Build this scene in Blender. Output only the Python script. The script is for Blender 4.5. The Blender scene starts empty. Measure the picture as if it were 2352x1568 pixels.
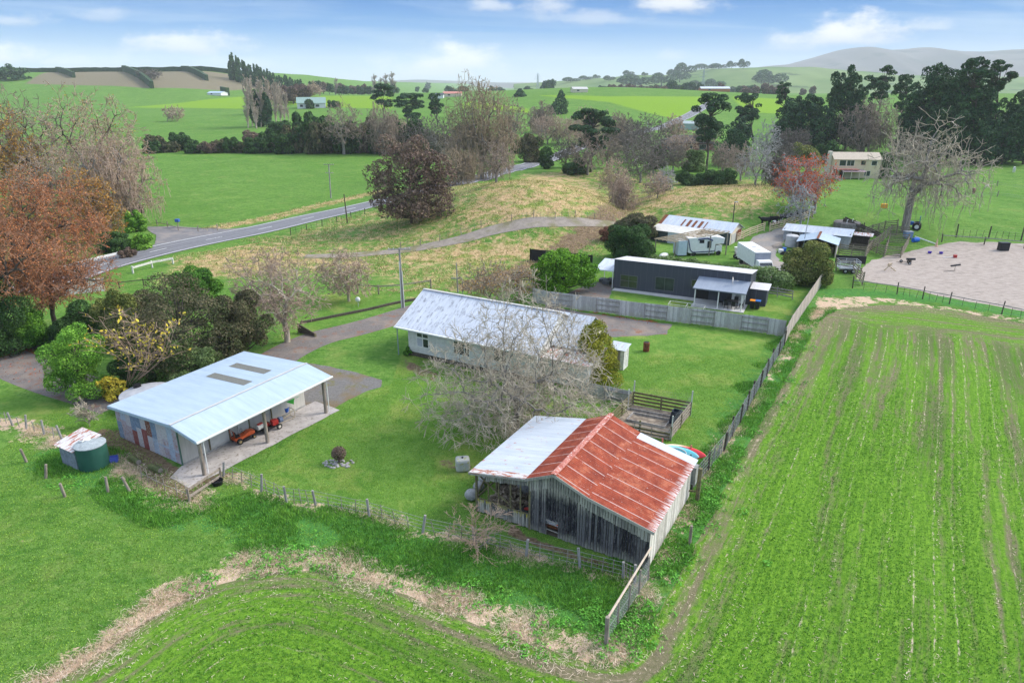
import bpy, math, random
import numpy as np
from mathutils import Vector, Matrix
from mathutils.geometry import delaunay_2d_cdt
R = math.radians
SC = bpy.context.scene
COL = SC.collection
# ------------------------------------------------------------------ survey helpers
# positions were measured as angles in the photo (frame 2352 x 1568, 24 mm lens, 24 m above ground)
FL, CX, CY, CAMH, PITCH = 1568.0, 1176.0, 784.0, 24.0, R(20.6)
SP, CP = math.sin(PITCH), math.cos(PITCH)

def sm(a, b, x):
    t = np.clip((x - a) / (b - a), 0, 1)
    return t * t * (3 - 2 * t)

BUMPS = [  # x, y, sx, sy, height
    (4, 128, 12, 20, 6.2), (-14, 150, 14, 22, 1.6), (42, 137, 14, 14, 4.2), (72, 140, 20, 18, 2.6), (25, 120, 4, 9, -1.8),
    (21, 140, 4, 14, -1.8), (14, 107, 6, 6, -1.2), (28, 175, 16, 20, -2.0),
    (90, 650, 120, 150, 17.5), (0, 1200, 1000, 330, 11), (-180, 700, 130, 150, 9), (420, 620, 120, 160, 14), (-60, 420, 60, 60, 2.5), (200, 330, 70, 60, 2.0)]

def H(x, y):
    x = np.asarray(x, float); y = np.asarray(y, float)
    h = np.zeros(np.broadcast(x, y).shape)
    for bx, by, sx, sy, a in BUMPS:
        h = h + a * np.exp(-0.5 * (((x - bx) / sx) ** 2 + ((y - by) / sy) ** 2))
    h = h + 32 * sm(480, 920, y) * sm(-200, -400, x)
    w = sm(130, 260, y)
    h = h + w * (0.5 * np.sin(x * .021 + 1) * np.sin(y * .017) + 0.25 * np.sin(x * .05 + y * .043))
    h = h + sm(100, 120, y) * (1 - sm(200, 260, y)) * (x > -28) * (.22 * np.sin(x * .55 + .5 * np.sin(y * .3)) * np.sin(y * .41 + x * .13)) * sm(-28, -10, x)
    h = h * sm(97, 113, y)
    return h

def h1(x, y): return float(H(x, y))

def ray(px, py):
    d = CY - py
    return (px - CX), FL * CP + d * SP, -FL * SP + d * CP

def P(px, py, z=0.0):            # point seen at an angle, on a level plane z
    rx, ry, rz = ray(px, py)
    t = (z - CAMH) / rz
    return Vector((rx * t, ry * t, z))

def G(px, py):                   # point seen at an angle, on the terrain
    rx, ry, rz = ray(px, py)
    ys = 12 * (1.012 ** np.arange(560))
    t = ys / ry
    zz = CAMH + rz * t - H(rx * t, ry * t)
    k = np.argmax(zz < 0)
    if zz[k] >= 0: k = 520
    a, b = (t[k - 1] if k else t[0] * .5), t[k]
    for _ in range(24):
        m = (a + b) / 2
        if CAMH + rz * m - h1(rx * m, ry * m) > 0: a = m
        else: b = m
    return Vector((rx * b, ry * b, h1(rx * b, ry * b)))

def zat(px, py, y):              # height of something seen at (px,py) standing at distance y
    rx, ry, rz = ray(px, py)
    return CAMH + rz * (y / ry)

# ------------------------------------------------------------------ tagging
def tag(o, label=None, cat=None, group=None, kind=None):
    if label: o['label'] = label
    if cat: o['category'] = cat
    if group: o['group'] = group
    if kind: o['kind'] = kind
    return o

def empty(name, loc, rz=0, label=None, cat=None, group=None):
    o = bpy.data.objects.new(name, None)
    o.empty_display_size = .3
    o.location = loc; o.rotation_euler = (0, 0, rz)
    COL.objects.link(o)
    return tag(o, label, cat, group)

def copy_tree(o, parent=None):
    c = o.copy(); COL.objects.link(c)
    if parent: c.parent = parent
    for ch in list(o.children): copy_tree(ch, c)
    return c

def link_mesh(name, me, parent=None, mats=None):
    o = bpy.data.objects.new(name, me); COL.objects.link(o)
    if parent: o.parent = parent
    for m in (mats or []): me.materials.append(m)
    return o

def np_mesh(name, V, Fq, smooth=False):   # V (n,3), Fq (m,k) uniform polygons
    me = bpy.data.meshes.new(name)
    V = np.asarray(V, np.float32); Fq = np.asarray(Fq, np.int32)
    k = Fq.shape[1]
    me.vertices.add(len(V)); me.vertices.foreach_set('co', V.ravel())
    me.loops.add(Fq.size); me.loops.foreach_set('vertex_index', Fq.ravel())
    me.polygons.add(len(Fq))
    me.polygons.foreach_set('loop_start', np.arange(0, Fq.size, k, dtype=np.int32))
    try: me.polygons.foreach_set('loop_total', np.full(len(Fq), k, np.int32))
    except Exception: pass
    if smooth: me.polygons.foreach_set('use_smooth', np.ones(len(Fq), bool))
    me.update(calc_edges=True); me.validate()
    return me

class MB:
    """collects boxes, bars, panels and turned shapes, then links them as ONE mesh"""
    def __init__(s): s.v = []; s.f = []; s.uv = {}; s.mi = []; s.m = 0; s.pc = []
    def _add(s, vs, fs, uvs=None):
        b = len(s.v); s.pc.append((b, len(s.f))); s.v += [tuple(v) for v in vs]
        for i, f in enumerate(fs):
            if uvs and uvs[i]: s.uv[len(s.f)] = uvs[i]
            s.f.append([b + k for k in f]); s.mi.append(s.m)
        return s
    def box(s, c, size, rz=0, rx=0, ry=0):
        x, y, z = [k / 2 for k in size]
        M = Matrix.Rotation(rz, 3, 'Z') @ Matrix.Rotation(ry, 3, 'Y') @ Matrix.Rotation(rx, 3, 'X')
        vs = [Vector(c) + M @ Vector((i * x, j * y, k * z)) for i in (-1, 1) for j in (-1, 1) for k in (-1, 1)]
        return s._add(vs, [(0, 1, 3, 2), (4, 6, 7, 5), (0, 4, 5, 1), (2, 3, 7, 6), (0, 2, 6, 4), (1, 5, 7, 3)])
    def bx(s, a, b):
        return s.box([(a[i] + b[i]) / 2 for i in range(3)], [abs(b[i] - a[i]) for i in range(3)])
    def tube(s, p0, p1, r0, r1=None, n=8, caps=True):
        r1 = r0 if r1 is None else r1
        p0, p1 = Vector(p0), Vector(p1); d = (p1 - p0)
        if d.length < 1e-6: return s
        d.normalize(); u = d.orthogonal().normalized(); w = d.cross(u)
        vs = []
        for p, r in ((p0, r0), (p1, r1)):
            for k in range(n):
                a = 2 * math.pi * k / n; vs.append(p + (u * math.cos(a) + w * math.sin(a)) * r)
        fs = [(k, (k + 1) % n, n + (k + 1) % n, n + k) for k in range(n)]
        if caps: fs += [tuple(range(n))[::-1], tuple(range(n, 2 * n))]
        return s._add(vs, fs)
    def path(s, pts, r, n=6):
        for a, b in zip(pts[:-1], pts[1:]): s.tube(a, b, r, r, n)
        return s
    def bar(s, p0, p1, w, h):                 # rectangular bar between two points
        p0, p1 = Vector(p0), Vector(p1); d = (p1 - p0); L = d.length
        if L < 1e-6: return s
        d.normalize(); up = Vector((0, 0, 1)) if abs(d.z) < .95 else Vector((1, 0, 0))
        x = d.cross(up).normalized(); z = x.cross(d)
        vs = [p + x * (i * w / 2) + z * (j * h / 2) for p in (p0, p1) for i, j in ((-1, -1), (1, -1), (1, 1), (-1, 1))]
        return s._add(vs, [(3, 2, 1, 0), (4, 5, 6, 7), (0, 1, 5, 4), (1, 2, 6, 5), (2, 3, 7, 6), (3, 0, 4, 7)])
    def panel(s, a, b, c, d, t=.03):          # slab a,b,c,d (u along ab, v along ad), metres as uv
        a, b, c, d = [Vector(k) for k in (a, b, c, d)]
        n = (b - a).cross(d - a).normalized() * t
        lu = (b - a).length; lv = (d - a).length; lu2 = (c - d).length; lv2 = (c - b).length
        uv = [(0, 0), (lu, 0), (lu2, lv2), (0, lv)]
        vs = [a, b, c, d, a - n, b - n, c - n, d - n]
        fs = [(0, 1, 2, 3), (7, 6, 5, 4), (0, 4, 5, 1), (1, 5, 6, 2), (2, 6, 7, 3), (3, 7, 4, 0)]
        return s._add(vs, fs, [uv, uv[::-1]] + [[(0, 0), (0, .01), (lu, .01), (lu, 0)]] * 4)
    def prism(s, pts, vec):                   # polygon extruded along vec
        vec = Vector(vec); n = len(pts)
        vs = [Vector(p) for p in pts] + [Vector(p) + vec for p in pts]
        fs = [tuple(range(n))[::-1], tuple(range(n, 2 * n))] + [(k, (k + 1) % n, n + (k + 1) % n, n + k) for k in range(n)]
        return s._add(vs, fs)
    def lathe(s, prof, c=(0, 0, 0), n=20, sx=1, sy=1):
        vs = []; c = Vector(c)
        for r, z in prof:
            for k in range(n):
                a = 2 * math.pi * k / n; vs.append(c + Vector((math.cos(a) * r * sx, math.sin(a) * r * sy, z)))
        fs = []
        for j in range(len(prof) - 1):
            for k in range(n):
                fs.append((j * n + k, j * n + (k + 1) % n, (j + 1) * n + (k + 1) % n, (j + 1) * n + k))
        fs.append(tuple(range(n))[::-1]); m = (len(prof) - 1) * n; fs.append(tuple(range(m, m + n)))
        return s._add(vs, fs)
    def blob(s, c, r, n=10, m=7, jit=0, seed=0):
        rd = random.Random(seed); prof = []
        vs = []; c = Vector(c); r = r if hasattr(r, '__len__') else (r, r, r)
        for j in range(m + 1):
            ph = math.pi * j / m
            for k in range(n):
                a = 2 * math.pi * k / n; q = 1 + rd.uniform(-jit, jit)
                vs.append(c + Vector((math.cos(a) * math.sin(ph) * r[0] * q, math.sin(a) * math.sin(ph) * r[1] * q, -math.cos(ph) * r[2] * (q if 0 < j < m else 1))))
        fs = [(j * n + k, j * n + (k + 1) % n, (j + 1) * n + (k + 1) % n, (j + 1) * n + k) for j in range(m) for k in range(n)]
        return s._add(vs, fs)
    def each(s, name, mat, parent=None, **kw):      # every piece an object of its own
        pc = s.pc + [(len(s.v), len(s.f))]
        for (v0, f0), (v1, f1) in zip(pc[:-1], pc[1:]):
            m = MB(); m.v = s.v[v0:v1]; m.f = [[k - v0 for k in f] for f in s.f[f0:f1]]; m.mi = [0] * (f1 - f0); m.uv = {k - f0: q for k, q in s.uv.items() if f0 <= k < f1}
            m.build(name, mat, parent, **kw)
    def build(s, name, mat, parent=None, bevel=0, smooth=False, loc=None):
        me = bpy.data.meshes.new(name)
        me.from_pydata(s.v, [], s.f)
        ul = me.uv_layers.new(name='UVMap')
        for p in me.polygons:
            q = s.uv.get(p.index)
            if q:
                for li, c in zip(p.loop_indices, q): ul.data[li].uv = c
        mats = mat if isinstance(mat, (list, tuple)) else [mat]
        for m_ in mats: me.materials.append(m_)
        for p, k in zip(me.polygons, s.mi): p.material_index = k; p.use_smooth = smooth
        o = link_mesh(name, me, parent)
        if loc is not None: o.location = loc
        if bevel:
            b = o.modifiers.new('b', 'BEVEL'); b.width = bevel; b.segments = 2; b.limit_method = 'ANGLE'
        if smooth and not bevel:
            try: me.set_sharp_from_angle(angle=R(40))
            except Exception: pass
        return o

# ------------------------------------------------------------------ node helpers
class NT:
    def __init__(s, tree):
        s.t = tree; s.n = tree.nodes; s.l = tree.links
    def node(s, kind, **kw):
        nd = s.n.new(kind)
        for k, v in kw.items(): setattr(nd, k, v)
        return nd
    def put(s, sock, v):
        if isinstance(v, bpy.types.NodeSocket): s.l.new(v, sock)
        elif v is not None:
            if hasattr(v, '__len__') and len(v) == 3 and len(sock.default_value) == 4: v = (*v, 1)
            sock.default_value = v
    def m(s, op, a, b=None, c=None, clamp=False):
        nd = s.node('ShaderNodeMath', operation=op, use_clamp=clamp)
        s.put(nd.inputs[0], a)
        if b is not None: s.put(nd.inputs[1], b)
        if c is not None: s.put(nd.inputs[2], c)
        return nd.outputs[0]
    def mix(s, f, a, b, mode='MIX'):
        nd = s.node('ShaderNodeMix', data_type='RGBA', blend_type=mode)
        s.put(nd.inputs[0], f); s.put(nd.inputs[6], a); s.put(nd.inputs[7], b)
        return nd.outputs[2]
    def coord(s, which='Object'): return s.node('ShaderNodeTexCoord').outputs[which]
    def pos(s): return s.node('ShaderNodeNewGeometry').outputs['Position']
    def island(s): return s.node('ShaderNodeNewGeometry').outputs['Random Per Island']
    def attr(s, name): return s.node('ShaderNodeAttribute', attribute_name=name).outputs['Fac']
    def uv(s): return s.node('ShaderNodeTexCoord').outputs['UV']
    def vec(s, v, scale=(1, 1, 1), loc=(0, 0, 0), rot=(0, 0, 0)):
        nd = s.node('ShaderNodeMapping'); s.put(nd.inputs[0], v)
        nd.inputs['Location'].default_value = loc; nd.inputs['Scale'].default_value = scale; nd.inputs['Rotation'].default_value = rot
        return nd.outputs[0]
    def noise(s, v, scale=1, detail=3, rough=.55, dist=0):
        nd = s.node('ShaderNodeTexNoise'); s.put(nd.inputs['Vector'], v)
        nd.inputs['Scale'].default_value = scale; nd.inputs['Detail'].default_value = detail
        nd.inputs['Roughness'].default_value = rough; nd.inputs['Distortion'].default_value = dist
        return nd.outputs[0]
    def rng(s, v, a, b, c=0, d=1, smooth=False):
        nd = s.node('ShaderNodeMapRange'); nd.clamp = True
        if smooth: nd.interpolation_type = 'SMOOTHSTEP'
        for i, k in enumerate((v, a, b, c, d)): s.put(nd.inputs[i], k)
        return nd.outputs[0]
    def sep(s, v):
        nd = s.node('ShaderNodeSeparateXYZ'); s.put(nd.inputs[0], v); return nd.outputs
    def comb(s, x=0, y=0, z=0):
        nd = s.node('ShaderNodeCombineXYZ')
        for i, k in enumerate((x, y, z)): s.put(nd.inputs[i], k)
        return nd.outputs[0]
    def ramp(s, f, stops):
        nd = s.node('ShaderNodeValToRGB'); s.put(nd.inputs[0], f); e = nd.color_ramp.elements
        while len(e) < len(stops): e.new(.5)
        for k, (p, c) in zip(e, stops): k.position = p; k.color = (*c, 1)
        return nd.outputs[0]

def new_mat(name, fn, rough=.8, spec=.3, metal=0.0):
    """fn(nt) returns colour, or (colour, bump height, strength, distance)"""
    m = bpy.data.materials.new(name); m.use_nodes = True
    nt = NT(m.node_tree); bs = nt.n['Principled BSDF']
    r = fn(nt); col = r[0] if isinstance(r, tuple) else r
    nt.put(bs.inputs['Base Color'], col)
    if isinstance(r, tuple) and r[1] is not None:
        b = nt.node('ShaderNodeBump'); b.inputs['Strength'].default_value = r[2]; b.inputs['Distance'].default_value = r[3]
        nt.put(b.inputs['Height'], r[1]); nt.l.new(b.outputs[0], bs.inputs['Normal'])
    nt.put(bs.inputs['Roughness'], rough)
    bs.inputs['Specular IOR Level'].default_value = spec; bs.inputs['Metallic'].default_value = metal
    return m

def mott(name, a, b, scale=3, detail=4, rough=.75, bump=0, c=None, lo=.35, hi=.65, spec=.3, metal=0, stretch=(1, 1, 1)):
    """mottled paint/wood/stone of two or three tones"""
    def fn(nt):
        v = nt.vec(nt.coord(), stretch); f = nt.noise(v, scale, detail)
        col = nt.mix(nt.rng(f, lo, hi), a, b)
        if c is not None: col = nt.mix(nt.rng(nt.noise(v, scale * 3.1, 3), .56, .66), col, c)
        return (col, f, bump, .02) if bump else col
    return new_mat(name, fn, rough, spec, metal)

def leafm(name, cols, sc=.35, rough=.7, transl=.25, val=.45):
    """foliage: colour varies by leaf and by clump"""
    m = bpy.data.materials.new(name); m.use_nodes = True
    nt = NT(m.node_tree); bs = nt.n['Principled BSDF']
    n = nt.noise(nt.pos(), sc, 2)
    f = nt.m('ADD', nt.m('MULTIPLY', nt.island(), .45), nt.rng(n, .3, .7, 0, .55))
    k = len(cols) - 1
    col = nt.ramp(f, [(i / k, c) for i, c in enumerate(cols)])
    col = nt.mix(1, col, nt.comb(*[nt.rng(nt.island(), 0, 1, 1 - val, 1 + val)] * 3), 'MULTIPLY')
    nt.put(bs.inputs['Base Color'], col); bs.inputs['Roughness'].default_value = rough
    bs.inputs['Specular IOR Level'].default_value = .15
    tr = nt.node('ShaderNodeBsdfTranslucent'); nt.put(tr.inputs[0], col)
    mx = nt.node('ShaderNodeMixShader'); mx.inputs[0].default_value = transl
    nt.l.new(bs.outputs[0], mx.inputs[1]); nt.l.new(tr.outputs[0], mx.inputs[2])
    nt.l.new(mx.outputs[0], nt.n['Material Output'].inputs[0])
    return m
# ------------------------------------------------------------------ camera, light, sky, air
cd = bpy.data.cameras.new('camera'); cam = bpy.data.objects.new('camera', cd); COL.objects.link(cam)
cam.location = (0, 0, CAMH); cam.rotation_euler = (R(90) - PITCH, 0, 0)
cd.sensor_width = 36; cd.lens = 36 * FL / 2352; cd.clip_end = 30000; cd.clip_start = .5
SC.camera = cam
SC.view_settings.view_transform = 'Standard'; SC.view_settings.look = 'None'
SC.view_settings.exposure = 1.36; SC.view_settings.gamma = 1
SC.cycles.use_denoising = True
SC.cycles.max_bounces = 6; SC.cycles.diffuse_bounces = 3; SC.cycles.transparent_max_bounces = 6; SC.cycles.volume_bounces = 1
SC.cycles.use_adaptive_sampling = True; SC.cycles.adaptive_threshold = .015
SUN_AZ, SUN_EL = R(72), R(40)          # azimuth from +Y towards +X
sd = bpy.data.lights.new('sun', 'SUN'); sd.energy = 1.7; sd.angle = R(22); sd.color = (1, .95, .87)
sun = bpy.data.objects.new('sun', sd); COL.objects.link(sun)
sv = Vector((math.sin(SUN_AZ) * math.cos(SUN_EL), math.cos(SUN_AZ) * math.cos(SUN_EL), math.sin(SUN_EL)))
sun.rotation_euler = (-sv).to_track_quat('-Z', 'Y').to_euler(); sun.location = (0, 0, 60)

W = bpy.data.worlds.new('World'); SC.world = W; W.use_nodes = True
nt = NT(W.node_tree); bg = nt.n['Background']; bg.inputs[1].default_value = .14
sky = nt.node('ShaderNodeTexSky', sky_type='NISHITA'); sky.sun_disc = False
sky.sun_elevation = SUN_EL; sky.sun_rotation = SUN_AZ; sky.altitude = 50; sky.dust_density = 1.2; sky.air_density = 1.0
g = nt.coord('Generated'); gx, gy, gz = nt.sep(g)
ysafe = nt.m('MAXIMUM', gy, .05)
az = nt.m('DIVIDE', gx, ysafe); el = nt.m('DIVIDE', gz, ysafe)
# low band of the sky: pale at the horizon, deeper blue above, as on a clear winter afternoon
low = nt.ramp(nt.rng(gz, 0, .2), [(0, (2.1, 2.4, 2.7)), (.10, (1.6, 2.1, 2.65)), (.22, (.85, 1.5, 2.5)), (.34, (.30, 1.02, 2.3)), (.5, (.04, .64, 1.95)), (1, (.15, .6, 2.0))])
col = nt.mix(nt.rng(gz, .16, .4), low, nt.mix(.45, sky.outputs[0], (4.2, 4.6, 5.4)))
# streaks of high cloud
uvw = nt.comb(nt.m('MULTIPLY', az, 1.6), nt.m('MULTIPLY', nt.m('ADD', el, nt.m('MULTIPLY', az, .03)), 26), 0)
st = nt.rng(nt.noise(uvw, 1.3, 6, .55, .4), .47, .74, 0, .5)
st = nt.m('MULTIPLY', st, nt.rng(el, .0, .05))
col = nt.mix(st, col, (2.0, 2.35, 2.8))
ns = nt.noise(nt.comb(nt.m('MULTIPLY', az, 22), nt.m('MULTIPLY', el, 45), 0), 1.0, 5, .62)
nsf = nt.m('MULTIPLY', nt.m('SUBTRACT', ns, .5), 2.2)
CL = [(435, 108, 120, 26, .75), (1045, 142, 85, 34, .95), (1000, 168, 150, 30, .5), (1965, 72, 100, 30, .95), (1905, 92, 110, 18, .6), (2120, 62, 60, 14, .45), (1545, 12, 95, 26, .8), (1265, 18, 50, 18, .5),
      (1130, 16, 40, 16, .5), (1350, 45, 100, 16, .35), (15, 135, 80, 26, .8), (200, 150, 110, 18, .4), (20, 50, 90, 14, .4), (1820, 110, 60, 14, .35), (560, 150, 100, 14, .3), (1540, 130, 40, 12, .3), (220, 40, 60, 16, .3)]
for px, py, w, h, a in CL:
    rx, ry, rz = ray(px, py)
    da = nt.m('DIVIDE', nt.m('SUBTRACT', az, rx / ry), w / 1250)
    de = nt.m('SUBTRACT', el, rz / ry)
    de = nt.m('MULTIPLY', de, nt.m('ADD', nt.m('MULTIPLY', nt.m('LESS_THAN', de, 0), .9), 1))   # flatter underneath
    de = nt.m('DIVIDE', de, h / 1150)
    d = nt.m('SQRT', nt.m('ADD', nt.m('POWER', nt.m('ABSOLUTE', da), 2), nt.m('POWER', nt.m('ABSOLUTE', de), 2)))
    f = nt.rng(nt.m('ADD', d, nsf), .1, 1.15, min(1, a * 1.15), 0, True)
    col = nt.mix(f, col, nt.mix(nt.rng(de, -.6, .7), (2.1, 2.2, 2.5), (3.2, 3.15, 3.15)))
col = nt.mix(nt.rng(gz, -.02, 0), (1.6, 2.2, 1.2), col)
nt.l.new(col, bg.inputs[0])

hz = MB(); hz.bx((-4600, -60, -3), (8200, 8000, 300))
hm = bpy.data.materials.new('air'); hm.use_nodes = True
t_ = NT(hm.node_tree); t_.n.remove(t_.n['Principled BSDF'])
pv = t_.node('ShaderNodeVolumePrincipled'); pv.inputs['Density'].default_value = .00012; pv.inputs['Color'].default_value = (.9, .94, 1, 1)
pv.inputs['Anisotropy'].default_value = .0
t_.l.new(pv.outputs[0], t_.n['Material Output'].inputs['Volume'])
tag(hz.build('haze', hm), 'pale haze lying over the far fields and hills', 'haze', kind='stuff')
# ------------------------------------------------------------------ ground
def sdf(X, Y, poly, closed=True):     # signed distance (inside positive) of points to a polygon
    X = np.asarray(X, float); Y = np.asarray(Y, float)
    d = np.full(X.shape, 1e9); ins = np.zeros(X.shape, bool); n = len(poly)
    for i in range(n if closed else n - 1):
        ax, ay = poly[i][:2]; bx_, by_ = poly[(i + 1) % n][:2]
        ex, ey = bx_ - ax, by_ - ay; L = ex * ex + ey * ey + 1e-12
        t = np.clip(((X - ax) * ex + (Y - ay) * ey) / L, 0, 1)
        d = np.minimum(d, np.hypot(X - ax - t * ex, Y - ay - t * ey))
        c = ((ay > Y) != (by_ > Y)) & (X < ex * (Y - ay) / (ey + 1e-12 * (ey == 0)) + ax)
        ins ^= c
    return np.where(ins, d, -d) if closed else d

def GP(pts): return [G(*p)[:2] for p in pts]
def arc_param(X, Y, line):            # distance to a line and length along it
    best = np.full(X.shape, 1e9); s = np.zeros(X.shape); acc = 0
    for (ax, ay), (bx_, by_) in zip(line[:-1], line[1:]):
        ex, ey = bx_ - ax, by_ - ay; L = math.hypot(ex, ey) + 1e-9
        t = np.clip(((X - ax) * ex + (Y - ay) * ey) / L / L, 0, 1)
        d = np.hypot(X - ax - t * ex, Y - ay - t * ey)
        k = d < best; best = np.where(k, d, best); s = np.where(k, acc + t * L, s); acc += L
    return best, s
def smooth_line(pts, n=3):
    pts = [Vector(p[:2]) for p in pts]
    for _ in range(n):
        q = [pts[0]]
        for a, b in zip(pts[:-1], pts[1:]): q += [a * .75 + b * .25, a * .25 + b * .75]
        pts = q + [pts[-1]]
    return [tuple(p) for p in pts]

YS = np.concatenate([np.linspace(-25, 12, 14), 12.5 * (1.0098 ** np.arange(690))])
YS = YS[YS < 9500]
AS = np.sinh(np.linspace(-2.2, 2.2, 560)) / np.sinh(2.2) * 1.5
AA, YY = np.meshgrid(AS, YS); XX = AA * (YY + 45)
ZZ = H(XX, YY)
nr, nc = XX.shape
V = np.stack([XX, YY, ZZ], -1).reshape(-1, 3)
idx = np.arange(nr * nc).reshape(nr, nc)
Fq = np.stack([idx[:-1, :-1], idx[:-1, 1:], idx[1:, 1:], idx[1:, :-1]], -1).reshape(-1, 4)
gme = np_mesh('ground', V, Fq, True)
x, y = V[:, 0], V[:, 1]
def zone(polys, soft=1.5):
    w = np.zeros(len(x))
    for p in polys: w = np.maximum(w, sm(-soft, soft, sdf(x, y, GP(p))))
    return w
def lines(ls, half=.6, soft=.5):
    w = np.zeros(len(x))
    for p, h_ in ls:
        d = sdf(x, y, smooth_line(GP(p), 1), False); w = np.maximum(w, np.clip(1 - (d - h_) / (soft + 1.4), 0, 1))
    return w
FRONT_FENCE = [(513, 1092), (600, 1128), (659, 1153), (726, 1160), (849, 1186), (970, 1222), (1090, 1247), (1208, 1278), (1333, 1303), (1432, 1328), (1458, 1340)]
BAND = [(117, 1568), (220, 1505), (300, 1442), (380, 1385), (470, 1335), (560, 1300), (640, 1285), (763, 1298), (888, 1328), (1025, 1385), (1175, 1440), (1290, 1480), (1390, 1500)]
def zones(X_, Y_):
    global x, y
    x, y = X_, Y_
    dry = zone([[(1070, 462), (1200, 400), (1300, 392), (1380, 420), (1432, 466), (1410, 498), (1300, 515), (1180, 535), (1040, 520)],
                [(860, 590), (1010, 560), (1180, 540), (1390, 525), (1330, 560), (1250, 600), (1060, 612), (930, 612)],
                [(400, 592), (560, 562), (660, 555), (700, 575), (760, 585), (870, 600), (850, 625), (700, 615), (560, 640), (390, 640)],
                [(1460, 470), (1540, 430), (1700, 424), (1790, 426), (1770, 470), (1690, 490), (1540, 480), (1430, 500)]], 5)
    dry = np.maximum(dry, .62 * zone([[(850, 480), (1100, 420), (1300, 385), (1500, 400), (1860, 420), (1800, 500), (1690, 520), (1500, 560), (1330, 600), (1240, 660), (940, 690), (820, 640), (560, 650), (300, 660), (420, 590), (620, 540)]], 6))
    bank = lines([([(500, 522), (560, 512), (640, 496), (700, 480), (780, 462), (840, 447), (900, 436)], .9)], 1, 1.2)
    dry = np.maximum(dry, bank)
    straw = lines([(FRONT_FENCE, -.55), (BAND, .25), ([(1885, 690), (1950, 688), (2040, 690)], .4), ([(2060, 693), (2352, 738)], .1),
                   ([(436, 1150), (380, 1120), (330, 1085), (300, 1060)], .5), ([(1498, 1330), (1560, 1190), (1640, 1060), (1760, 880), (1850, 740)], -.4),
                   ([(0, 968), (60, 985), (145, 1012)], .1), ([(1490, 1330), (1470, 1400), (1440, 1470)], -.5)], 1, .9)
    straw = np.maximum(straw, zone([[(1870, 690), (1960, 678), (2060, 690), (1980, 706), (1900, 715), (1862, 760), (1850, 740)]], .7))
    lush_shade = lines([([(1510, 1300), (1600, 1150), (1680, 1030), (1770, 890), (1860, 740), (1895, 690)], .9), ([(1900, 672), (2100, 680), (2352, 722)], .9),
                  ([(560, 1180), (700, 1215), (900, 1260), (1100, 1310), (1300, 1360), (1400, 1400)], 1.2), ([(150, 1040), (300, 1110), (420, 1165)], 1.0), ([(1450, 1380), (1430, 1500)], .8)], 1, 1.5)
    lush_shade = np.maximum(lush_shade, zone([[(700, 540), (830, 490), (1000, 480), (1090, 430), (1230, 430), (1190, 455), (1090, 470), (1060, 510), (1000, 540), (860, 560), (740, 560)]], 4) * .8)  # lush grass patch; the purple-brown tree's soft ground shade is coloured in too
    lime = zone([[(1225, 219), (1400, 222), (1620, 222), (1610, 250), (1560, 275), (1500, 262), (1400, 235), (1300, 226)], [(1680, 222), (1800, 228), (1800, 262), (1720, 258)],
                 [(290, 247), (420, 236), (560, 222), (560, 250), (420, 248)], [(640, 218), (900, 222), (900, 250), (640, 240)], [(1070, 232), (1215, 250), (1215, 262), (1060, 248)]], 6)
    brown = sm(-12, 12, sdf(x, y, [((a_ - 1176) / 1673.3 * b_, b_) for a_, b_ in ((120, 903), (330, 912), (590, 915), (600, 800), (520, 735), (330, 700), (60, 740))]))
    earth = zone([[(545, 1085), (480, 1110), (430, 1160), (360, 1130), (300, 1060), (250, 1015), (300, 990), (420, 1085)],
                  [(1180, 1200), (1200, 1225), (1300, 1262), (1460, 1312), (1462, 1326), (1290, 1275), (1160, 1225)], [(213, 1010), (230, 985), (300, 990), (320, 1050), (240, 1040)]], .35)
    earth = np.maximum(earth, lines([([(1480, 455), (1430, 478), (1400, 495), (1370, 520), (1320, 560), (1270, 590), (1150, 640), (1080, 655)], 1.2)], 1, 1.5) * .75)
    earth = np.maximum(earth, zone([[(1000, 1055), (1010, 1070), (1070, 1085), (1090, 1075), (1075, 1050)], [(925, 818), (930, 850), (1000, 880), (1010, 860)]], .3) * .6)
    leaf = zone([[(-60, 850), (30, 830), (110, 880), (200, 915), (130, 905), (20, 868), (-60, 860)], [(1270, 703), (1480, 735), (1540, 745), (1470, 742), (1350, 716)], [(0, 800), (60, 790), (110, 840), (130, 880), (60, 850), (0, 830)]], .8)
    track = zone([[(1690, 570), (1745, 540), (1800, 520), (1800, 560), (1760, 600), (1860, 610), (1830, 650), (1740, 640), (1700, 600)]], 1.5)
    mow = zone([[(560, 1100), (757, 940), (900, 880), (940, 760), (1260, 720), (1540, 745), (1795, 775), (1570, 1110), (1480, 1290), (1090, 1240), (700, 1140)], [(1408, 664), (1800, 660), (1880, 655), (1810, 760), (1560, 740), (1410, 690)], [(0, 900), (230, 950), (240, 1000), (130, 1010), (0, 970)], [(620, 800), (900, 690), (1000, 670), (960, 650), (700, 680)]], .8)
    return dict(dry=dry, straw=straw, lush_shade=lush_shade, lime=lime, brown=brown, earth=earth, leaf=leaf, track=track, mow=mow)
ZN = zones(V[:, 0], V[:, 1])
for nm, w in ZN.items():
    a = gme.attributes.new(nm, 'FLOAT', 'POINT'); a.data.foreach_set('value', w.astype(np.float32))

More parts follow.
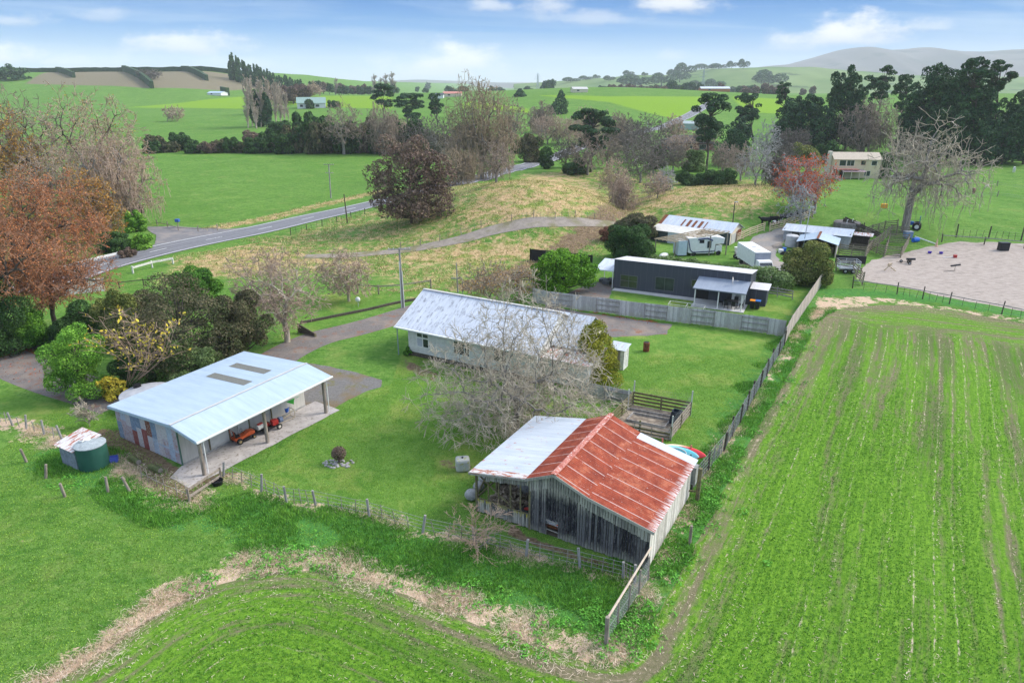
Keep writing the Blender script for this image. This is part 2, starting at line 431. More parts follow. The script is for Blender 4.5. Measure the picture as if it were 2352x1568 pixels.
def ground_fn(nt):
    p = nt.pos(); px_, py_, pz_ = nt.sep(p)
    n1 = nt.noise(p, .12, 3); n2 = nt.noise(p, .9, 4, .6); n3 = nt.noise(p, 3.2, 6, .78); n4 = nt.noise(p, .02, 3)
    nb = nt.noise(p, .7, 7, .78)
    c = nt.mix(nt.rng(n1, .35, .65), (.100, .205, .036), (.155, .272, .055))
    c = nt.mix(nt.rng(n2, .52, .75), c, (.20, .285, .075)); c = nt.mix(nt.rng(nt.noise(p, .06, 5, .7), .5, .66, 0, .5), c, (.06, .17, .02))
    c = nt.mix(nt.rng(nt.noise(nt.vec(p, (.7, 1.5, 1)), .8, 6, .75), .50, .60, 0, .75), c, (.050, .140, .022)); c = nt.mix(nt.rng(n3, .48, .62), c, (.058, .15, .018))
    c = nt.mix(nt.rng(nt.noise(p, .22, 4, .65), .56, .72, 0, .45), c, (.23, .26, .075))
    # mown lawn is finer and more even
    lw = nt.mix(nt.rng(n2, .35, .7), (.095, .200, .032), (.155, .270, .052)); lw = nt.mix(nt.rng(n3, .47, .64, 0, .75), lw, (.062, .155, .014))
    lw = nt.mix(nt.rng(nt.noise(p, .35, 5, .7), .50, .62, 0, .4), lw, (.055, .15, .016)); lw = nt.mix(nt.rng(nt.noise(p, .17, 5, .75), .50, .64, 0, .6), lw, (.27, .30, .08))
    c = nt.mix(nt.rng(nt.attr('mow'), .4, .6), c, lw)
    def edge(a, lo=.35, hi=.65, k=.9):
        k *= 2.2   # ragged edge of a painted zone
        v = nt.m('ADD', nt.attr(a), nt.m('MULTIPLY', nt.m('SUBTRACT', nb, .5), k))
        return nt.rng(v, lo, hi)
    c = nt.mix(edge('lime'), c, (.17, .29, .022))
    c = nt.mix(edge('brown', .4, .6, .3), c, nt.mix(nt.rng(n2, .4, .6), (.16, .14, .09), (.2, .17, .11)))
    ns = nt.noise(nt.vec(p, (1.2, .5, 1), rot=(0, 0, .6)), 2.6, 5, .72)
    nl = nt.noise(p, .5, 4, .6)
    lush_shade = nt.mix(nt.rng(ns, .35, .65), (.045, .15, .035), (.09, .25, .045))
    c = nt.mix(edge('lush_shade', .5, .9, 1.6), c, lush_shade)
    t1 = nt.mix(nt.rng(ns, .38, .62), (.36, .25, .12), (.52, .37, .21)); t1 = nt.mix(nt.rng(nl, .46, .60), t1, nt.mix(nt.rng(ns, .4, .6), (.10, .16, .03), (.25, .28, .07)))
    c = nt.mix(edge('dry', .45, .9, 1.5), c, t1)
    st = nt.mix(nt.rng(nt.noise(nt.vec(p, (2.5, .8, 1), rot=(0, 0, .5)), 6, 4, .8), .35, .65), (.38, .27, .17), (.66, .50, .37))
    c = nt.mix(edge('straw', .76, .92, 2.0), c, st)
    ea = nt.mix(nt.rng(n3, .4, .6), (.11, .075, .045), (.24, .175, .11))
    c = nt.mix(edge('earth', .4, .6, .8), c, ea)
    c = nt.mix(edge('track', .4, .6, .8), c, nt.mix(nt.rng(n2, .4, .6), (.17, .15, .13), (.27, .235, .20)))
    lf = nt.mix(nt.rng(n3, .45, .55), (.16, .03, .022), (.30, .085, .04))
    c = nt.mix(nt.m('MULTIPLY', edge('leaf', .4, .6, 1.0), nt.rng(n3, .38, .5)), c, lf)
    return c, nt.m('ADD', n3, nt.m('MULTIPLY', ns, 1.2)), .7, .12
gmat = new_mat('ground_turf', ground_fn, .95, .05)
ground = link_mesh('ground', gme, None, [gmat]); tag(ground, 'green pasture, lawns and dry rough grass rolling away', 'ground', kind='structure')

def sheet(name, poly, z, mat, step=.6, rag=.12, seed=1, label=None, attrs=None, on=False):
    rd = np.random.RandomState(seed); pts = []
    n = len(poly)
    for i in range(n):
        a, b = Vector(poly[i][:2]), Vector(poly[(i + 1) % n][:2]); k = max(1, int((b - a).length / step))
        for j in range(k): pts.append(a.lerp(b, j / k))
    nrm = rd.uniform(-rag, rag, len(pts)); nrm = (nrm + np.roll(nrm, 1) * .8) / 1.4
    q = []
    for i, p in enumerate(pts):
        t = (pts[(i + 1) % len(pts)] - pts[i - 1]); t = Vector((-t.y, t.x)).normalized() if t.length > 0 else Vector((0, 0))
        q.append(p + t * float(nrm[i]))
    nb = len(q); xs = [p.x for p in q]; ys = [p.y for p in q]
    gx_, gy_ = np.meshgrid(np.arange(min(xs), max(xs), step), np.arange(min(ys), max(ys), step))
    gx_, gy_ = gx_.ravel(), gy_.ravel()
    ins = sdf(gx_, gy_, q) > step * .45
    q += [Vector((float(a), float(b))) for a, b in zip(gx_[ins], gy_[ins])]
    vs, es, fs, *_ = delaunay_2d_cdt(q, [(i, (i + 1) % nb) for i in range(nb)], [], 1, 1e-6)
    X = np.array([v.x for v in vs]); Y = np.array([v.y for v in vs]); Z = H(X, Y) + z
    fs = [f for f in fs]
    me = bpy.data.meshes.new(name); me.from_pydata(np.stack([X, Y, Z], -1).tolist(), [], fs)
    for p in me.polygons:
        pass
    if me.polygons and me.polygons[0].normal.z < 0: me.flip_normals()
    for nm, fn in (attrs or {}).items():
        a = me.attributes.new(nm, 'FLOAT', 'POINT'); a.data.foreach_set('value', fn(X, Y).astype(np.float32))
    o = link_mesh(name, me, None, [mat]); return tag(o, label, None, kind='structure')

def ribbon(name, pts, half, z, mat, label=None, offs=(-1, 1), step=1.5, parent=None):
    ln = smooth_line(pts, 3); fine = []
    for a, b in zip(ln[:-1], ln[1:]):
        a, b = Vector(a), Vector(b); k = max(1, int((b - a).length / step))
        fine += [a.lerp(b, j / k) for j in range(k)]
    fine.append(Vector(ln[-1])); n = len(fine); V = []; acc = 0; uv = []
    m = 7 if half > 1 else 2
    for i, p in enumerate(fine):
        t = (fine[min(i + 1, n - 1)] - fine[max(i - 1, 0)]).normalized(); w = Vector((t.y, -t.x))
        if i: acc += (p - fine[i - 1]).length
        h_ = half(acc) if callable(half) else half
        for j in range(m):
            f = offs[0] + (offs[1] - offs[0]) * j / (m - 1); c = p + w * h_ * f
            V.append((c.x, c.y, h1(c.x, c.y) + z)); uv.append((f * h_, acc))
    F = [(i * m + j, i * m + j + 1, (i + 1) * m + j + 1, (i + 1) * m + j) for i in range(n - 1) for j in range(m - 1)]
    me = bpy.data.meshes.new(name); me.from_pydata(V, [], F); ul = me.uv_layers.new(name='UVMap')
    for l in me.loops: ul.data[l.index].uv = uv[l.vertex_index]
    o = link_mesh(name, me, parent, [mat]); return o if parent else tag(o, label, None, kind='structure')

# --- sealed road with its edge lines and centre dashes
def road_fn(nt):
    p = nt.pos(); u, v, _ = nt.sep(nt.uv())
    n = nt.noise(p, 3, 4); n2 = nt.noise(nt.comb(nt.m('MULTIPLY', u, 1.5), nt.m('MULTIPLY', v, .05), 0), 1.2, 3)
    c = nt.mix(nt.rng(n, .35, .65), (.115, .115, .125), (.165, .165, .175))
    return nt.mix(nt.rng(n2, .4, .65), c, (.21, .21, .22)), nt.noise(p, 30, 2), .3, .01
m_road = new_mat('chipseal', road_fn, .85, .2)
m_line = mott('road_paint', (.62, .62, .6), (.8, .8, .78), 5)
ROADPX = [(60, 672), (198, 618), (330, 583), (450, 556), (588, 530), (700, 503), (790, 484), (850, 470), (950, 445), (1040, 424), (1140, 396), (1200, 382), (1245, 371), (1290, 355), (1330, 338), (1400, 316), (1470, 303), (1530, 291), (1560, 275), (1600, 255), (1640, 234)]
RD = [G(*p)[:2] for p in ROADPX]
ribbon('road', RD, 3.6, .07, m_road, 'grey sealed country road running off over the hill')
RDs = smooth_line(RD, 3)
def offset_line(ln, off, lo=0, hi=1e9):
    out = []; acc = 0; ln = [Vector(p) for p in ln]
    for i, p in enumerate(ln):
        if i: acc += (p - ln[i - 1]).length
        t = (ln[min(i + 1, len(ln) - 1)] - ln[max(i - 1, 0)]).normalized()
        if lo <= acc <= hi: out.append(tuple(p + Vector((t.y, -t.x)) * off))
    return out
mk = MB()
def strip(mb, ln, w, z):
    ln = [Vector(p) for p in ln]
    for a, b in zip(ln[:-1], ln[1:]):
        t = (b - a);
        if t.length < .05: continue
        k = max(1, int(t.length / 2)); t.normalize(); s_ = Vector((t.y, -t.x)) * w / 2
        for j in range(k):
            p, q = a.lerp(b, j / k), a.lerp(b, (j + 1) / k + .001)
            mb._add([(p.x - s_.x, p.y - s_.y, h1(*p) + z), (p.x + s_.x, p.y + s_.y, h1(*p) + z), (q.x + s_.x, q.y + s_.y, h1(*q) + z), (q.x - s_.x, q.y - s_.y, h1(*q) + z)], [(0, 1, 2, 3)])
strip(mk, offset_line(RDs, -3.15), .16, .085); strip(mk, offset_line(RDs, 3.15), .16, .085)
acc = 0; pr = Vector(RDs[0])
tot = sum((Vector(b) - Vector(a)).length for a, b in zip(RDs[:-1], RDs[1:]))
dl = [Vector(p) for p in RDs]; cum = [0]
for a, b in zip(dl[:-1], dl[1:]): cum.append(cum[-1] + (b - a).length)
def at_len(s):
    k = min(len(cum) - 2, max(0, int(np.searchsorted(cum, s)) - 1)); t = (s - cum[k]) / max(1e-6, cum[k + 1] - cum[k]); return tuple(dl[k].lerp(dl[k + 1], t))
s = 2.0
while s < min(tot - 5, 420): strip(mk, [at_len(s), at_len(s + 3)], .14, .085); s += 10
tag(mk.build('road_markings', m_line), 'white edge lines and centre dashes on the road', kind='structure')
def gravel(name, a, b, c, sc=4, cc=None):
    def fn(nt):
        p = nt.pos(); n = nt.noise(p, sc, 5, .75); n2 = nt.noise(p, .35, 3); n3 = nt.noise(p, 18, 2)
        k = nt.mix(nt.rng(n, .35, .65), a, b); k = nt.mix(nt.rng(n2, .48, .62), k, c)
        if cc: k = nt.mix(nt.rng(nt.noise(p, .8, 5, .7), .55, .68), k, cc)
        return nt.mix(nt.rng(n3, .6, .75, 0, .5), k, (.4, .38, .36)), n3, .5, .03
    return new_mat(name, fn, .95, .1)
m_gr = gravel('blue_gravel', (.125, .11, .10), (.19, .172, .16), (.22, .18, .15), 4, (.22, .10, .06))
m_gr2 = gravel('mossy_gravel', (.12, .115, .11), (.19, .18, .17), (.17, .13, .08), 4, (.14, .13, .035))
m_gr3 = gravel('pale_gravel', (.20, .19, .18), (.28, .265, .25), (.30, .26, .22), 2)
m_turn = gravel('worn_seal', (.15, .145, .15), (.20, .195, .195), (.24, .215, .20), 1.5)
sheet('road_turnout', GP([(330, 522), (400, 520), (520, 527), (590, 520), (470, 552), (330, 583), (355, 560), (358, 540)]), .06, m_turn, 1.0, .2, 3, 'worn grey turnout where the side road joins')
ribbon('driveway', GP([(1030, 690), (960, 712), (880, 738), (800, 760), (730, 775), (650, 812), (600, 850), (590, 900)]), 2.1, .012, m_gr, 'grey gravel driveway curving past the white house')
sheet('gravel_pad', GP([(575, 850), (640, 828), (690, 830), (760, 842), (830, 858), (880, 872), (872, 888), (812, 912), (752, 948), (700, 975), (560, 900)]), .008, m_gr2, .5, .12, 5, 'mossy gravel apron between carport and lawn')
sheet('gravel_yard', GP([(1255, 700), (1330, 716), (1480, 738), (1542, 745), (1530, 768), (1440, 772), (1330, 775), (1240, 790)]), .008, m_gr, .6, .2, 6, 'gravel parking area in front of the paling fence')
sheet('cottage_gravel', GP([(1300, 675), (1360, 650), (1412, 645), (1406, 664), (1400, 684), (1330, 690), (1240, 668)]), .008, m_gr, .6, .15, 7, 'gravel drive beside the grey cottage')
sheet('farm_yard', GP([(1690, 585), (1730, 545), (1800, 520), (1815, 545), (1775, 565), (1790, 600), (1850, 612), (1820, 640), (1740, 625), (1700, 610)]), .03, m_gr3, .9, .35, 8, 'pale gravel yard between the sheds')
m_track = gravel('track_grit', (.21, .18, .15), (.31, .27, .225), (.18, .165, .09), 1.0)
ribbon('farm_track', GP([(700, 590), (813, 586), (925, 576), (1010, 560), (1080, 545), (1130, 529), (1190, 517), (1300, 511), (1390, 514), (1420, 516)]), 1.25, .05, m_track, 'rutted farm track skirting the grassy knoll')
ribbon('house_drive', GP([(0, 822), (60, 850), (140, 880), (230, 905), (290, 925)]), 2.2, .012, m_gr, 'dark drive under the trees strewn with red leaves')
ribbon('stream_bed', GP([(1330, 585), (1270, 600), (1210, 622), (1150, 640), (1090, 652)]), .5, .05, gravel('silt', (.12, .10, .07), (.2, .16, .12), (.09, .1, .04), 1.5), 'muddy ditch winding through rough grass')

# --- riding arena
def sand_fn(nt):
    p = nt.pos(); n = nt.noise(p, 1.1, 5, .7); st = nt.noise(nt.vec(p, (.45, 2.2, 1), rot=(0, 0, .25)), 1.4, 5, .75)
    c = nt.mix(nt.rng(n, .35, .65), (.32, .272, .235), (.40, .345, .30)); c = nt.mix(nt.rng(st, .52, .64), c, (.19, .165, .14))
    return c, st, .6, .06
m_sand = new_mat('arena_sand', sand_fn, .95, .05)
ARENA = [(1962, 640), (1985, 606), (2030, 590), (2090, 578), (2160, 562), (2210, 556), (2352, 560), (2560, 566), (2600, 770), (2352, 714), (2200, 688), (2050, 655)]
sheet('sand_arena', GP(ARENA), .01, m_sand, 1.0, .35, 9, 'pale raked sand riding arena with hoof marks')

# --- crop field
EDGE = [(40, 1620), (117, 1568), (220, 1508), (300, 1448), (380, 1396), (480, 1347), (588, 1318), (700, 1308), (763, 1316), (888, 1346), (1025, 1404), (1175, 1462), (1290, 1502), (1385, 1528), (1435, 1522), (1478, 1470), (1560, 1330), (1640, 1170), (1700, 1050), (1800, 880), (1850, 790), (1878, 735), (1930, 708), (2020, 700), (2120, 702), (2352, 742), (2560, 782)]
edge = smooth_line(GP(EDGE), 2)
crop_poly = edge + [(64, 50), (50, 12), (20, 4), (-20, 4), (-30, 14)]
ROWL = smooth_line([tuple(q) for q in GP(EDGE[:22])] + [tuple(G(1905, 640)[:2])], 3)
FARL = GP([(1700, 660), (1900, 690), (2352, 742), (2700, 800)])
def ex(f): return lambda X, Y: f(X, Y)
m_crop = None
def crop_fn(nt):
    p = nt.pos(); d = nt.attr('rowd'); s = nt.attr('rows'); fd = nt.attr('fard'); ed = nt.attr('edged')
    wob = nt.m('MULTIPLY', nt.m('SUBTRACT', nt.noise(p, .25, 3), .5), .5)
    def streaks(dd, ss):
        dw = nt.m('ADD', dd, wob)
        fine = nt.noise(nt.comb(nt.m('MULTIPLY', dw, 6.2), nt.m('MULTIPLY', ss, .5), 0), 1, 3, .6)
        mid = nt.noise(nt.comb(nt.m('MULTIPLY', dw, 1.5), nt.m('MULTIPLY', ss, .05), 7), 1, 3, .6)
        wide = nt.noise(nt.comb(nt.m('MULTIPLY', dw, .32), nt.m('MULTIPLY', ss, .03), 3), 1, 3, .6)
        return fine, mid, wide
    f1, m1, w1 = streaks(d, s)
    px_, py_, _ = nt.sep(p)
    f2, m2, w2 = streaks(fd, px_)
    k = nt.rng(nt.m('ADD', fd, nt.m('MULTIPLY', wob, 4)), 6, 9)
    def mx(a, b): return nt.m('ADD', nt.m('MULTIPLY', a, k), nt.m('MULTIPLY', b, nt.m('SUBTRACT', 1, k)))
    fine, mid, wide = mx(f1, f2), mx(m1, m2), mx(w1, w2)
    n3 = nt.noise(p, 4, 6, .8)
    g1 = nt.mix(nt.rng(fine, .35, .65), (.098, .21, .018), (.165, .31, .032)); g1 = nt.mix(nt.rng(n3, .46, .62), g1, (.055, .145, .014))
    soil = nt.mix(nt.rng(n3, .4, .6), (.13, .10, .07), (.22, .17, .12))
    right = nt.rng(px_, 14, 44, 0, .13)
    near = nt.rng(ed, 0, 3.5, .20, 0)
    bare = nt.m('ADD', nt.m('ADD', mid, nt.m('MULTIPLY', nt.m('SUBTRACT', fine, .5), .35)), nt.m('ADD', right, near))
    bare = nt.m('ADD', bare, nt.m('MULTIPLY', nt.m('SUBTRACT', nt.noise(p, .8, 5, .7), .5), .45))
    bare = nt.m('ADD', bare, nt.m('MULTIPLY', nt.m('SUBTRACT', wide, .5), .5))
    c = nt.mix(nt.rng(bare, .56, .76, 0, .85), g1, soil)
    c = nt.mix(nt.rng(wide, .52, .66, 0, .5), c, (.050, .13, .012))
    # stubble lines left from the last crop
    ph = nt.m('MULTIPLY', nt.m('ADD', nt.m('ADD', nt.m('MULTIPLY', d, k), nt.m('MULTIPLY', fd, nt.m('SUBTRACT', 1, k))), nt.m('MULTIPLY', wob, .6)), 1 / .92)
    tri = nt.m('ABSOLUTE', nt.m('SUBTRACT', nt.m('FRACT', ph), .5))
    wv = nt.noise(p, 1.3, 5, .8); li = nt.rng(nt.m('SUBTRACT', tri, nt.m('MULTIPLY', nt.m('SUBTRACT', wv, .5), .22)), .01, .07, 1, 0)
    gate = nt.rng(nt.m('ADD', nt.noise(nt.comb(nt.m('MULTIPLY', nt.m('FLOOR', ph), 3.7), nt.m('MULTIPLY', s, .035), 0), 1, 2), nt.rng(px_, 14, 40, -.06, .09)), .45, .56)
    br = nt.rng(nt.noise(nt.comb(nt.m('MULTIPLY', d, 6), nt.m('MULTIPLY', s, 1.6), 0), 1, 5, .8), .50, .58)
    c = nt.mix(nt.m('MULTIPLY', nt.m('MULTIPLY', li, gate), br), c, (.50, .41, .30))
    c = nt.mix(nt.rng(nt.m('ADD', nt.noise(nt.comb(nt.m('MULTIPLY', d, 4), nt.m('MULTIPLY', s, 1.2), 0), 1, 5, .85), nt.m('MULTIPLY', near, .35)), .63, .7), c, (.46, .36, .25))
    return c, nt.m('ADD', n3, nt.m('MULTIPLY', bare, -1.5)), .8, .08
m_crop = new_mat('young_crop', crop_fn, .95, .05)
def farsd(X, Y): return sdf(X, Y, FARL, False)
sheet('crop_field', crop_poly, .006, m_crop, .55, .1, 11, 'young green crop drilled in curving rows over brown soil',
      {'rowd': lambda X, Y: arc_param(X, Y, ROWL)[0], 'rows': lambda X, Y: arc_param(X, Y, ROWL)[1], 'fard': farsd, 'edged': lambda X, Y: sdf(X, Y, edge, False)})

# ------------------------------------------------------------------ hills
def ridge(name, pts, dist, depth, mat, seed, label, base=-20, amp=1):
    rd = np.random.RandomState(seed)
    az_ = np.array([(p[0] - CX) / ray(p[0], p[1])[1] for p in pts]); el_ = np.array([ray(*p)[2] / ray(*p)[1] for p in pts])
    aa = np.linspace(az_[0], az_[-1], 260); top = CAMH + dist * np.interp(aa, az_, el_)
    rows = 40; V = []
    ph = rd.uniform(0, 6, 12)
    for j in range(rows):
        f = j / (rows - 1)                      # 0 foot .. .6 crest .. 1 behind
        yy = dist - depth * .6 + depth * f
        prof = math.sin(min(f / .6, 1) * math.pi / 2) ** 1.4 if f <= .6 else 1 - (f - .6) ** 2 * 3
        xx = aa * dist * (1 + (f - .6) * .05)
        gul = np.zeros(len(aa))
        for k in range(6): gul += np.sin(aa * (14 * 1.7 ** k) + ph[k] + f * (3 + k) * np.sin(aa * 5 + ph[k + 6])) / (1.6 ** k)
        zz = base + (top - base) * prof + gul * amp * dist * .003 * math.sin(math.pi * min(1, f / .6)) * (f < .6)
        V.append(np.stack([xx, np.full(len(aa), yy), zz], -1))
    V = np.concatenate(V); n = len(aa); idx = np.arange(rows * n).reshape(rows, n)
    F = np.stack([idx[:-1, :-1], idx[:-1, 1:], idx[1:, 1:], idx[1:, :-1]], -1).reshape(-1, 4)
    o = link_mesh(name, np_mesh(name, V, F, True), None, [mat]); return tag(o, label, None, kind='structure')
def hill_fn(a, b, c, s):
    def fn(nt):
        p = nt.pos(); n = nt.noise(p, s, 4); k = nt.mix(nt.rng(n, .4, .6), a, b)
        return nt.mix(nt.rng(nt.noise(p, s * 3, 4), .58, .64), k, c)
    return fn
m_h1 = new_mat('hill_grass', hill_fn((.10, .17, .05), (.16, .22, .08), (.05, .08, .035), .004), .95, .05)
m_h2 = new_mat('range_bush', hill_fn((.10, .085, .085), (.145, .125, .12), (.07, .07, .065), .0012), .95, .05)
ridge('hills', [(1180, 193), (1330, 184), (1400, 180), (1440, 173), (1525, 174), (1600, 161), (1700, 157), (1763, 154), (1850, 160), (2000, 172), (2300, 176), (2700, 180)], 2300, 1300, m_h1, 3, 'pale green rounded farm hills in the haze', 0, 1.4)
ridge('mountain_range', [(1600, 188), (1700, 165), (1764, 152), (1830, 147), (1901, 127), (1950, 112), (1988, 108), (2038, 115), (2080, 113), (2118, 109), (2188, 117), (2260, 122), (2351, 118), (2450, 112), (2600, 125), (2900, 150)], 5200, 2600, m_h2, 8, 'hazy lilac grey mountain range on the right skyline', 0, 1.6)
ridge('far_hills', [(-300, 186), (0, 188), (400, 188), (700, 186), (860, 187), (960, 183), (1050, 186), (1150, 190), (1300, 190)], 6200, 1500, m_h2, 5, 'faint blue hills along the far left horizon', 0, .8)
# ------------------------------------------------------------------ building materials
def corr(name, fn, pitch=.076, bump=.5, rough=.45, spec=.4, metal=0.0, dist=.012):
    def f(nt):
        u, v, _ = nt.sep(nt.uv())
        w = nt.m('SINE', nt.m('MULTIPLY', u, 2 * math.pi / pitch))
        return fn(nt, u, v), w, bump, dist
    return new_mat(name, f, rough, spec, metal)
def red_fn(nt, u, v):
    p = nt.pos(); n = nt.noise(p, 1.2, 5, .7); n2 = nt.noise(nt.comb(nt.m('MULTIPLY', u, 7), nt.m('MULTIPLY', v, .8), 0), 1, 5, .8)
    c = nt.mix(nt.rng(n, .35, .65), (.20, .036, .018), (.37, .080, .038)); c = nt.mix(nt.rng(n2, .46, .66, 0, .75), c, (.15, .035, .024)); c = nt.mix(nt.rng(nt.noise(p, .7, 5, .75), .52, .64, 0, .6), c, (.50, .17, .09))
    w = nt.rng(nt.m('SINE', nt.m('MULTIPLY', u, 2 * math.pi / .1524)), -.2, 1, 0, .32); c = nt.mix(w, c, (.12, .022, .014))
    tri = nt.m('ABSOLUTE', nt.m('SUBTRACT', nt.m('FRACT', nt.m('DIVIDE', u, 1.07)), .5))
    lap = nt.m('MULTIPLY', nt.rng(tri, .018, .036, 1, 0), nt.rng(nt.noise(p, 3, 4, .8), .32, .48))
    c = nt.mix(nt.m('MULTIPLY', lap, .8), c, (.55, .44, .40))
    fl = nt.m('MULTIPLY', nt.rng(n2, .47, .53), nt.rng(v, 3.35, 3.85))
    c = nt.mix(fl, c, (.66, .62, .60))
    return nt.mix(nt.rng(nt.noise(p, 9, 3, .8), .66, .7), c, (.6, .5, .45))
def galv_fn(a, b, rust, lo=.6, hi=.66, lapw=.8):
    def fn(nt, u, v):
        p = nt.pos(); n = nt.noise(nt.comb(nt.m('MULTIPLY', u, 2.2), nt.m('MULTIPLY', v, .3), 3), 1, 4, .7)
        c = nt.mix(nt.rng(n, .35, .65), a, b)
        tri = nt.m('ABSOLUTE', nt.m('SUBTRACT', nt.m('FRACT', nt.m('DIVIDE', u, lapw)), .5))
        c = nt.mix(nt.rng(tri, .0, .03, .35, 0), c, (.25, .27, .3))
        r = nt.noise(nt.comb(nt.m('MULTIPLY', u, 3), nt.m('MULTIPLY', v, 1.0), 9), 1.1, 6, .75)
        return nt.mix(nt.rng(r, lo, hi), c, rust)
    return fn
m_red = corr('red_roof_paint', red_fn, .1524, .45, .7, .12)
m_redplain = mott('red_roof_cap', (.36, .10, .07), (.52, .22, .17), 2.5, c=(.65, .55, .5))
m_zinc = corr('zinc_roof', galv_fn((.34, .43, .52), (.42, .51, .59), (.40, .44, .48), .7, .8, .76), .0762, .25, .4)
m_galv = corr('galvanised_roof', galv_fn((.42, .47, .52), (.56, .60, .64), (.42, .13, .06), .60, .66), .1524, .35, .45)
m_galv_rust = corr('rusty_galvanised_roof', galv_fn((.55, .52, .50), (.66, .64, .62), (.36, .12, .06), .50, .56, .9), .1524, .4, .5)
m_oldgrey = corr('weathered_grey_roof', galv_fn((.48, .51, .55), (.62, .65, .69), (.24, .25, .28), .52, .66, .76), .0762, .3, .6, .2)
m_cream = corr('cream_cladding', galv_fn((.46, .44, .40), (.56, .54, .49), (.40, .36, .30), .62, .72, .76), .0762, .5, .5, .2)
m_charcoal = corr('charcoal_cladding', galv_fn((.050, .056, .072), (.062, .068, .086), (.05, .055, .07), .6, .9, .76), .0762, .4, .5, .25)
m_porch = corr('grey_blue_porch_roof', galv_fn((.22, .26, .32), (.27, .31, .37), (.2, .24, .3), .6, .9, .76), .0762, .5, .4, .35)
m_pale = corr('pale_cottage_roof', galv_fn((.52, .50, .49), (.60, .58, .57), (.46, .44, .43), .6, .8, .76), .0762, .3, .5)
m_darkgreen = corr('dark_green_cladding', galv_fn((.035, .05, .055), (.05, .065, .07), (.03, .04, .045), .6, .9), .0762, .4, .5)
m_teal = corr('teal_sheet', galv_fn((.04, .40, .42), (.06, .45, .46), (.04, .3, .33), .6, .9), .0762, .4, .5)
m_skylight = mott('mossy_skylight', (.13, .13, .115), (.19, .19, .165), 9, 5, c=(.10, .10, .07))
m_white = mott('white_paint', (.66, .66, .63), (.74, .74, .71), 3)
m_offwhite = mott('old_white_paint', (.52, .51, .46), (.68, .67, .62), 2.2, c=(.28, .27, .24))
m_cream_p = mott('cream_paint', (.60, .52, .38), (.68, .60, .46), 1.5)
m_conc = mott('concrete', (.33, .30, .28), (.44, .40, .37), 1.4, 5, c=(.24, .21, .18), bump=.2)
m_conc2 = mott('grey_concrete', (.24, .24, .23), (.36, .36, .34), 3, 5, c=(.18, .18, .15), bump=.3)
m_lconc = mott('light_concrete', (.44, .43, .41), (.52, .51, .49), 1.5, 4)
m_wood = mott('weathered_timber', (.19, .155, .12), (.33, .28, .23), 6, 4, .9, .3, stretch=(1, 1, .25))
m_wood_d = mott('dark_timber', (.055, .045, .035), (.11, .09, .07), 6, 4, .9, .3)
m_wood_l = mott('new_pine', (.48, .37, .24), (.60, .48, .33), 6, 4, .9, .2)
m_grey_w = mott('silvered_timber', (.24, .225, .21), (.36, .34, .32), 5, 4, .9, .3, c=(.15, .14, .12), stretch=(1, 1, .2))
m_moss_w = mott('mossy_timber', (.10, .085, .05), (.19, .165, .09), 5, 5, .95, .4, c=(.24, .23, .07), stretch=(1, 1, .6))
m_black = mott('black_plastic', (.012, .012, .014), (.02, .02, .024), 8, rough=.45)
m_rubber = mott('tyre_rubber', (.012, .012, .012), (.028, .028, .027), 10, rough=.85)
m_steel = mott('galvanised_steel', (.38, .40, .42), (.5, .52, .54), 6, rough=.4, metal=.3)
m_dark = mott('dark_interior', (.012, .012, .014), (.02, .02, .022), 3)
m_glass = mott('window_glass', (.015, .02, .025), (.04, .05, .055), 1.2, rough=.08, spec=.6)
m_glassg = mott('green_window_glass', (.03, .045, .02), (.06, .075, .04), 1.2, rough=.1, spec=.6)
m_wire = mott('fence_wire', (.22, .23, .22), (.34, .35, .34), 9, rough=.5)
m_rustmetal = mott('rusty_metal', (.10, .03, .015), (.24, .085, .035), 6, 5, .9, .3)
def board_fn(lo_c, hi_c, c3, z0=None, top=None, yel=False):
    def fn(nt):
        p = nt.pos(); i = nt.island(); n = nt.noise(nt.vec(p, (3, 3, .7)), 3.5, 5, .75)
        c = nt.mix(nt.rng(nt.m('ADD', n, nt.m('MULTIPLY', nt.m('SUBTRACT', i, .5), .42)), .36, .66), lo_c, hi_c)
        c = nt.mix(nt.rng(nt.noise(nt.vec(p, (6, 6, 1)), 5, 4, .8), .6, .68), c, c3)
        x_, y_, z_ = nt.sep(p); nn = nt.m('ADD', z_, nt.m('MULTIPLY', nt.m('SUBTRACT', n, .5), 1.6))
        c = nt.mix(nt.rng(nt.m('ADD', nn, nt.m('MULTIPLY', i, .4)), .25, .75, .75, 0), c, (.34, .33, .27))
        if top: c = nt.mix(nt.rng(nt.m('ADD', nn, nt.m('MULTIPLY', i, .5)), top, top + .6, 0, .8), c, (.34, .32, .27))
        if yel: c = nt.mix(nt.m('MULTIPLY', nt.rng(nn, .72, 1.0), nt.rng(nt.m('ADD', i, nt.m('SUBTRACT', nt.noise(p, 1.0, 2), .5)), .35, .5)), c, (.42, .36, .04))
        return c, n, .6, .02
    return fn
m_bdark = new_mat('black_flaking_boards', board_fn((.022, .022, .027), (.13, .125, .125), (.36, .34, .32), top=2.6), .9, .1)
m_bpale = new_mat('bleached_boards', board_fn((.50, .46, .40), (.78, .73, .66), (.26, .23, .19)), .95, .1)
m_bgable = new_mat('grey_gable_boards', board_fn((.20, .19, .165), (.38, .36, .31), (.09, .09, .085)), .95, .1)
m_bmoss = new_mat('lichen_boards', board_fn((.10, .10, .095), (.40, .38, .33), (.07, .07, .06), yel=True), .95, .1)
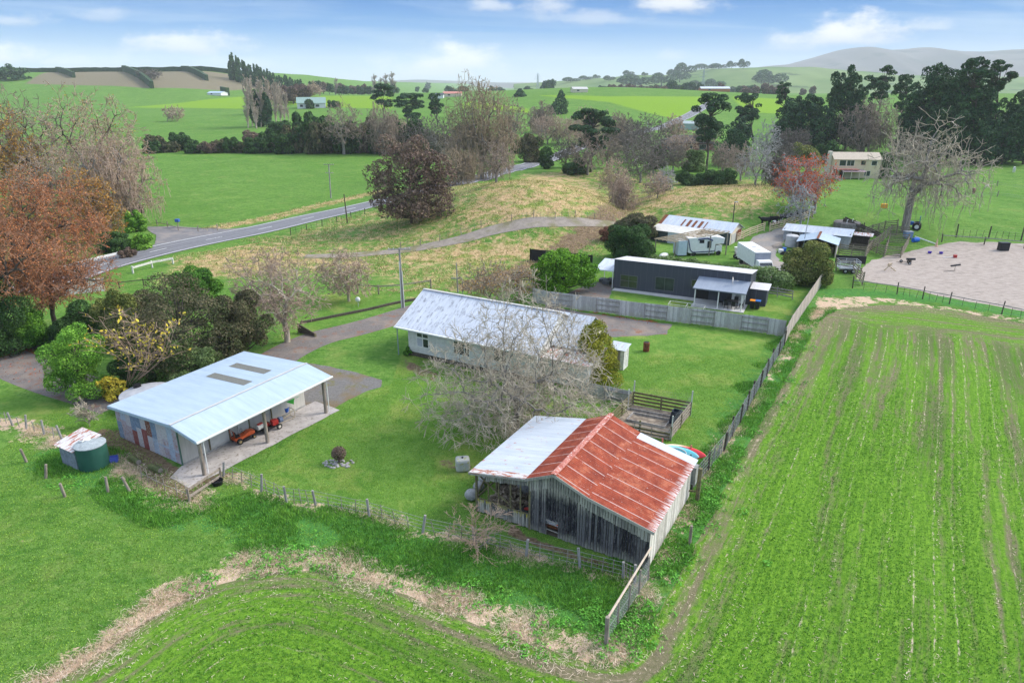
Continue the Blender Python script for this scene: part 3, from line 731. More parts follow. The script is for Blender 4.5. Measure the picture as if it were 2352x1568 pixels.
def weather_fn(nt):
    p = nt.coord(); x_, y_, z_ = nt.sep(p); n = nt.noise(p, 2.5, 5, .8)
    c = nt.mix(nt.rng(n, .35, .6), (.50, .50, .47), (.68, .68, .65))
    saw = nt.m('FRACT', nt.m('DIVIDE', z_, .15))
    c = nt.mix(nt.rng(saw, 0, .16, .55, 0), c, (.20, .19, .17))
    return nt.mix(nt.m('MULTIPLY', nt.rng(nt.noise(p, 5, 5, .8), .55, .62), nt.rng(z_, .3, 1.3, 1, .15)), c, (.22, .19, .15)), saw, .6, .02
m_weather = new_mat('white_weatherboards', weather_fn, .7, .2)

def boards(mb, p0, p1, zlo, zhi, t=.025, w=.2, seed=0, gap=.02, off=0):
    """vertical boards from p0 to p1; zlo/zhi may depend on the distance along"""
    rd = random.Random(seed); p0, p1 = Vector(p0), Vector(p1); L = (p1 - p0).length; d = (p1 - p0).normalized(); nrm = Vector((d.y, -d.x, 0)); s = 0
    while s < L - .03:
        ww = min(w * rd.uniform(.75, 1.15), L - s); a, b = p0 + d * (s + gap * rd.random()), p0 + d * (s + ww - gap)
        o = nrm * (off + rd.uniform(0, .012)); f = lambda q, k: (q(k) if callable(q) else q)
        zl = f(zlo, s + ww / 2) + rd.uniform(-.05, .03)
        pts = [a + o, b + o]; za, zb = f(zhi, s), f(zhi, s + ww)
        V = [(pts[0].x, pts[0].y, zl), (pts[1].x, pts[1].y, zl), (pts[1].x, pts[1].y, zb), (pts[0].x, pts[0].y, za)]
        mb.prism(V, nrm * -t); s += ww
    return mb

def window(root, x0, x1, z0, z1, y=0, side='y', mull=(), trans=None, fm=None, gm=None, out=-.03):
    """framed window on a wall; side 'y': wall runs along x at depth y; 'x': wall runs along y at x=y"""
    fm = fm or m_white; gm = gm or m_glass; t = .06
    def q(u, v, w): return (u, v, w) if side == 'y' else (v, u, w)
    f = MB(); a, b = y + out, y + .05 * (1 if out < 0 else -1)
    for u0, u1, w0, w1 in [(x0 - t, x1 + t, z1, z1 + t), (x0 - t, x1 + t, z0 - t, z0), (x0 - t, x0, z0, z1), (x1, x1 + t, z0, z1)] + [(m_ - .025, m_ + .025, z0, z1) for m_ in mull] + ([(x0, x1, trans - .025, trans + .025)] if trans else []):
        f.bx(q(u0, a, w0), q(u1, b, w1))
    fr = f.build('window', fm, root)
    g_ = MB(); g_.bx(q(x0, y + out * .4, z0), q(x1, b, z1)); g_.build('pane', gm, fr)
    return fr

# ------------------------------------------------------------------ old timber barn
AB = R(-29.5)
barn = empty('timber_barn', (-2.15, 34.82, 0), AB, 'old timber barn with dark flaking boards and a red corrugated roof', 'barn')
XR, ZR, XL, ZL_, XC, ZC, XE, ZE = 5.24, 4.30, 3.50, 3.52, 7.24, 3.52, 10.98, 2.62
def roofz(x): return float(np.interp(x, [-.3, XL, XR, XC, XE], [2.78, ZL_, ZR, ZC, ZE]))
Y0, Y1 = -.28, 8.0
# panels: u runs along the ridge so that the laps run down the slope
mb = MB(); mb.panel((XR, Y0, ZR), (XC, Y0, ZC), (XC, Y1, ZC), (XR, Y1, ZR)); 
def roof_slope(name, xa, za, xb, zb, y0, y1, mat, parent, t=.03, v0=0):
    m_ = MB(); a, b, c, d = (xa, y0, za), (xa, y1, za), (xb, y1, zb), (xb, y0, zb)
    m_.panel(a, b, c, d, t) if (xb < xa) else m_.panel(b, a, d, c, t)
    L = math.hypot(xb - xa, zb - za)
    for k in list(m_.uv)[:2]:
        q = m_.uv[k]; m_.uv[k] = [(p[0], p[1] + v0) for p in q]
    return m_.build(name, mat, parent)
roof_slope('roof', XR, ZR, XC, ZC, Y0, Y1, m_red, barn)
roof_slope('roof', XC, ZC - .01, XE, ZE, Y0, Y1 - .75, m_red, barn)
roof_slope('roof', XC, ZC - .01, XE, ZE, Y1 - .75, Y1 + .02, m_galv, barn)['label'] = 'unpainted pale strip at the back of the roof'
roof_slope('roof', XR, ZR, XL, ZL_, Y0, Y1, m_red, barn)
mb = MB(); mb.box((XR, (Y0 + Y1) / 2, ZR + .035), (.34, Y1 - Y0 + .1, .03)); mb.box((XR, (Y0 + Y1) / 2, ZR + .06), (.08, Y1 - Y0 + .1, .04)); mb.build('ridge_cap', m_redplain, barn)
o = roof_slope('lean_to_roof', XL - .01, ZL_ - .02, -.3, 2.78, Y0 + .55, Y1 + .1, m_galv, barn); o['label'] = 'pale galvanised lean-to roof with rust patches'
o = roof_slope('lean_to_roof', XL - .01, ZL_ - .02, -.3, 2.78, Y0 - .05, Y0 + .545, m_galv_rust, barn)
mb = MB()
for a, b in (((-.3, 2.72), (XL, ZL_ - .09)), ((XL, ZL_ - .09), (XR, ZR - .08)), ((XR, ZR - .08), (XC, ZC - .09)), ((XC, ZC - .09), (XE, ZE - .07))):
    mb.bar((a[0], Y0 - .015, a[1]), (b[0], Y0 - .015, b[1]), .03, .17)
mb.build('bargeboard', m_bgable, barn)
mb = MB(); rz_ = lambda s: roofz(s + 3.62) - .10
boards(mb, (3.62, 0, 0), (4.72, 0, 0), .1, lambda s: rz_(s) - .72, seed=1, w=.17)
boards(mb, (4.72, 0, 0), (5.42, 0, 0), 1.12, lambda s: rz_(s + 1.1) - .72, seed=2, w=.17)
boards(mb, (5.42, 0, 0), (10.7, 0, 0), .08, lambda s: rz_(s + 1.8) - .72, seed=3, w=.17)
mb.build('front_wall', m_bdark, barn)
mb = MB(); boards(mb, (3.62, -.03, 0), (10.7, -.03, 0), lambda s: rz_(s) - .85, rz_, seed=4, w=.17); mb.build('gable_boards', m_bgable, barn)
mb = MB(); boards(mb, (10.7, 0, 0), (10.7, 7.8, 0), .08, 2.58, seed=5, w=.17); mb.build('side_wall', m_bpale, barn)['label'] = 'side wall of pale bleached boards'
mb = MB(); boards(mb, (10.7, 7.8, 0), (0, 7.8, 0), .1, lambda s: roofz(10.7 - s) - .1, seed=6); mb.build('back_wall', m_bgable, barn)
mb = MB(); boards(mb, (0, 7.8, 0), (0, 2.4, 0), .1, 2.7, seed=7); mb.build('end_wall', m_bgable, barn)
mb = MB(); boards(mb, (3.66, 6.8, 0), (3.66, .02, 0), .1, 3.4, seed=8); mb.build('inner_wall', m_bdark, barn)
mb = MB(); boards(mb, (0, 0, 0), (3.6, 0, 0), .12, .98, seed=9, w=.15, gap=.02); mb.build('lean_to_wall', m_bmoss, barn)['label'] = 'low lean-to wall with yellow lichen'
mb = MB(); boards(mb, (.7, 0, 0), (3.6, 0, 0), lambda s: roofz(s + .7) - .62, lambda s: roofz(s + .7) - .12, seed=10, w=.15); mb.build('fringe_boards', m_bgable, barn)
mb = MB()
for x in (.04, 3.62): mb.box((x, .03, (roofz(x) - .1) / 2), (.12, .1, roofz(x) - .1))
for x in (.85, 1.55, 2.35, 3.0): mb.box((x, .05, (roofz(x) - .1) / 2), (.07, .07, roofz(x) - .12))
mb.box((1.83, .03, 1.0), (3.6, .09, .05)); mb.bar((.1, .1, 2.6), (2.4, .1, 1.05), .05, .1); mb.bar((.06, .1, 1.2), (.06, 2.2, 2.6), .05, .12)
mb.bar((.06, 2.3, .1), (.06, 2.3, 2.8), .1, .1); mb.bar((.06, 0, 1.0), (.06, 2.3, 1.0), .05, .1)
mb.build('frame', m_moss_w, barn)
mb = MB(); mb.bx((0, .1, .02), (10.6, 7.7, .05)); mb.build('floor', mott('barn_dirt_floor', (.08, .065, .05), (.14, .12, .09), 3), barn)
mb = MB(); mb.bar((4.7, .05, .42), (5.44, .05, .38), .03, .05); mb.bar((4.7, -.02, 1.08), (5.44, -.02, 1.02), .03, .08); mb.each('hatch_frame', m_bgable, barn)
def bl(x, y, z=0): return barn.matrix_basis @ Vector((x, y, z))
barn.matrix_basis  # local frame of the barn
BM = Matrix.Translation((-2.15, 34.82, 0)) @ Matrix.Rotation(AB, 4, 'Z')
def bl(x, y, z=0): return BM @ Vector((x, y, z))
# junk seen through the hatch
ro = empty('junk_trailer', bl(5.0, .75, .05), AB, 'white and red junk seen through the low hatch in the barn wall', 'trailer')
mb = MB(); mb.bx((-.9, -.35, .45), (.9, .5, .75)); mb.bar((-.9, -.4, .9), (.9, -.4, .82), .05, .08); mb.build('body', mott('scuffed_white', (.6, .6, .62), (.75, .75, .76), 5, c=(.45, .06, .04)), ro)
mb = MB(); mb.box((.25, -.42, .62), (.12, .05, .07)); mb.build('light', mott('orange_lens', (.8, .12, .03), (.85, .16, .03)), ro)
mb = MB(); mb.bx((-.9, -.3, .2), (.9, .4, .4)); mb.build('chassis', m_rustmetal, ro)
# firewood heap, tyres and drum under the lean-to
rd = random.Random(5); mb = MB()
for k in range(330):
    x, y = rd.uniform(.35, 2.7), rd.uniform(.35, 3.6); hmax = .2 + .75 * math.exp(-((x - 1.5) ** 2 / 1.1 + (y - 1.6) ** 2 / 1.6))
    mb.box((x, y, rd.uniform(.08, hmax)), (.09 + rd.random() * .08, .26 + rd.random() * .16, .08 + rd.random() * .07), rd.uniform(0, 6), rd.uniform(-.5, .5), rd.uniform(-.5, .5))
ro = empty('firewood_heap', bl(0, 0, .05), AB, 'heap of split grey firewood under the barn lean-to', 'firewood')
mb.build('split_logs', mott('split_logs', (.12, .095, .07), (.36, .29, .21), 6, c=(.45, .38, .3)), ro)
def tyre(mb, c, r=.33, w=.2, n=22):
    pr = [(r * .62, 0), (r * .9, -.0), (r, w * .25), (r, w * .75), (r * .9, w), (r * .62, w), (r * .55, w * .5), (r * .62, 0)]
    b = len(mb.v); c = Vector(c); vs = []
    for q, z in pr:
        for k in range(n):
            a = 2 * math.pi * k / n; vs.append(c + Vector((math.cos(a) * q, math.sin(a) * q, z)))
    mb._add(vs, [(j * n + k, j * n + (k + 1) % n, (j + 1) * n + (k + 1) % n, (j + 1) * n + k) for j in range(len(pr) - 1) for k in range(n)])
for (x, y, zs, lab, rimc) in ((2.72, .45, (.08, .3, .52), 'stack of tyres with a bright alloy wheel on top, left of the blue drum', (.6, .6, .62)),):
    ro = empty('tyre_stack', bl(x, y, 0), 0, lab, 'tyres')
    for z in zs:
        mb = MB(); tyre(mb, (0, 0, z)); mb.build('tyre', m_rubber, ro, smooth=True)
    mb = MB(); mb.lathe([(.2, .55), (.2, .66), (.16, .68), (.05, .64)], n=14); mb.build('rim', mott('alloy', rimc, (.5, .5, .5), 9, metal=.5, rough=.3), ro)
ro = empty('blue_drum', bl(3.25, .4, .03), 0, 'dark blue plastic drum standing in the barn lean-to under a tyre', 'drum')
mb = MB(); mb.lathe([(.27, 0), (.29, .03), (.29, .3), (.3, .32), (.29, .34), (.29, .6), (.3, .62), (.29, .64), (.29, .86), (.27, .88), (0.01, .88)], n=20); mb.build('body', mott('blue_plastic', (.015, .035, .07), (.02, .05, .09), 4, rough=.4), ro, smooth=True)
ro = empty('loose_tyre', bl(3.25, .4, .92), 0, 'tyre with red wheel lying on the blue drum in the barn', 'tyre')
mb = MB(); tyre(mb, (0, 0, 0), .34, .18); mb.build('tyre', m_rubber, ro, smooth=True)
mb = MB(); mb.lathe([(.2, .04), (.2, .12), (.12, .13), (.05, .1)], n=14); mb.build('rim', mott('red_rim', (.35, .03, .03), (.45, .05, .05), 5), ro)
ro = empty('dark_boiler', bl(1.9, 2.9, .1), AB, 'old rounded grey copper tub behind the firewood in the lean-to', 'tub')
mb = MB(); mb.lathe([(.55, .3), (.62, .5), (.62, 1.1), (.5, 1.35), (.1, 1.42)], n=20); mb.build('shell', m_conc2, ro, smooth=True)

# ------------------------------------------------------------------ three-bay carport shed
AC = R(58.0)
CM = Matrix.Translation((-20.2, 38.9, 0)) @ Matrix.Rotation(AC, 4, 'Z')
def cl(x, y, z=0): return CM @ Vector((x, y, z))
shed = empty('carport_shed', (-20.2, 38.9, 0), AC, 'long shed with pale blue roof, patchwork iron end and open carport front', 'shed')
def cz(y): return float(np.interp(y, [-.35, 2.33, 9.95], [2.72, 3.18, 2.62]))
K_ = .3
mb = MB(); mb.panel((-.35, 2.33, 3.18), (11.3, 2.33, 3.18 + K_), (11.3, 9.95, 2.62 + K_), (-.35, 9.95, 2.62)); mb.build('roof', m_zinc, shed)
mb = MB(); mb.panel((-.35, -.35, 2.72), (11.3, -.35, 2.72 + K_), (11.3, 2.33, 3.18 + K_), (-.35, 2.33, 3.18)); mb.build('carport_roof', m_zinc, shed)
mb = MB(); mb.bar((-.38, 2.33, 3.215), (11.33, 2.33, 3.215 + K_), .16, .03); mb.build('flashing', m_lconc, shed)
mb = MB(); mb.bar((-.4, -.42, 2.66), (11.35, -.42, 2.66 + K_), .12, .1); mb.build('gutter', m_white, shed)
mb = MB(); mb.bar((-.36, -.35, 2.6), (-.36, 2.33, 3.06), .03, .16); mb.bar((-.36, 2.33, 3.06), (-.36, 9.95, 2.5), .03, .16); mb.build('bargeboard', m_zinc, shed)
mb = MB()
for q in ([(465, 866), (497, 859), (585, 883), (567, 890)], [(519, 844), (536, 837), (634, 856), (612, 864)]):
    L = [CM.inverted() @ P(a, b, 2.98) for a, b in q]
    xa = (L[0].x + L[3].x) / 2; xb = (L[1].x + L[2].x) / 2; ya = max(L[0].y, L[1].y); yb = max(2.6, min(L[2].y, L[3].y))
    x0, x1 = min(xa, xb), max(xa, xb); mb.panel((x0, yb, cz(yb) + .012 + K_ * (x0 + .35) / 11.65), (x1, yb, cz(yb) + .012 + K_ * (x1 + .35) / 11.65), (x1, ya, cz(ya) + .012 + K_ * (x1 + .35) / 11.65), (x0, ya, cz(ya) + .012 + K_ * (x0 + .35) / 11.65), .01)
mb.each('skylight', m_skylight, shed)
# patchwork end wall
pm = [mott('patch_mauve', (.32, .26, .28), (.42, .37, .38), 2, c=(.3, .13, .09)), mott('patch_blue', (.12, .17, .24), (.20, .26, .34), 3, c=(.35, .36, .38)), mott('patch_rusty_white', (.40, .38, .38), (.50, .48, .48), 7, 6, c=(.30, .12, .07)),
      mott('patch_red', (.20, .05, .045), (.27, .10, .085), 4), mott('patch_grey', (.28, .33, .40), (.38, .43, .50), 2, c=(.3, .27, .26)), mott('patch_rust', (.12, .03, .02), (.24, .09, .05), 4, 5, c=(.45, .4, .36))]
seqT = [2, 0, 4, 2, 4, 1, 2, 5, 2, 1, 2, 0, 1, 2, 4, 0, 2][:11]; seqT = [0, 4, 2, 1, 1, 2, 5, 1, 2, 2, 4, 0]; seqB = [1, 0, 0, 3, 2, 3, 2, 4, 2, 0, 4, 0]
mb = MB(); n = 12; wy = (9.75 - 2.33) / n
for k in range(n):
    ya = 9.75 - k * wy; yb = ya - wy; split = 1.35 + .25 * math.sin(k * 1.7); zt = cz((ya + yb) / 2) - .04
    mb.m = seqT[k]; mb.bx((-.012 - .004 * (k % 2), ya, split), (.02, yb + .004, zt))
    mb.m = seqB[k]; mb.bx((-.024 - .004 * (k % 3), ya, .05), (.02, yb + .004, split + .05))
mb.m = 4; mb.bx((-.045, 5.0, .9), (-.03, 2.5, 1.02))
mb.build('end_wall', pm, shed)['label'] = 'end wall patched from mauve, blue and rusty iron sheets'
mb = MB(); mb.panel((10.7, 2.33, .1), (0, 2.33, .1), (0, 2.33, 3.1), (10.7, 2.33, 3.1), -.03); mb.build('front_wall', m_cream, shed)
mb = MB(); mb.bx((0, 9.72, .05), (10.7, 9.78, 2.6)); mb.bx((10.68, 2.36, .05), (10.74, 9.72, 2.62)); mb.build('rear_walls', m_cream, shed)
mb = MB(); mb.bx((0, 2.27, .0), (10.7, 2.33, .14)); mb.build('plinth', m_conc2, shed)
mb = MB(); mb.bar((-.03, 2.3, 0), (-.03, 2.3, 3.1), .07, .09); mb.build('corner_board', mott('green_trim', (.05, .12, .09), (.08, .16, .12)), shed)
for x, k in ((0, 0), (5.1, 1), (10.7, 2)):
    mb = MB(); mb.tube((x, 0, 0), (x, 0, 2.62 + K_ * x / 11.65), .13, .12, 12); mb.build('post', m_wood, shed, smooth=True)
mb = MB(); mb.tube((.2, -.16, .1), (.2, -.16, 2.6), .035, .035, 8); mb.tube((.2, -.16, 2.6), (.2, -.38, 2.62), .035, .035, 8); mb.tube((10.9, -.16, .1), (10.9, -.16, 2.6), .035, .035, 8); mb.each('downpipe', m_white, shed)
mb = MB(); mb.box((2.9, 2.27, 1.15), (1.5, .04, 1.6)); mb.box((4.9, 2.27, 1.3), (.9, .04, 1.9)); mb.build('door', mott('pale_door', (.5, .5, .47), (.58, .57, .53)), shed)
mb = MB()
for x in (2.1, 3.7, 5.4, 7.4): mb.box((x, 2.24, 1.45), (.08, .05, 2.5))
mb.each('wall_stud', m_moss_w, shed)
so = sheet('concrete_slab', [tuple(cl(x, y)[:2]) for x, y in ((-1.5, -.55), (11.6, -.6), (11.7, 2.3), (0, 2.35), (-1.4, 1.6))], .03, m_conc, .5, .06, 21, 'stained concrete slab under the open carport')
tag(so, kind='structure')

# green tank, pump shed, concrete tank
tp = G(222, 1092); tp.y += 1.3; tp.x -= .1
tp.x -= .75
ro = empty('green_water_tank', tp, 0, 'round dark green water tank with pale flat lid beside the tin shed', 'water tank'); ro.scale = (.85, .85, .92)
mb = MB(); mb.lathe([(1.08, 0), (1.10, .1), (1.10, 1.75), (1.02, 1.8)], n=48); mb.build('wall', mott('dark_green_tank', (.018, .085, .06), (.025, .105, .075), 1.5), ro, smooth=True)
mb = MB(); mb.lathe([(1.13, 1.76), (1.13, 1.82), (.6, 1.93), (.02, 1.98)], n=48); mb.build('lid', mott('tank_lid', (.26, .30, .31), (.36, .40, .41), 3, c=(.2, .22, .22)), ro, smooth=True)
mb = MB(); mb.tube((-.35, .3, 1.9), (-.35, .3, 2.02), .25, .25, 16); mb.path([(-.9, .1, 1.95), (-.5, -.1, 2.0), (-.3, .3, 2.05)], .04); mb.build('inlet', m_white, ro)
q = G(185, 1076)
ro = empty('tin_shed', (q.x - .45, q.y + .9, 0), R(-29.5), 'small tin shed with rusty red sloping roof next to the green tank', 'shed')
mb = MB(); mb.bx((-.9, -.75, 0), (.9, -.7, 1.45)); mb.bx((.86, -.7, 0), (.9, .95, 1.7)); mb.bx((-.9, .9, 0), (.86, .95, 1.7)); mb.bx((-.9, -.7, 0), (-.86, .1, 1.55)); mb.bx((-.9, .6, 0), (-.86, .9, 1.65)); mb.build('wall', mott('dull_iron', (.16, .18, .21), (.26, .29, .33), 3, c=(.12, .13, .15)), ro)
mb = MB(); mb.panel((-1.15, -.95, 1.48), (1.1, -.95, 1.48), (1.1, 1.1, 1.85), (-1.15, 1.1, 1.85)); mb.build('roof', m_galv_rust, ro)
q = P(338, 897, 1.2)
ro = empty('round_concrete_tank', (q.x, q.y, 0), 0, 'low round grey concrete tank half hidden behind the carport shed', 'water tank')
mb = MB(); mb.lathe([(2.0, 0), (2.0, .95), (1.9, 1.03)], n=40); mb.build('wall', m_conc2, ro, smooth=True)
mb = MB(); mb.lathe([(2.06, .97), (2.04, 1.05), (.6, 1.3), (.02, 1.34)], n=40); mb.build('lid', mott('pale_tank_top', (.34, .35, .38), (.45, .46, .49), 2), ro, smooth=True)
mb = MB(); mb.tube((-1.2, .8, 1.1), (-1.2, .8, 1.4), .3, .3, 16); mb.build('hatch', m_black, ro)

# ------------------------------------------------------------------ white weatherboard house
HO = (-9.75, 60.2, 0)
HM = Matrix.Translation(HO) @ Matrix.Rotation(AB, 4, 'Z')
house = empty('white_house', HO, AB, 'white weatherboard house with weathered grey iron roof behind the big bare tree', 'house')
LX = 13.6
mb = MB(); mb.bx((0, 0, .45), (LX, .12, 3.0)); mb.bx((0, .12, .45), (.12, 8.4, 3.0)); mb.bx((LX - .12, .12, .45), (LX, 8.4, 3.0)); mb.bx((.12, 8.28, .45), (LX - .12, 8.4, 3.0))
mb.prism([(.01, .02, 3.0), (.01, 8.38, 3.0), (.01, 4.2, 5.15)], (.11, 0, 0)); mb.prism([(LX - .12, .02, 3.0), (LX - .12, 8.38, 3.0), (LX - .12, 4.2, 5.15)], (.11, 0, 0)); mb.build('wall', m_weather, house)
mb = MB(); mb.bx((.05, .05, 0), (LX - .05, .1, .45)); mb.build('base_boards', m_wood_d, house)
mb = MB(); mb.panel((-1.1, -.55, 2.85), (LX + .3, -.55, 2.85), (LX + .3, 4.2, 5.28), (-1.1, 4.2, 5.28)); mb.build('roof', m_oldgrey, house)
mb = MB(); mb.panel((LX + .3, 8.95, 2.85), (-1.1, 8.95, 2.85), (-1.1, 4.2, 5.275), (LX + .3, 4.2, 5.275)); mb.build('rear_roof', m_oldgrey, house)
mb = MB(); mb.bar((-1.12, 4.2, 5.31), (LX + .32, 4.2, 5.31), .3, .04); mb.build('ridge_cap', m_lconc, house)
mb = MB(); mb.bar((-1.15, -.62, 2.82), (LX + .35, -.62, 2.82), .13, .1); mb.bar((-1.12, -.55, 2.78), (-1.12, 4.2, 5.2), .03, .16); mb.bar((-1.12, 4.2, 5.2), (-1.12, 8.95, 2.78), .03, .16); mb.bar((LX + .32, -.55, 2.78), (LX + .32, 4.2, 5.2), .03, .16); mb.build('gutter', m_white, house)
window(house, 1.05, 1.62, 1.15, 1.95, 0, 'y', (), None, m_white, mott('curtain_glass', (.35, .37, .42), (.42, .44, .48), 2)); window(house, 1.72, 2.3, 1.15, 1.95, 0, 'y', (), None, m_white, m_glass)
window(house, 1.05, 1.62, 2.08, 2.42, 0, 'y'); window(house, 1.72, 2.3, 2.08, 2.42, 0, 'y')
window(house, 5.2, 6.8, 1.2, 2.4, 0, 'y', (5.7, 6.3)); window(house, 9.4, 10.6, 1.3, 2.4, 0, 'y', (10.0,))
mb = MB()
for x, y in ((-.95, -.4), (-.95, 3.2), (-.95, 6.8)): mb.tube((x, y, 0), (x, y, 2.85), .05, .05, 8)
mb.each('veranda_post', mott('blue_grey_post', (.2, .26, .28), (.28, .33, .35)), house)
mb = MB(); mb.bx((-1.0, 1.2, 0), (-.02, 6.5, .3)); mb.bx((-1.5, 2.4, 0), (-1.05, 3.8, .15)); mb.each('step', m_lconc, house)
wing = MB(); wing.bx((LX + .02, 3.0, .3), (16.0, 3.12, 2.75)); wing.bx((15.9, 3.12, .3), (16.0, 9.0, 2.75)); wing.bx((LX + .02, 8.9, .3), (15.9, 9.0, 2.75)); wing.prism([(15.9, 3.0, 2.75), (15.9, 9.0, 2.75), (15.9, 6.0, 4.4)], (.1, 0, 0)); wing.build('wing_wall', m_cream_p, house)
mb = MB(); mb.panel((10.5, 2.7, 2.7), (16.3, 2.7, 2.7), (16.3, 6.0, 4.75), (10.5, 6.0, 4.75)); mb.panel((16.3, 9.3, 2.7), (10.5, 9.3, 2.7), (10.5, 6.0, 4.745), (16.3, 6.0, 4.745)); mb.build('wing_roof', m_oldgrey, house)
mb = MB(); mb.bx((LX + .1, .9, .1), (18.0, 1.0, 2.3)); mb.bx((17.9, 1.0, .1), (18.0, 4.2, 2.4)); mb.build('lean_to_wall', m_offwhite, house)
mb = MB(); mb.panel((LX + .05, .6, 2.3), (18.25, .6, 2.3), (18.25, 4.5, 2.72), (LX + .05, 4.5, 2.72)); mb.build('lean_to_roof', m_galv_rust, house)
q = G(1420, 842)
ro = empty('garden_privy', (q.x, q.y, 0), AB, 'tiny white outhouse half hidden by the yellow-green bush', 'outhouse')
mb = MB(); mb.bx((-.7, -.6, 0), (.7, -.56, 1.9)); mb.bx((.66, -.56, 0), (.7, .6, 2.0)); mb.bx((-.7, -.56, 0), (-.66, .6, 2.0)); mb.bx((-.66, .56, 0), (.66, .6, 2.05)); mb.build('wall', m_offwhite, ro)
mb = MB(); mb.panel((-.85, -.75, 1.92), (.85, -.75, 1.92), (.85, .75, 2.15), (-.85, .75, 2.15)); mb.build('roof', m_galv, ro)
mb = MB(); mb.box((0, -.6, .95), (.7, .03, 1.7)); mb.build('door', m_wood, ro)

# ------------------------------------------------------------------ charcoal cottage
a_, b_ = G(1408, 662), G(1717, 701)
AK = math.atan2(b_.y - a_.y, b_.x - a_.x); KL = (b_ - a_).length
KM = Matrix.Translation(a_) @ Matrix.Rotation(AK, 4, 'Z')
def kl(px, py, y=0):   # local x and z of a point seen on the plane y of the cottage
    o = KM.inverted() @ Vector((0, 0, CAMH)); rx, ry, rz = ray(px, py); d = KM.to_3x3().inverted() @ Vector((rx, ry, rz)); t = (y - o.y) / d.y; p = o + d * t; return p.x, p.z
cot = empty('charcoal_cottage', a_, AK, 'long low charcoal clad cottage with flat pale roof and white-posted porch', 'cottage')
zt0, zt1 = kl(1413, 600)[1], kl(1719, 623)[1]; zt = (zt0 + zt1) / 2
mb = MB(); mb.panel((0, 0, 0), (KL, 0, 0), (KL, 0, zt), (0, 0, zt), .08); mb.build('front_wall', m_charcoal, cot)
mb = MB(); mb.prism([(0, .09, 0), (0, 5.5, 0), (0, 5.5, zt - .9), (0, .09, zt - .02)], (.1, 0, 0)); mb.prism([(KL - .1, .09, 0), (KL - .1, 5.5, 0), (KL - .1, 5.5, zt - .9), (KL - .1, .09, zt - .02)], (.1, 0, 0)); mb.bx((.1, 5.4, 0), (KL - .1, 5.5, zt - .92)); mb.build('side_wall', m_charcoal, cot)
mb = MB(); mb.panel((-.1, -.06, zt + .03), (KL + .1, -.06, zt + .03), (KL + .1, 5.7, zt - .85), (-.1, 5.7, zt - .85)); mb.build('roof', m_pale, cot)
m_alu = mott('dark_aluminium', (.10, .105, .11), (.14, .145, .15), 5, rough=.4)
for q, mu, tr, gm in (((1426, 631, 1462, 662), 1, .55, m_glassg), ((1507, 636, 1546, 669), 1, None, m_glass), ((1590, 643, 1602, 658), 0, None, m_glassg)):
    x0, zz1 = kl(q[0], q[1]); x1, zz0 = kl(q[2], q[3]); zz0 = max(zz0, .1)
    window(cot, x0, x1, zz0, zz1, 0, 'y', ((x0 + x1) / 2,) if mu else (), zz0 + (zz1 - zz0) * tr if tr else None, m_alu, gm)
mb = MB(); mb.box((KL * .6 + 1.2, -.02, 1.02), (1.6, .05, 1.95)); mb.build('sliding_door', m_dark, cot)
px0, pz0 = kl(1598, 660, -2.9); px1, _ = kl(1708, 668, -2.9)
mb = MB(); mb.panel((px0 - .25, -3.15, 2.22), (px1 + .35, -3.15, 2.22), (px1 + .35, -.0, 2.82), (px0 - .25, -.0, 2.82)); mb.build('porch_roof', m_porch, cot)
mb = MB(); mb.bar((px0 - .3, -3.2, 2.16), (px1 + .4, -3.2, 2.16), .1, .12); mb.build('gutter', mott('slate_gutter', (.12, .14, .17), (.16, .18, .21)), cot)
for x in (px0, (px0 + px1) / 2, px1 - .05):
    mb = MB(); mb.box((x, -2.95, 1.08), (.11, .11, 2.16)); mb.build('porch_post', m_white, cot)
mb = MB(); mb.bar((px0, -2.95, 2.12), (px1, -2.95, 2.12), .06, .14); mb.build('beam', m_white, cot)
mb = MB(); mb.bx((px0 - .3, -3.3, .01), (px1 + .3, -.0, .09)); mb.bx((0.2, -1.05, .01), (px0 - .31, -.0, .085)); mb.build('patio', m_lconc, cot)
mb = MB(); mb.bx((KL + .02, .3, 0), (KL + 1.9, 2.6, 2.0)); mb.build('annex', m_charcoal, cot)
mb = MB(); mb.panel((KL + .02, .1, 2.0), (KL + 2.1, .1, 2.0), (KL + 2.1, 2.8, 2.12), (KL + .02, 2.8, 2.12)); mb.build('annex_roof', m_pale, cot)
mb = MB(); mb.panel((-2.6, .1, 2.15), (-.04, .1, 2.2), (-.04, 4.2, 2.7), (-2.6, 4.2, 2.7)); mb.build('canopy_roof', m_galv, cot)
mb = MB()
for x, y in ((-2.5, .2), (-.15, .1), (-2.5, 4.0)): mb.box((x, y, 1.1), (.09, .09, 2.2))
mb.bar((-2.55, .15, 2.1), (-.04, .15, 2.12), .05, .1); mb.each('canopy_post', m_white, cot)
x_, z_ = kl(1791.6 - 0 if 0 else 1683, 655, -1.2)
mb = MB(); d = Vector((x_, -1.3, 2.62)); mb.tube(d, d + Vector((0, 0, .45)), .03, .03, 8); mb.lathe([(.02, 0), (.2, .03), (.33, .1), (.3, .1), (.02, .02)], n=18)
dish = MB(); dish.tube((x_, -1.3, 2.6), (x_, -1.3, 3.05), .03, .03, 8)
n_ = 18; vs = []
for r_, h_ in ((.02, 0), (.2, .03), (.36, .1), (.37, .12), (.2, .05), (.02, .02)):
    for k in range(n_):
        a = 2 * math.pi * k / n_; vs.append(Vector((x_ + .04 - h_, -1.3 + math.cos(a) * r_ * .6, 3.15 + math.sin(a) * r_)))
dish._add(vs, [(j * n_ + k, j * n_ + (k + 1) % n_, (j + 1) * n_ + (k + 1) % n_, (j + 1) * n_ + k) for j in range(5) for k in range(n_)])
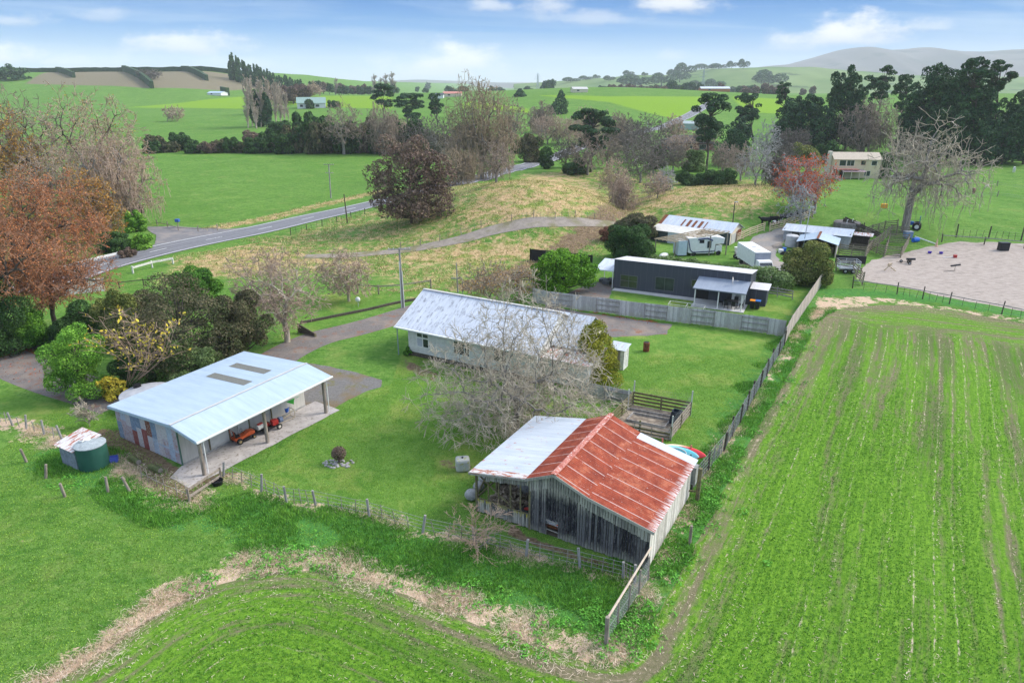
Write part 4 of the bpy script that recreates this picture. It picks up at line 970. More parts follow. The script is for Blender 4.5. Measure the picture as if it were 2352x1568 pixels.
dish.tube((x_, -1.3, 3.0), (x_ + .5, -1.35, 3.1), .02, .02, 6); dish.box((x_ + .52, -1.35, 3.12), (.12, .08, .08)); dish.build('satellite_dish', mott('dish_white', (.6, .55, .5), (.7, .66, .6)), cot)

# ------------------------------------------------------------------ generic gabled house
def gabled(name, loc, rz, L, D, he, hr, mw, mr, label, cat, wins=(), over=.35, gable_m=None, wall_h0=0, doors=(), hip=0):
    ro = empty(name, loc, rz, label, cat)
    mb = MB(); mb.bx((-L / 2, -D / 2, wall_h0 - .3), (L / 2, -D / 2 + .12, he)); mb.bx((-L / 2, D / 2 - .12, -.3), (L / 2, D / 2, he))
    mb.bx((-L / 2, -D / 2 + .12, -.3), (-L / 2 + .12, D / 2 - .12, he)); mb.bx((L / 2 - .12, -D / 2 + .12, -.3), (L / 2, D / 2 - .12, he)); mb.build('wall', mw, ro)
    if not hip:
        mb = MB()
        for s in (-1, 1): mb.prism([(s * L / 2 - (.1 if s > 0 else 0), -D / 2 + .01, he), (s * L / 2 - (.1 if s > 0 else 0), D / 2 - .01, he), (s * L / 2 - (.1 if s > 0 else 0), 0, hr - .05)], (.1, 0, 0))
        mb.build('gable', gable_m or mw, ro)
        mb = MB(); mb.panel((-L / 2 - over, -D / 2 - over, he - .05), (L / 2 + over, -D / 2 - over, he - .05), (L / 2 + over, 0, hr), (-L / 2 - over, 0, hr), .06)
        mb.panel((L / 2 + over, D / 2 + over, he - .05), (-L / 2 - over, D / 2 + over, he - .05), (-L / 2 - over, 0, hr - .003), (L / 2 + over, 0, hr - .003), .06); mb.build('roof', mr, ro)
    else:
        o_ = over; a, b, c, d = (-L / 2 - o_, -D / 2 - o_, he), (L / 2 + o_, -D / 2 - o_, he), (L / 2 + o_, D / 2 + o_, he), (-L / 2 - o_, D / 2 + o_, he)
        e, f = (-L / 2 + D / 2, 0, hr), (L / 2 - D / 2, 0, hr); mb = MB(); mb._add([a, b, c, d, e, f], [(0, 1, 5, 4), (1, 2, 5), (2, 3, 4, 5), (3, 0, 4), (3, 2, 1, 0)]); mb.build('roof', mr, ro)
    for w in wins: window(ro, w[0], w[1], w[2], w[3], w[4] if len(w) > 4 else -D / 2, 'y', w[5] if len(w) > 5 else (), None, w[6] if len(w) > 6 else m_white, m_glass)
    for x0, x1, z1 in doors:
        mb = MB(); mb.bx((x0, -D / 2 - .04, 0), (x1, -D / 2 + .02, z1)); mb.build('door', m_wood_d, ro)
    return ro

# far gabled barn with lean-to
p0, p1 = G(1509.8, 548), G(1671.7, 565.5); AF = math.atan2(p1.y - p0.y, p1.x - p0.x); FLn = (p1 - p0).length
ro = empty('iron_hay_barn', (p0.x, p0.y, min(p0.z, p1.z)), AF, 'gabled iron farm shed with rust-streaked white roof beyond the cottage', 'shed')
mb = MB(); mb.bx((0, .5, 0), (FLn, .56, 2.5)); mb.bx((0, .56, 0), (.06, 5.5, 2.5)); mb.bx((0, 5.44, 0), (FLn, 5.5, 2.5)); mb.build('wall', m_darkgreen, ro)
mb = MB(); mb.bx((1.6, .44, 1.2), (3.0, .49, 2.4)); mb.build('teal_panel', m_teal, ro)
mb = MB(); mb.bx((FLn - .06, .56, 0), (FLn, 5.44, 2.5)); mb.prism([(FLn - .06, .52, 2.5), (FLn - .06, 5.48, 2.5), (FLn - .06, 3, 3.45)], (.06, 0, 0)); mb.build('gable_wall', m_cream_p, ro)
mb = MB(); mb.bx((FLn + .01, 1.0, 0), (FLn + .06, 2.9, 2.1)); mb.build('door', m_cream, ro); mb = MB(); mb.bx((FLn + .01, 3.0, 0), (FLn + .05, 3.3, 2.2)); mb.bx((FLn + .01, 3.5, 1.3), (FLn + .05, 5.1, 2.4)); mb.build('doorway', m_rustmetal, ro)
roof_pts = ((-.3, .2, 2.42), (FLn + .3, .2, 2.42), (FLn + .3, 3, 3.6), (-.3, 3, 3.6))
mb = MB(); mb.panel(*roof_pts); mb.panel((FLn + .3, 5.8, 2.42), (-.3, 5.8, 2.42), (-.3, 3, 3.597), (FLn + .3, 3, 3.597)); mb.build('roof', m_galv, ro)
mb = MB()
for x, w in ((3.6, .3), (4.5, .5), (5.5, .45), (6.5, .5), (7.5, .2)):
    f0, f1 = .1, .75; mb.panel((x, .2 + 2.8 * f0, 2.42 + 1.18 * f0 + .012), (x + w, .2 + 2.8 * f0, 2.42 + 1.18 * f0 + .012), (x + w, .2 + 2.8 * f1, 2.42 + 1.18 * f1 + .012), (x, .2 + 2.8 * f1, 2.42 + 1.18 * f1 + .012), .008)
mb.panel((-.3, .2, 2.432), (.35, .2, 2.432), (.35, 3, 3.612), (-.3, 3, 3.612), .008); mb.each('rusty_sheet', m_rustmetal, ro)
mb = MB(); mb.panel((-.2, -2.6, 1.95), (7.6, -2.6, 1.95), (7.6, .42, 2.5), (-.2, .42, 2.5)); mb.build('lean_to_roof', mott('cream_iron', (.52, .50, .45), (.60, .58, .52), 2), ro)
mb = MB(); mb.bx((0, -2.5, 0), (3.0, -2.44, 1.95)); mb.bx((0, -2.44, 0), (.06, .48, 2.2)); mb.build('lean_to_wall', m_darkgreen, ro); mb = MB(); mb.bx((3.02, -2.5, 0), (7.4, -2.45, 1.95)); mb.build('lean_to_panel', m_galv, ro)

# unfinished timber roof frame over the motorhome
ro = empty('timber_roof_frame', (0, 0, 0), 0, 'bare new timber roof frame on tall posts over the old motorhome', 'carport frame')
c00, c10, c11, c01 = P(1548, 556, 2.2), P(1676, 533, 3.5), P(1622, 526, 3.55), P(1503, 549, 2.25)
mb = MB()
for k in range(6):
    f = k / 5; mb.bar(c00.lerp(c01, f), c10.lerp(c11, f), .06, .14)
for k in range(8):
    f = k / 7; mb.bar(c00.lerp(c10, f) + Vector((0, 0, .09)), c01.lerp(c11, f) + Vector((0, 0, .09)), .05, .05)
mb.each('rafter', m_wood_l, ro)
for q in (c00.lerp(c10, .03), c00.lerp(c10, .34), c00.lerp(c10, .66), c00.lerp(c10, .97), c01.lerp(c11, .03), c01.lerp(c11, .97)):
    mb = MB(); mb.box((q.x, q.y, q.z / 2 - .05), (.14, .14, q.z)); mb.each('post', m_wood, ro)
# old motorhome
c = P(1622, 588, 0); ro = empty('old_motorhome', (c.x - .4, c.y + 1.2, 0), R(8), 'white motorhome with navy stripes parked under the bare roof frame', 'motorhome')
mb = MB(); mb.prism([(-2.6, -1.1, .55), (-1.9, -1.1, .35), (1.5, -1.1, .35), (1.6, -1.1, 1.7), (2.9, -1.1, 1.75), (3.0, -1.1, 2.6), (1.6, -1.1, 2.85), (-2.7, -1.1, 2.75)], (0, 2.2, 0)); mb.build('body', m_white, ro, bevel=.06)
mb = MB(); mb.path([(-2.7, -1.13, 2.55), (-2.3, -1.13, .95), (-1.9, -1.13, .6), (1.5, -1.13, .68)], .07); mb.path([(-1.2, -1.13, 2.5), (0.2, -1.13, 2.65), (1.1, -1.13, 2.3)], .1); mb.build('stripe', mott('navy', (.01, .02, .09), (.015, .025, .11)), ro)
mb = MB(); mb.bx((-4.2, -1.15, .2), (-2.85, -1.0, 2.35)); mb.bx((-4.2, -.98, .2), (-2.85, .9, 2.3)); mb.build('rear_box', mott('pale_blue_doors', (.42, .50, .56), (.5, .58, .63)), ro)
mb = MB(); mb.bx((1.72, -1.0, .5), (2.7, 1.0, 1.5)); mb.build('cab', m_white, ro, bevel=.05)
for x, y in ((-1.7, -1), (2.2, -1), (-1.7, 1), (2.2, 1)):
    mb = MB(); mb.tube((x, y - .1, .35), (x, y + .1, .35), .35, .35, 18); mb.build('wheel', m_rubber, ro)
window(ro, .3, .9, 1.2, 2.2, -1.1, 'y', (), None, m_steel); window(ro, -.9, -.3, 2.0, 2.35, -1.1, 'y', (), None, m_black)

# horse truck, long stable, open shed, concrete tank, slabs
q = P(1754, 580, 2.8); ro = empty('horse_truck', (q.x, q.y + .1, 0), R(3), 'white box truck parked nose to the cottage hedge in the yard', 'truck')
mb = MB(); mb.bx((-1.1, 0, .7), (1.1, 6.6, 2.8)); mb.build('box', m_white, ro, bevel=.05)
mb = MB(); mb.bx((-1.09, -.02, 1.2), (1.09, -.0, 2.7)); mb.build('box_front', mott('pale_grey_panel', (.30, .32, .38), (.36, .38, .44)), ro)
mb = MB(); mb.prism([(-.95, -1.6, .6), (-.95, -.05, .6), (-.95, -.05, 1.85), (-.95, -1.0, 1.85), (-.95, -1.5, 1.3)], (1.9, 0, 0)); mb.build('cab', m_white, ro, bevel=.06)
mb = MB(); mb.prism([(-.85, -1.515, 1.32), (-.85, -1.03, 1.8), (-.85, -1.0, 1.78), (-.85, -1.48, 1.3)], (1.7, 0, 0)); mb.build('windscreen', m_glass, ro)
mb = MB(); mb.box((0, 1.6, 2.83), (.5, .25, .06)); mb.box((0, 3.3, 2.83), (.5, .25, .06)); mb.each('roof_vent', m_steel, ro)
for x, y in ((-.9, -.9), (.9, -.9), (-.9, 5), (.9, 5)):
    mb = MB(); mb.tube((x - .12, y, .42), (x + .12, y, .42), .42, .42, 18); mb.build('wheel', m_rubber, ro)
p0, p1 = G(1798, 549), G(1948, 572); a = math.atan2(p1.y - p0.y, p1.x - p0.x); L = (p1 - p0).length
ro = empty('long_stable', (p0.x, p0.y, min(p0.z, p1.z)), a, 'long low grey stable with patchy pale roof at the yard edge', 'stable')
mb = MB(); mb.bx((0, 0, 0), (L, .1, 2.05)); mb.bx((0, .1, 0), (.1, 2.9, 2.3)); mb.bx((L - .1, .1, 0), (L, 2.9, 2.3)); mb.bx((0.1, 2.8, 0), (L - .1, 2.9, 2.4)); mb.build('wall', mott('grey_wall', (.30, .31, .33), (.40, .41, .43), 2, c=(.25, .25, .25)), ro)
mb = MB(); mb.panel((-.25, -.45, 2.0), (L + .25, -.45, 2.0), (L + .25, 3.1, 2.55), (-.25, 3.1, 2.55)); mb.build('roof', m_galv, ro)
window(ro, 1.3, 2.3, 1.1, 1.75, 0, 'y', (), None, m_wood_d)
mb = MB(); mb.bx((2.9, -.04, 0), (4.3, .0, 1.95)); mb.build('door', mott('blue_door', (.06, .12, .22), (.08, .15, .26)), ro)
mb = MB(); mb.bx((L + .03, .1, 0), (L + 2.6, .2, .9)); mb.bx((L + .03, 2.7, 0), (L + 2.6, 2.8, 1.7)); mb.bx((L + 2.5, .2, 0), (L + 2.6, 2.7, 1.4)); mb.build('pen_wall', m_wood_d, ro)
mb = MB(); mb.panel((L + .27, 1.6, 1.95), (L + 3.0, 1.6, 1.95), (L + 3.0, 3.0, 2.2), (L + .27, 3.0, 2.2)); mb.build('pen_roof', m_galv_rust, ro)
p0, p1 = P(1828, 584, 0), P(1917, 593, 0); a = math.atan2(p1.y - p0.y, p1.x - p0.x); L = (p1 - p0).length
ro = empty('open_gable_shed', p0, a, 'small open-fronted gabled shed with pale blue roof behind the olive bush', 'shed')
mb = MB(); mb.bx((0, .1, 0), (.05, 5.2, 2.0)); mb.bx((.05, 5.15, 0), (L, 5.2, 2.0)); mb.prism([(.03, 5.16, 2.0), (L - .03, 5.16, 2.0), (L / 2, 5.16, 2.62)], (0, .04, 0)); mb.build('wall', m_darkgreen, ro)
mb = MB(); mb.bx((L, .1, 0), (L + .05, 5.2, 2.0)); mb.build('side_wall', m_galv_rust, ro)
mb = MB(); mb.panel((-.2, 5.4, 1.98), (-.2, -.2, 1.98), (L / 2, -.2, 2.72), (L / 2, 5.4, 2.72)); mb.panel((L + .25, -.2, 1.98), (L + .25, 5.4, 1.98), (L / 2, 5.4, 2.717), (L / 2, -.2, 2.717)); mb.build('roof', m_zinc, ro)
mb = MB(); mb.box((L / 2, 2.6, 2.75), (.35, 5.7, .03)); mb.build('ridge_cap', m_rustmetal, ro)
mb = MB()
for x in (.06, L - .06): mb.box((x, .05, 1), (.1, .1, 2))
mb.each('post', m_wood, ro); mb = MB(); mb.bx((.3, 2.5, .02), (L - .4, 4.8, 1.1)); mb.build('stored_hay', mott('stored_hay', (.12, .09, .05), (.2, .16, .09)), ro)
q = G(1956, 533); ro = empty('round_stone_tank', (q.x, q.y + 2, q.z), 0, 'large round brown concrete tank behind the long stable', 'water tank')
mb = MB(); mb.lathe([(2.1, -.2), (2.1, 1.25), (2.0, 1.35), (1.2, 1.5), (.02, 1.56)], n=36); mb.build('tank', mott('brown_concrete', (.13, .115, .10), (.24, .215, .19), 1.5, c=(.3, .28, .25)), ro, smooth=True)
mb = MB(); mb.path([(-.8, -1.5, 1.2), (-.8, -1.5, 1.9), (-.6, -1.4, 1.95)], .05); mb.path([(.1, -1.5, 1.2), (.1, -1.5, 2.0), (.25, -1.4, 2.1)], .05); mb.each('pipe', m_white, ro)
q = G(1985, 538); ro = empty('timber_loading_ramp', (q.x, q.y + 1, q.z), R(-38), 'dark timber cattle loading ramp beside the round tank', 'loading ramp')
mb = MB(); mb.prism([(-3, -.6, 1.7), (3, -.6, 0), (3, -.6, .2), (-3, -.6, 2.3)], (0, .08, 0)); mb.prism([(-3, .6, 1.7), (3, .6, 0), (3, .6, .2), (-3, .6, 2.3)], (0, .08, 0)); mb.prism([(-3, -.5, 1.0), (3, -.5, -.3), (3, -.5, -.15), (-3, -.5, 1.15)], (0, 1.1, 0))
for x in (-2.9, -1.4, .1): mb.box((x, -.62, .7 - x * .2), (.14, .1, 1.9)); mb.box((x, .7, .7 - x * .2), (.14, .1, 1.9))
mb.build('ramp', m_wood_d, ro)

# mustard farmhouse with balcony, brick house, distant buildings
q = G(1966, 409)
ro = gabled('cream_farmhouse', (q.x, q.y + 3, q.z), R(-6), 11.8, 6.5, 4.9, 6.5, mott('cream_stucco', (.60, .48, .30), (.66, .54, .36), 1), mott('tan_roof', (.40, .34, .26), (.47, .40, .31), 2),
            'two storey cream farmhouse with tan roof and arched porch', 'house', [(-4.6, -3.0, 3.2, 4.6), (-2.7, -.9, 3.2, 4.6, -3.25, (-1.8,)), (.9, 2.0, 3.5, 4.5, -3.25, (), m_redplain), (3.6, 4.9, 3.4, 4.5), (2.2, 3.6, .6, 1.9)], .35)
mb = MB(); mb.bx((-6.2, -5.4, 2.35), (0, -3.28, 2.5)); mb.build('balcony', m_redplain, ro)
mb = MB(); mb.panel((-4.5, -6.4, 2.0), (1.6, -6.4, 2.0), (1.6, -3.6, 2.3), (-4.5, -3.6, 2.3), .05); mb.build('carport_roof', mott('mauve_roof', (.25, .18, .2), (.3, .22, .24)), ro)
mb = MB()
for x in (-6.1, -4.3, -2.2, -.1, 1.5): mb.box((x, -5.3 if x < -5 else -6.2, 1.1), (.15, .15, 2.3))
mb.each('post', m_cream_p, ro)
mb = MB()
for x in (-5.4, -3.6): mb.bx((x - .6, -3.33, .1), (x + .6, -3.26, 1.7)); mb.tube((x, -3.33, 1.7), (x, -3.26, 1.7), .6, .6, 20)
mb.each('arch_opening', m_dark, ro)
mb = MB(); mb.bx((-6.9, -1.0, 0), (-6.0, .3, 6.7)); mb.build('chimney', mott('pale_stucco', (.6, .54, .44), (.68, .62, .52)), ro)
q = G(1578, 346)
ro = gabled('brick_bungalow', (q.x + 1, q.y + 5, q.z), R(-7), 19, 9, 2.6, 5.3, mott('red_brick', (.22, .10, .075), (.30, .15, .11), 3), mott('dark_tile', (.085, .07, .065), (.12, .10, .095), 3),
            'long brick bungalow with dark hipped tile roof beside the country road', 'house', [(-7.5, -6, .8, 2.0), (-4, -2, .5, 2.1), (0, 1.5, .8, 2.0), (4, 6.5, .5, 2.1)], .6, hip=1)
q = G(1587, 298)
gabled('pale_green_shed', (q.x, q.y + 3, q.z), R(-14), 11, 6, 2.8, 4.0, mott('pale_green_iron', (.33, .42, .38), (.38, .47, .43)), mott('grey_green_roof', (.30, .36, .35), (.36, .42, .41)), 'pale green gabled shed on the flat below the straight road', 'shed', gable_m=m_cream_p)
q = G(712, 249)
ro = gabled('white_villa', (q.x, q.y + 5, q.z), R(14), 20, 12, 3.6, 7.6, m_white, mott('soft_green_roof', (.20, .30, .26), (.26, .36, .32)), 'distant white villa with soft green roof left of centre', 'house', [(-8, -6, 1, 2.6), (-3, -1, 1, 2.6), (3, 5.5, 1, 2.6)], .5)
q = G(1240, 211)
for nm, px, py, L, D, hh, rz, mw, mr, lab in (
    ('red_roofed_farm_shed', 1040, 222, 15, 9, 4, 0, m_cream_p, m_redplain, 'small distant farm shed with a pinkish red roof left of the tall willow'),
    ('horizon_house', 1330, 212, 12, 9, 4, 10, m_cream_p, m_lconc, 'tiny pale house near the horizon right of the pylon'),
    ('roadside_garage', 1005, 226, 10, 8, 4, 0, m_white, m_darkgreen, 'small white building between the dark pines and horizon'),
    ('hill_farmhouse', 2155, 209 + 40, 14, 8, 3, -8, m_offwhite, m_lconc, 'low white farm building on the slope left of the dark pines'),
    ('packing_shed', 1640, 210, 26, 10, 4, 0, mott('rust_brick', (.4, .16, .08), (.45, .2, .1)), m_galv, 'low orange shed by the road crest'),
    ('paddock_cottage', 2146 - 400, 212, 22, 10, 4, 0, m_wood_d, m_wood_d, 'long dark roofed house on the rise under the hills'),
    ('hill_dairy', 500, 219, 16, 9, 3.5, -20, m_white, m_zinc, 'pale blue roofed shed below the hedged hill')):
    q = G(px, py); gabled(nm, q, R(rz), L, D, hh * .6, hh, mw, mr, lab, 'building', [(-L / 4, -L / 4 + 2, .8, 1.8)])
# ------------------------------------------------------------------ trees
def tubes(S, n=3):
    """segments (p0,p1,r0,r1) -> vertices and quads, one open prism each"""
    S = np.asarray(S, float)
    if not len(S): return np.zeros((0, 3)), np.zeros((0, 4), int)
    P0, P1, R0, R1 = S[:, 0:3], S[:, 3:6], S[:, 6:7], S[:, 7:8]
    D = P1 - P0; D /= np.linalg.norm(D, axis=1, keepdims=True) + 1e-9
    up = np.where(np.abs(D[:, 2:3]) < .9, [[0, 0, 1.]], [[1., 0, 0]]); U = np.cross(D, up); U /= np.linalg.norm(U, axis=1, keepdims=True) + 1e-9; Wv = np.cross(D, U)
    P1 = P1 + D * R1 * .6
    V = np.zeros((len(S), 2 * n, 3))
    for k in range(n):
        a = 2 * math.pi * k / n; o = U * math.cos(a) + Wv * math.sin(a); V[:, k] = P0 + o * R0; V[:, n + k] = P1 + o * R1
    b = (np.arange(len(S)) * 2 * n)[:, None]
    F = np.concatenate([b + np.array([[k, (k + 1) % n, n + (k + 1) % n, n + k]]) for k in range(n)], 0)
    return V.reshape(-1, 3), F

def skeleton(seed, spec, trunk_h=.25, trunk_r=.03, lean=(0, 0)):
    """spec per level: (segments, children, start, length ratio, angle, jitter, lift)"""
    rd = random.Random(seed); out = [[] for _ in spec]
    def br(p, d, L, r, lev):
        n, kids, st, ratio, ang, jit, lift = spec[lev]; sl = L / n; acc = 0
        for i in range(n):
            d = (d + Vector((rd.gauss(0, jit), rd.gauss(0, jit), rd.gauss(0, jit) + lift))).normalized()
            q = p + d * sl; r0 = r * (1 - .82 * i / n); r1 = r * (1 - .82 * (i + 1) / n)
            out[lev].append((*p, *q, r0, r1))
            if lev + 1 < len(spec) and (i + 1) / n > st:
                acc += kids / (n * (1 - st))
                while acc >= 1 or (i == n - 1 and acc > .5):
                    acc -= 1; a = rd.uniform(0, 6.283); u = d.orthogonal().normalized(); u.rotate(Matrix.Rotation(a, 3, d)); th = ang * rd.uniform(.6, 1.35)
                    br(p.lerp(q, rd.random()), (d * math.cos(th) + u * math.sin(th)).normalized(), L * ratio * rd.uniform(.7, 1.15) * (1 - .35 * i / n), max(r0 * .62, .0018), lev + 1)
            p = q
    br(Vector((0, 0, 0)), Vector((lean[0], lean[1], 1)).normalized(), 1.0, trunk_r, 0)
    return out

SPECS = {
    'hero':   ([(6, 13, .12, 1.0, 1.1, .08, .0), (7, 9, .12, .50, .8, .17, .0), (6, 7, .12, .52, .75, .24, -.04), (4, 5, .1, .55, .7, .30, -.08), (4, 0, .1, .6, .7, .34, -.10)], .032),
    'spread': ([(5, 9, .18, .95, .95, .10, .03), (6, 8, .2, .52, .7, .14, .05), (4, 7, .15, .55, .65, .2, .03), (4, 6, .1, .55, .6, .24, .0), (3, 0, .1, .6, .6, .28, 0)], .035),
    'oak':    ([(6, 11, .15, .7, .95, .12, .05), (6, 9, .2, .55, .7, .18, .04), (4, 8, .15, .55, .7, .22, .0), (3, 6, .1, .6, .65, .26, -.03), (3, 0, .1, .6, .6, .28, -.06)], .035),
    'willow': ([(5, 10, .12, .75, .75, .12, .07), (7, 9, .2, .5, .6, .14, .10), (5, 8, .2, .5, .6, .16, .0), (4, 6, .1, .6, .5, .18, -.16), (3, 0, .1, .6, .6, .2, -.3)], .04),
    'dead':   ([(4, 6, .3, 1.2, .85, .12, .04), (8, 9, .2, .5, .75, .2, .03), (5, 7, .15, .5, .8, .26, -.03), (4, 6, .1, .55, .7, .3, -.14), (3, 0, .1, .6, .6, .3, -.3)], .05),
    'poplar': ([(12, 30, .03, .32, .3, .01, .1), (5, 5, .1, .45, .3, .05, .14), (3, 5, .1, .5, .35, .08, .12), (2, 0, 0, 0, 0, .1, .1)], .018),
    'shrub':  ([(2, 12, .0, 1.6, .8, .1, .05), (5, 7, .1, .45, .5, .12, .03), (3, 6, .1, .5, .5, .2, .0), (2, 0, .1, .6, .6, .2, 0)], .03),
    'light':  ([(5, 9, .12, .7, .85, .1, .05), (5, 7, .15, .5, .65, .16, .03), (3, 7, .1, .55, .6, .2, 0), (3, 0, .1, .6, .6, .25, 0)], .03),
    'coppice': ([(1, 18, .0, 9, .2, .0, .05), (6, 4, .3, .22, .5, .04, .03), (3, 3, .1, .5, .5, .15, .0), (2, 0, .1, .6, .6, .2, 0)], .12),
}
def fit(levels, w, d, z0, h, top_only=True):
    A = np.concatenate([np.asarray(l).reshape(-1, 8) for l in levels if len(l)])
    lo = np.percentile(A[:, 3:6], 2.5, axis=0); hi = np.percentile(A[:, 3:6], 98.0, axis=0)
    sx, sy, sz = w / max(hi[0] - lo[0], .01), d / max(hi[1] - lo[1], .01), h / max(hi[2], .01)
    cx, cy = (lo[0] + hi[0]) / 2, (lo[1] + hi[1]) / 2
    out = []
    for l in levels:
        L = np.asarray(l, float).reshape(-1, 8)
        if len(L):
            for o in (0, 3):
                wz = np.clip(L[:, o + 2] / (hi[2] * .35), 0, 1)
                L[:, o] = (L[:, o] - cx * wz) * sx; L[:, o + 1] = (L[:, o + 1] - cy * wz) * sy; L[:, o + 2] *= sz
            L[:, 6:8] *= (sz + (sx + sy) / 2) / 2
        out.append(L)
    return out


def dome(seed, T, n, low=.1, fork=.2, hang=0, spray=3, tl=.075, trunk_r=.03, shell=.42, lean=0, wid=1.0, mid=.42):
    """limbs, branches and twigs grown towards points spread through the crown's own dome"""
    rd = np.random.RandomState(seed); h = T.zt; zb = max(T.zb, low * h); rx, ry = T.rx, T.ry; cz = zb + (h - zb) * mid
    d = rd.normal(0, 1, (n * 3, 3)); d /= np.linalg.norm(d, axis=1, keepdims=True); rad = rd.uniform(0, 1, n * 3) ** shell
    ph = rd.uniform(0, 6, 6); wob = 1 + .11 * np.sin(d[:, 0] * 4 + ph[0] + 2 * d[:, 2]) + .09 * np.sin(d[:, 1] * 5 + ph[1] + 3 * d[:, 0]) + .06 * np.sin(d[:, 2] * 9 + ph[2] + d[:, 0] * 7)
    q = d * (rad * wob)[:, None]; up = np.where(q[:, 2] > 0, (h - cz), (cz - zb) * 1.02)
    pts = np.stack([T.cx + q[:, 0] * rx * .95 * wid, q[:, 1] * ry * .95 * wid, cz + q[:, 2] * up], -1)
    gap = np.sin(pts[:, 0] / rx * 5 + ph[3]) * np.sin(pts[:, 1] / ry * 5 + ph[4]) * np.sin(pts[:, 2] / h * 9 + ph[5])
    pts = pts[(gap < .42) & (pts[:, 2] > .05 * h)][:n]
    out = [[], [], []]; R0 = trunk_r * h; n0 = len(pts); rmin = 0
    def seg(p, e, r0, r1, L, jit):
        L_ = np.linalg.norm(e - p); m = (p + e) / 2 + rd.normal(0, jit * L_, 3); m[2] += .04 * L_
        out[L].append((*p, *m, r0, (r0 + r1) / 2)); out[L].append((*m, *e, (r0 + r1) / 2, r1))
    st = [(np.array([lean * .3, 0, fork * h]), pts, R0 * .85)]
    seg(np.array([0, 0, -.2]), st[0][0], R0 * 1.15, R0 * .85, 0, .03)
    while st:
        p, Q, r = st.pop(); k = len(Q)
        if k <= 2:
            for t in Q:
                seg(p, t, r, r * .5, 2, .08)
                o = t - p; o /= np.linalg.norm(o) + 1e-6
                for _ in range(spray):
                    dd = o + rd.normal(0, .55, 3) + (0, 0, .05 - hang * .5); dd /= np.linalg.norm(dd); L = tl * rx * rd.uniform(.6, 1.5); e = t + dd * L; out[2].append((*t, *e, r * .5, r * .3))
                    if hang and rd.uniform() < hang:
                        for g_ in range(3): e2 = e + np.array([rd.normal(0, .04 * rx * .5), rd.normal(0, .04 * rx * .5), -tl * rx * rd.uniform(.7, 1.8)]); out[2].append((*e, *e2, r * .3, r * .22)); e = e2
            continue
        c0 = Q.mean(0); X = Q - c0
        if k > n0 * .12: ax = rd.normal(0, 1, 3) * (1, 1, .5)
        else: w, v = np.linalg.eigh(X.T @ X); ax = v[:, 2]
        o = X @ ax; cut = np.quantile(o, rd.uniform(.33, .67)); 
        for S in (Q[o <= cut], Q[o > cut]):
            if not len(S): continue
            c = S.mean(0); f = rd.uniform(.36, .52) if k > 6 else .6; e = p + (c - p) * f; r1 = max(r * (len(S) / k) ** .42, R0 * .012)
            L = 0 if k > n0 * .2 else (1 if k > 10 else 2); seg(p, e, max(min(r, r1 * 1.25), r1), r1, L, .09); st.append((e, S, r1))
    return [np.asarray(l, float).reshape(-1, 8) for l in out]

def leaf_mesh(name, C, N, size, asp, rd, mat, parent, tri=False, up=0):
    """leaf-sized faces at C facing roughly N"""
    n = len(C); Nn = N + rd.normal(0, .55, (n, 3)); Nn[:, 2] += up; Nn /= np.linalg.norm(Nn, axis=1, keepdims=True) + 1e-9
    t = rd.normal(0, 1, (n, 3)); U = np.cross(Nn, t); U /= np.linalg.norm(U, axis=1, keepdims=True) + 1e-9; Wv = np.cross(Nn, U)
    s = size * rd.uniform(.6, 1.35, (n, 1)); A, B = U * s, Wv * s * asp
    V = np.stack([C - A, C - B * .6, C + A, C + B * .6], 1).reshape(-1, 3)
    F = np.arange(4 * n).reshape(n, 4)
    return link_mesh(name, np_mesh(name, V, F), parent, [mat])

def blob_leaves(blobs, n, rd, power=.25, upb=.25):
    a = np.array([b[3] * b[4] + b[4] * b[5] + b[3] * b[5] for b in blobs]); k = rd.choice(len(blobs), n, p=a / a.sum()); Bq = np.array(blobs)[k]
    d = rd.normal(0, 1, (n, 3)); d[:, 2] += upb; d /= np.linalg.norm(d, axis=1, keepdims=True)
    r = rd.uniform(.45, 1, (n, 1)) ** power * rd.uniform(.9, 1.1, (n, 1))
    C = Bq[:, :3] + d * r * Bq[:, 3:6]
    # thin out what would lie deep inside another clump
    keep = np.ones(n, bool)
    for b in blobs:
        q = ((C - np.array(b[:3])) / np.array(b[3:6])); keep &= ~((q ** 2).sum(1) < .45)
    return C[keep], (d / Bq[:, 3:6] * Bq[:, 3:4])[keep]

def crown_blobs(rd, cx, cy, cz, rx, ry, rz_, n, br=(.28, .42), style='round', low=-.45):
    bl_ = []
    for i in range(n):
        if style == 'pine':       # flattened plates, thinner below
            t = rd.uniform(-1, 1); rr = math.sqrt(max(.05, 1 - (t * .85) ** 2)) * (1 if t > -.3 else .7); a = rd.uniform(0, 6.283); q = rd.uniform(.3, .85) * rr
            s = rd.uniform(*br); bl_.append((cx + math.cos(a) * q * rx, cy + math.sin(a) * q * ry, cz + t * rz_ * .88, s * rx, s * ry, s * rz_ * .55))
        elif style == 'cone':
            t = i / n; rr = (1 - t) ** .8; a = rd.uniform(0, 6.283); q = rd.uniform(.2, .6) * rr; s = br[0] + (br[1] - br[0]) * (1 - t)
            bl_.append((cx + math.cos(a) * q * rx, cy + math.sin(a) * q * ry, cz + (-.85 + 1.8 * t) * rz_, s * rx * (.4 + rr), s * ry * (.4 + rr), s * rz_ * .7))
        else:
            d = rd.normal(0, 1, 3); d /= np.linalg.norm(d)
            if d[2] < low: d[2] = low
            q = rd.uniform(.5, .86); s = rd.uniform(*br); m_ = min(rx, ry, rz_ * 1.3)
            bl_.append((cx + d[0] * q * rx, cy + d[1] * q * ry, cz + d[2] * q * rz_, s * (rx + m_) / 2, s * (ry + m_) / 2, s * (rz_ + m_) / 2))
    return bl_

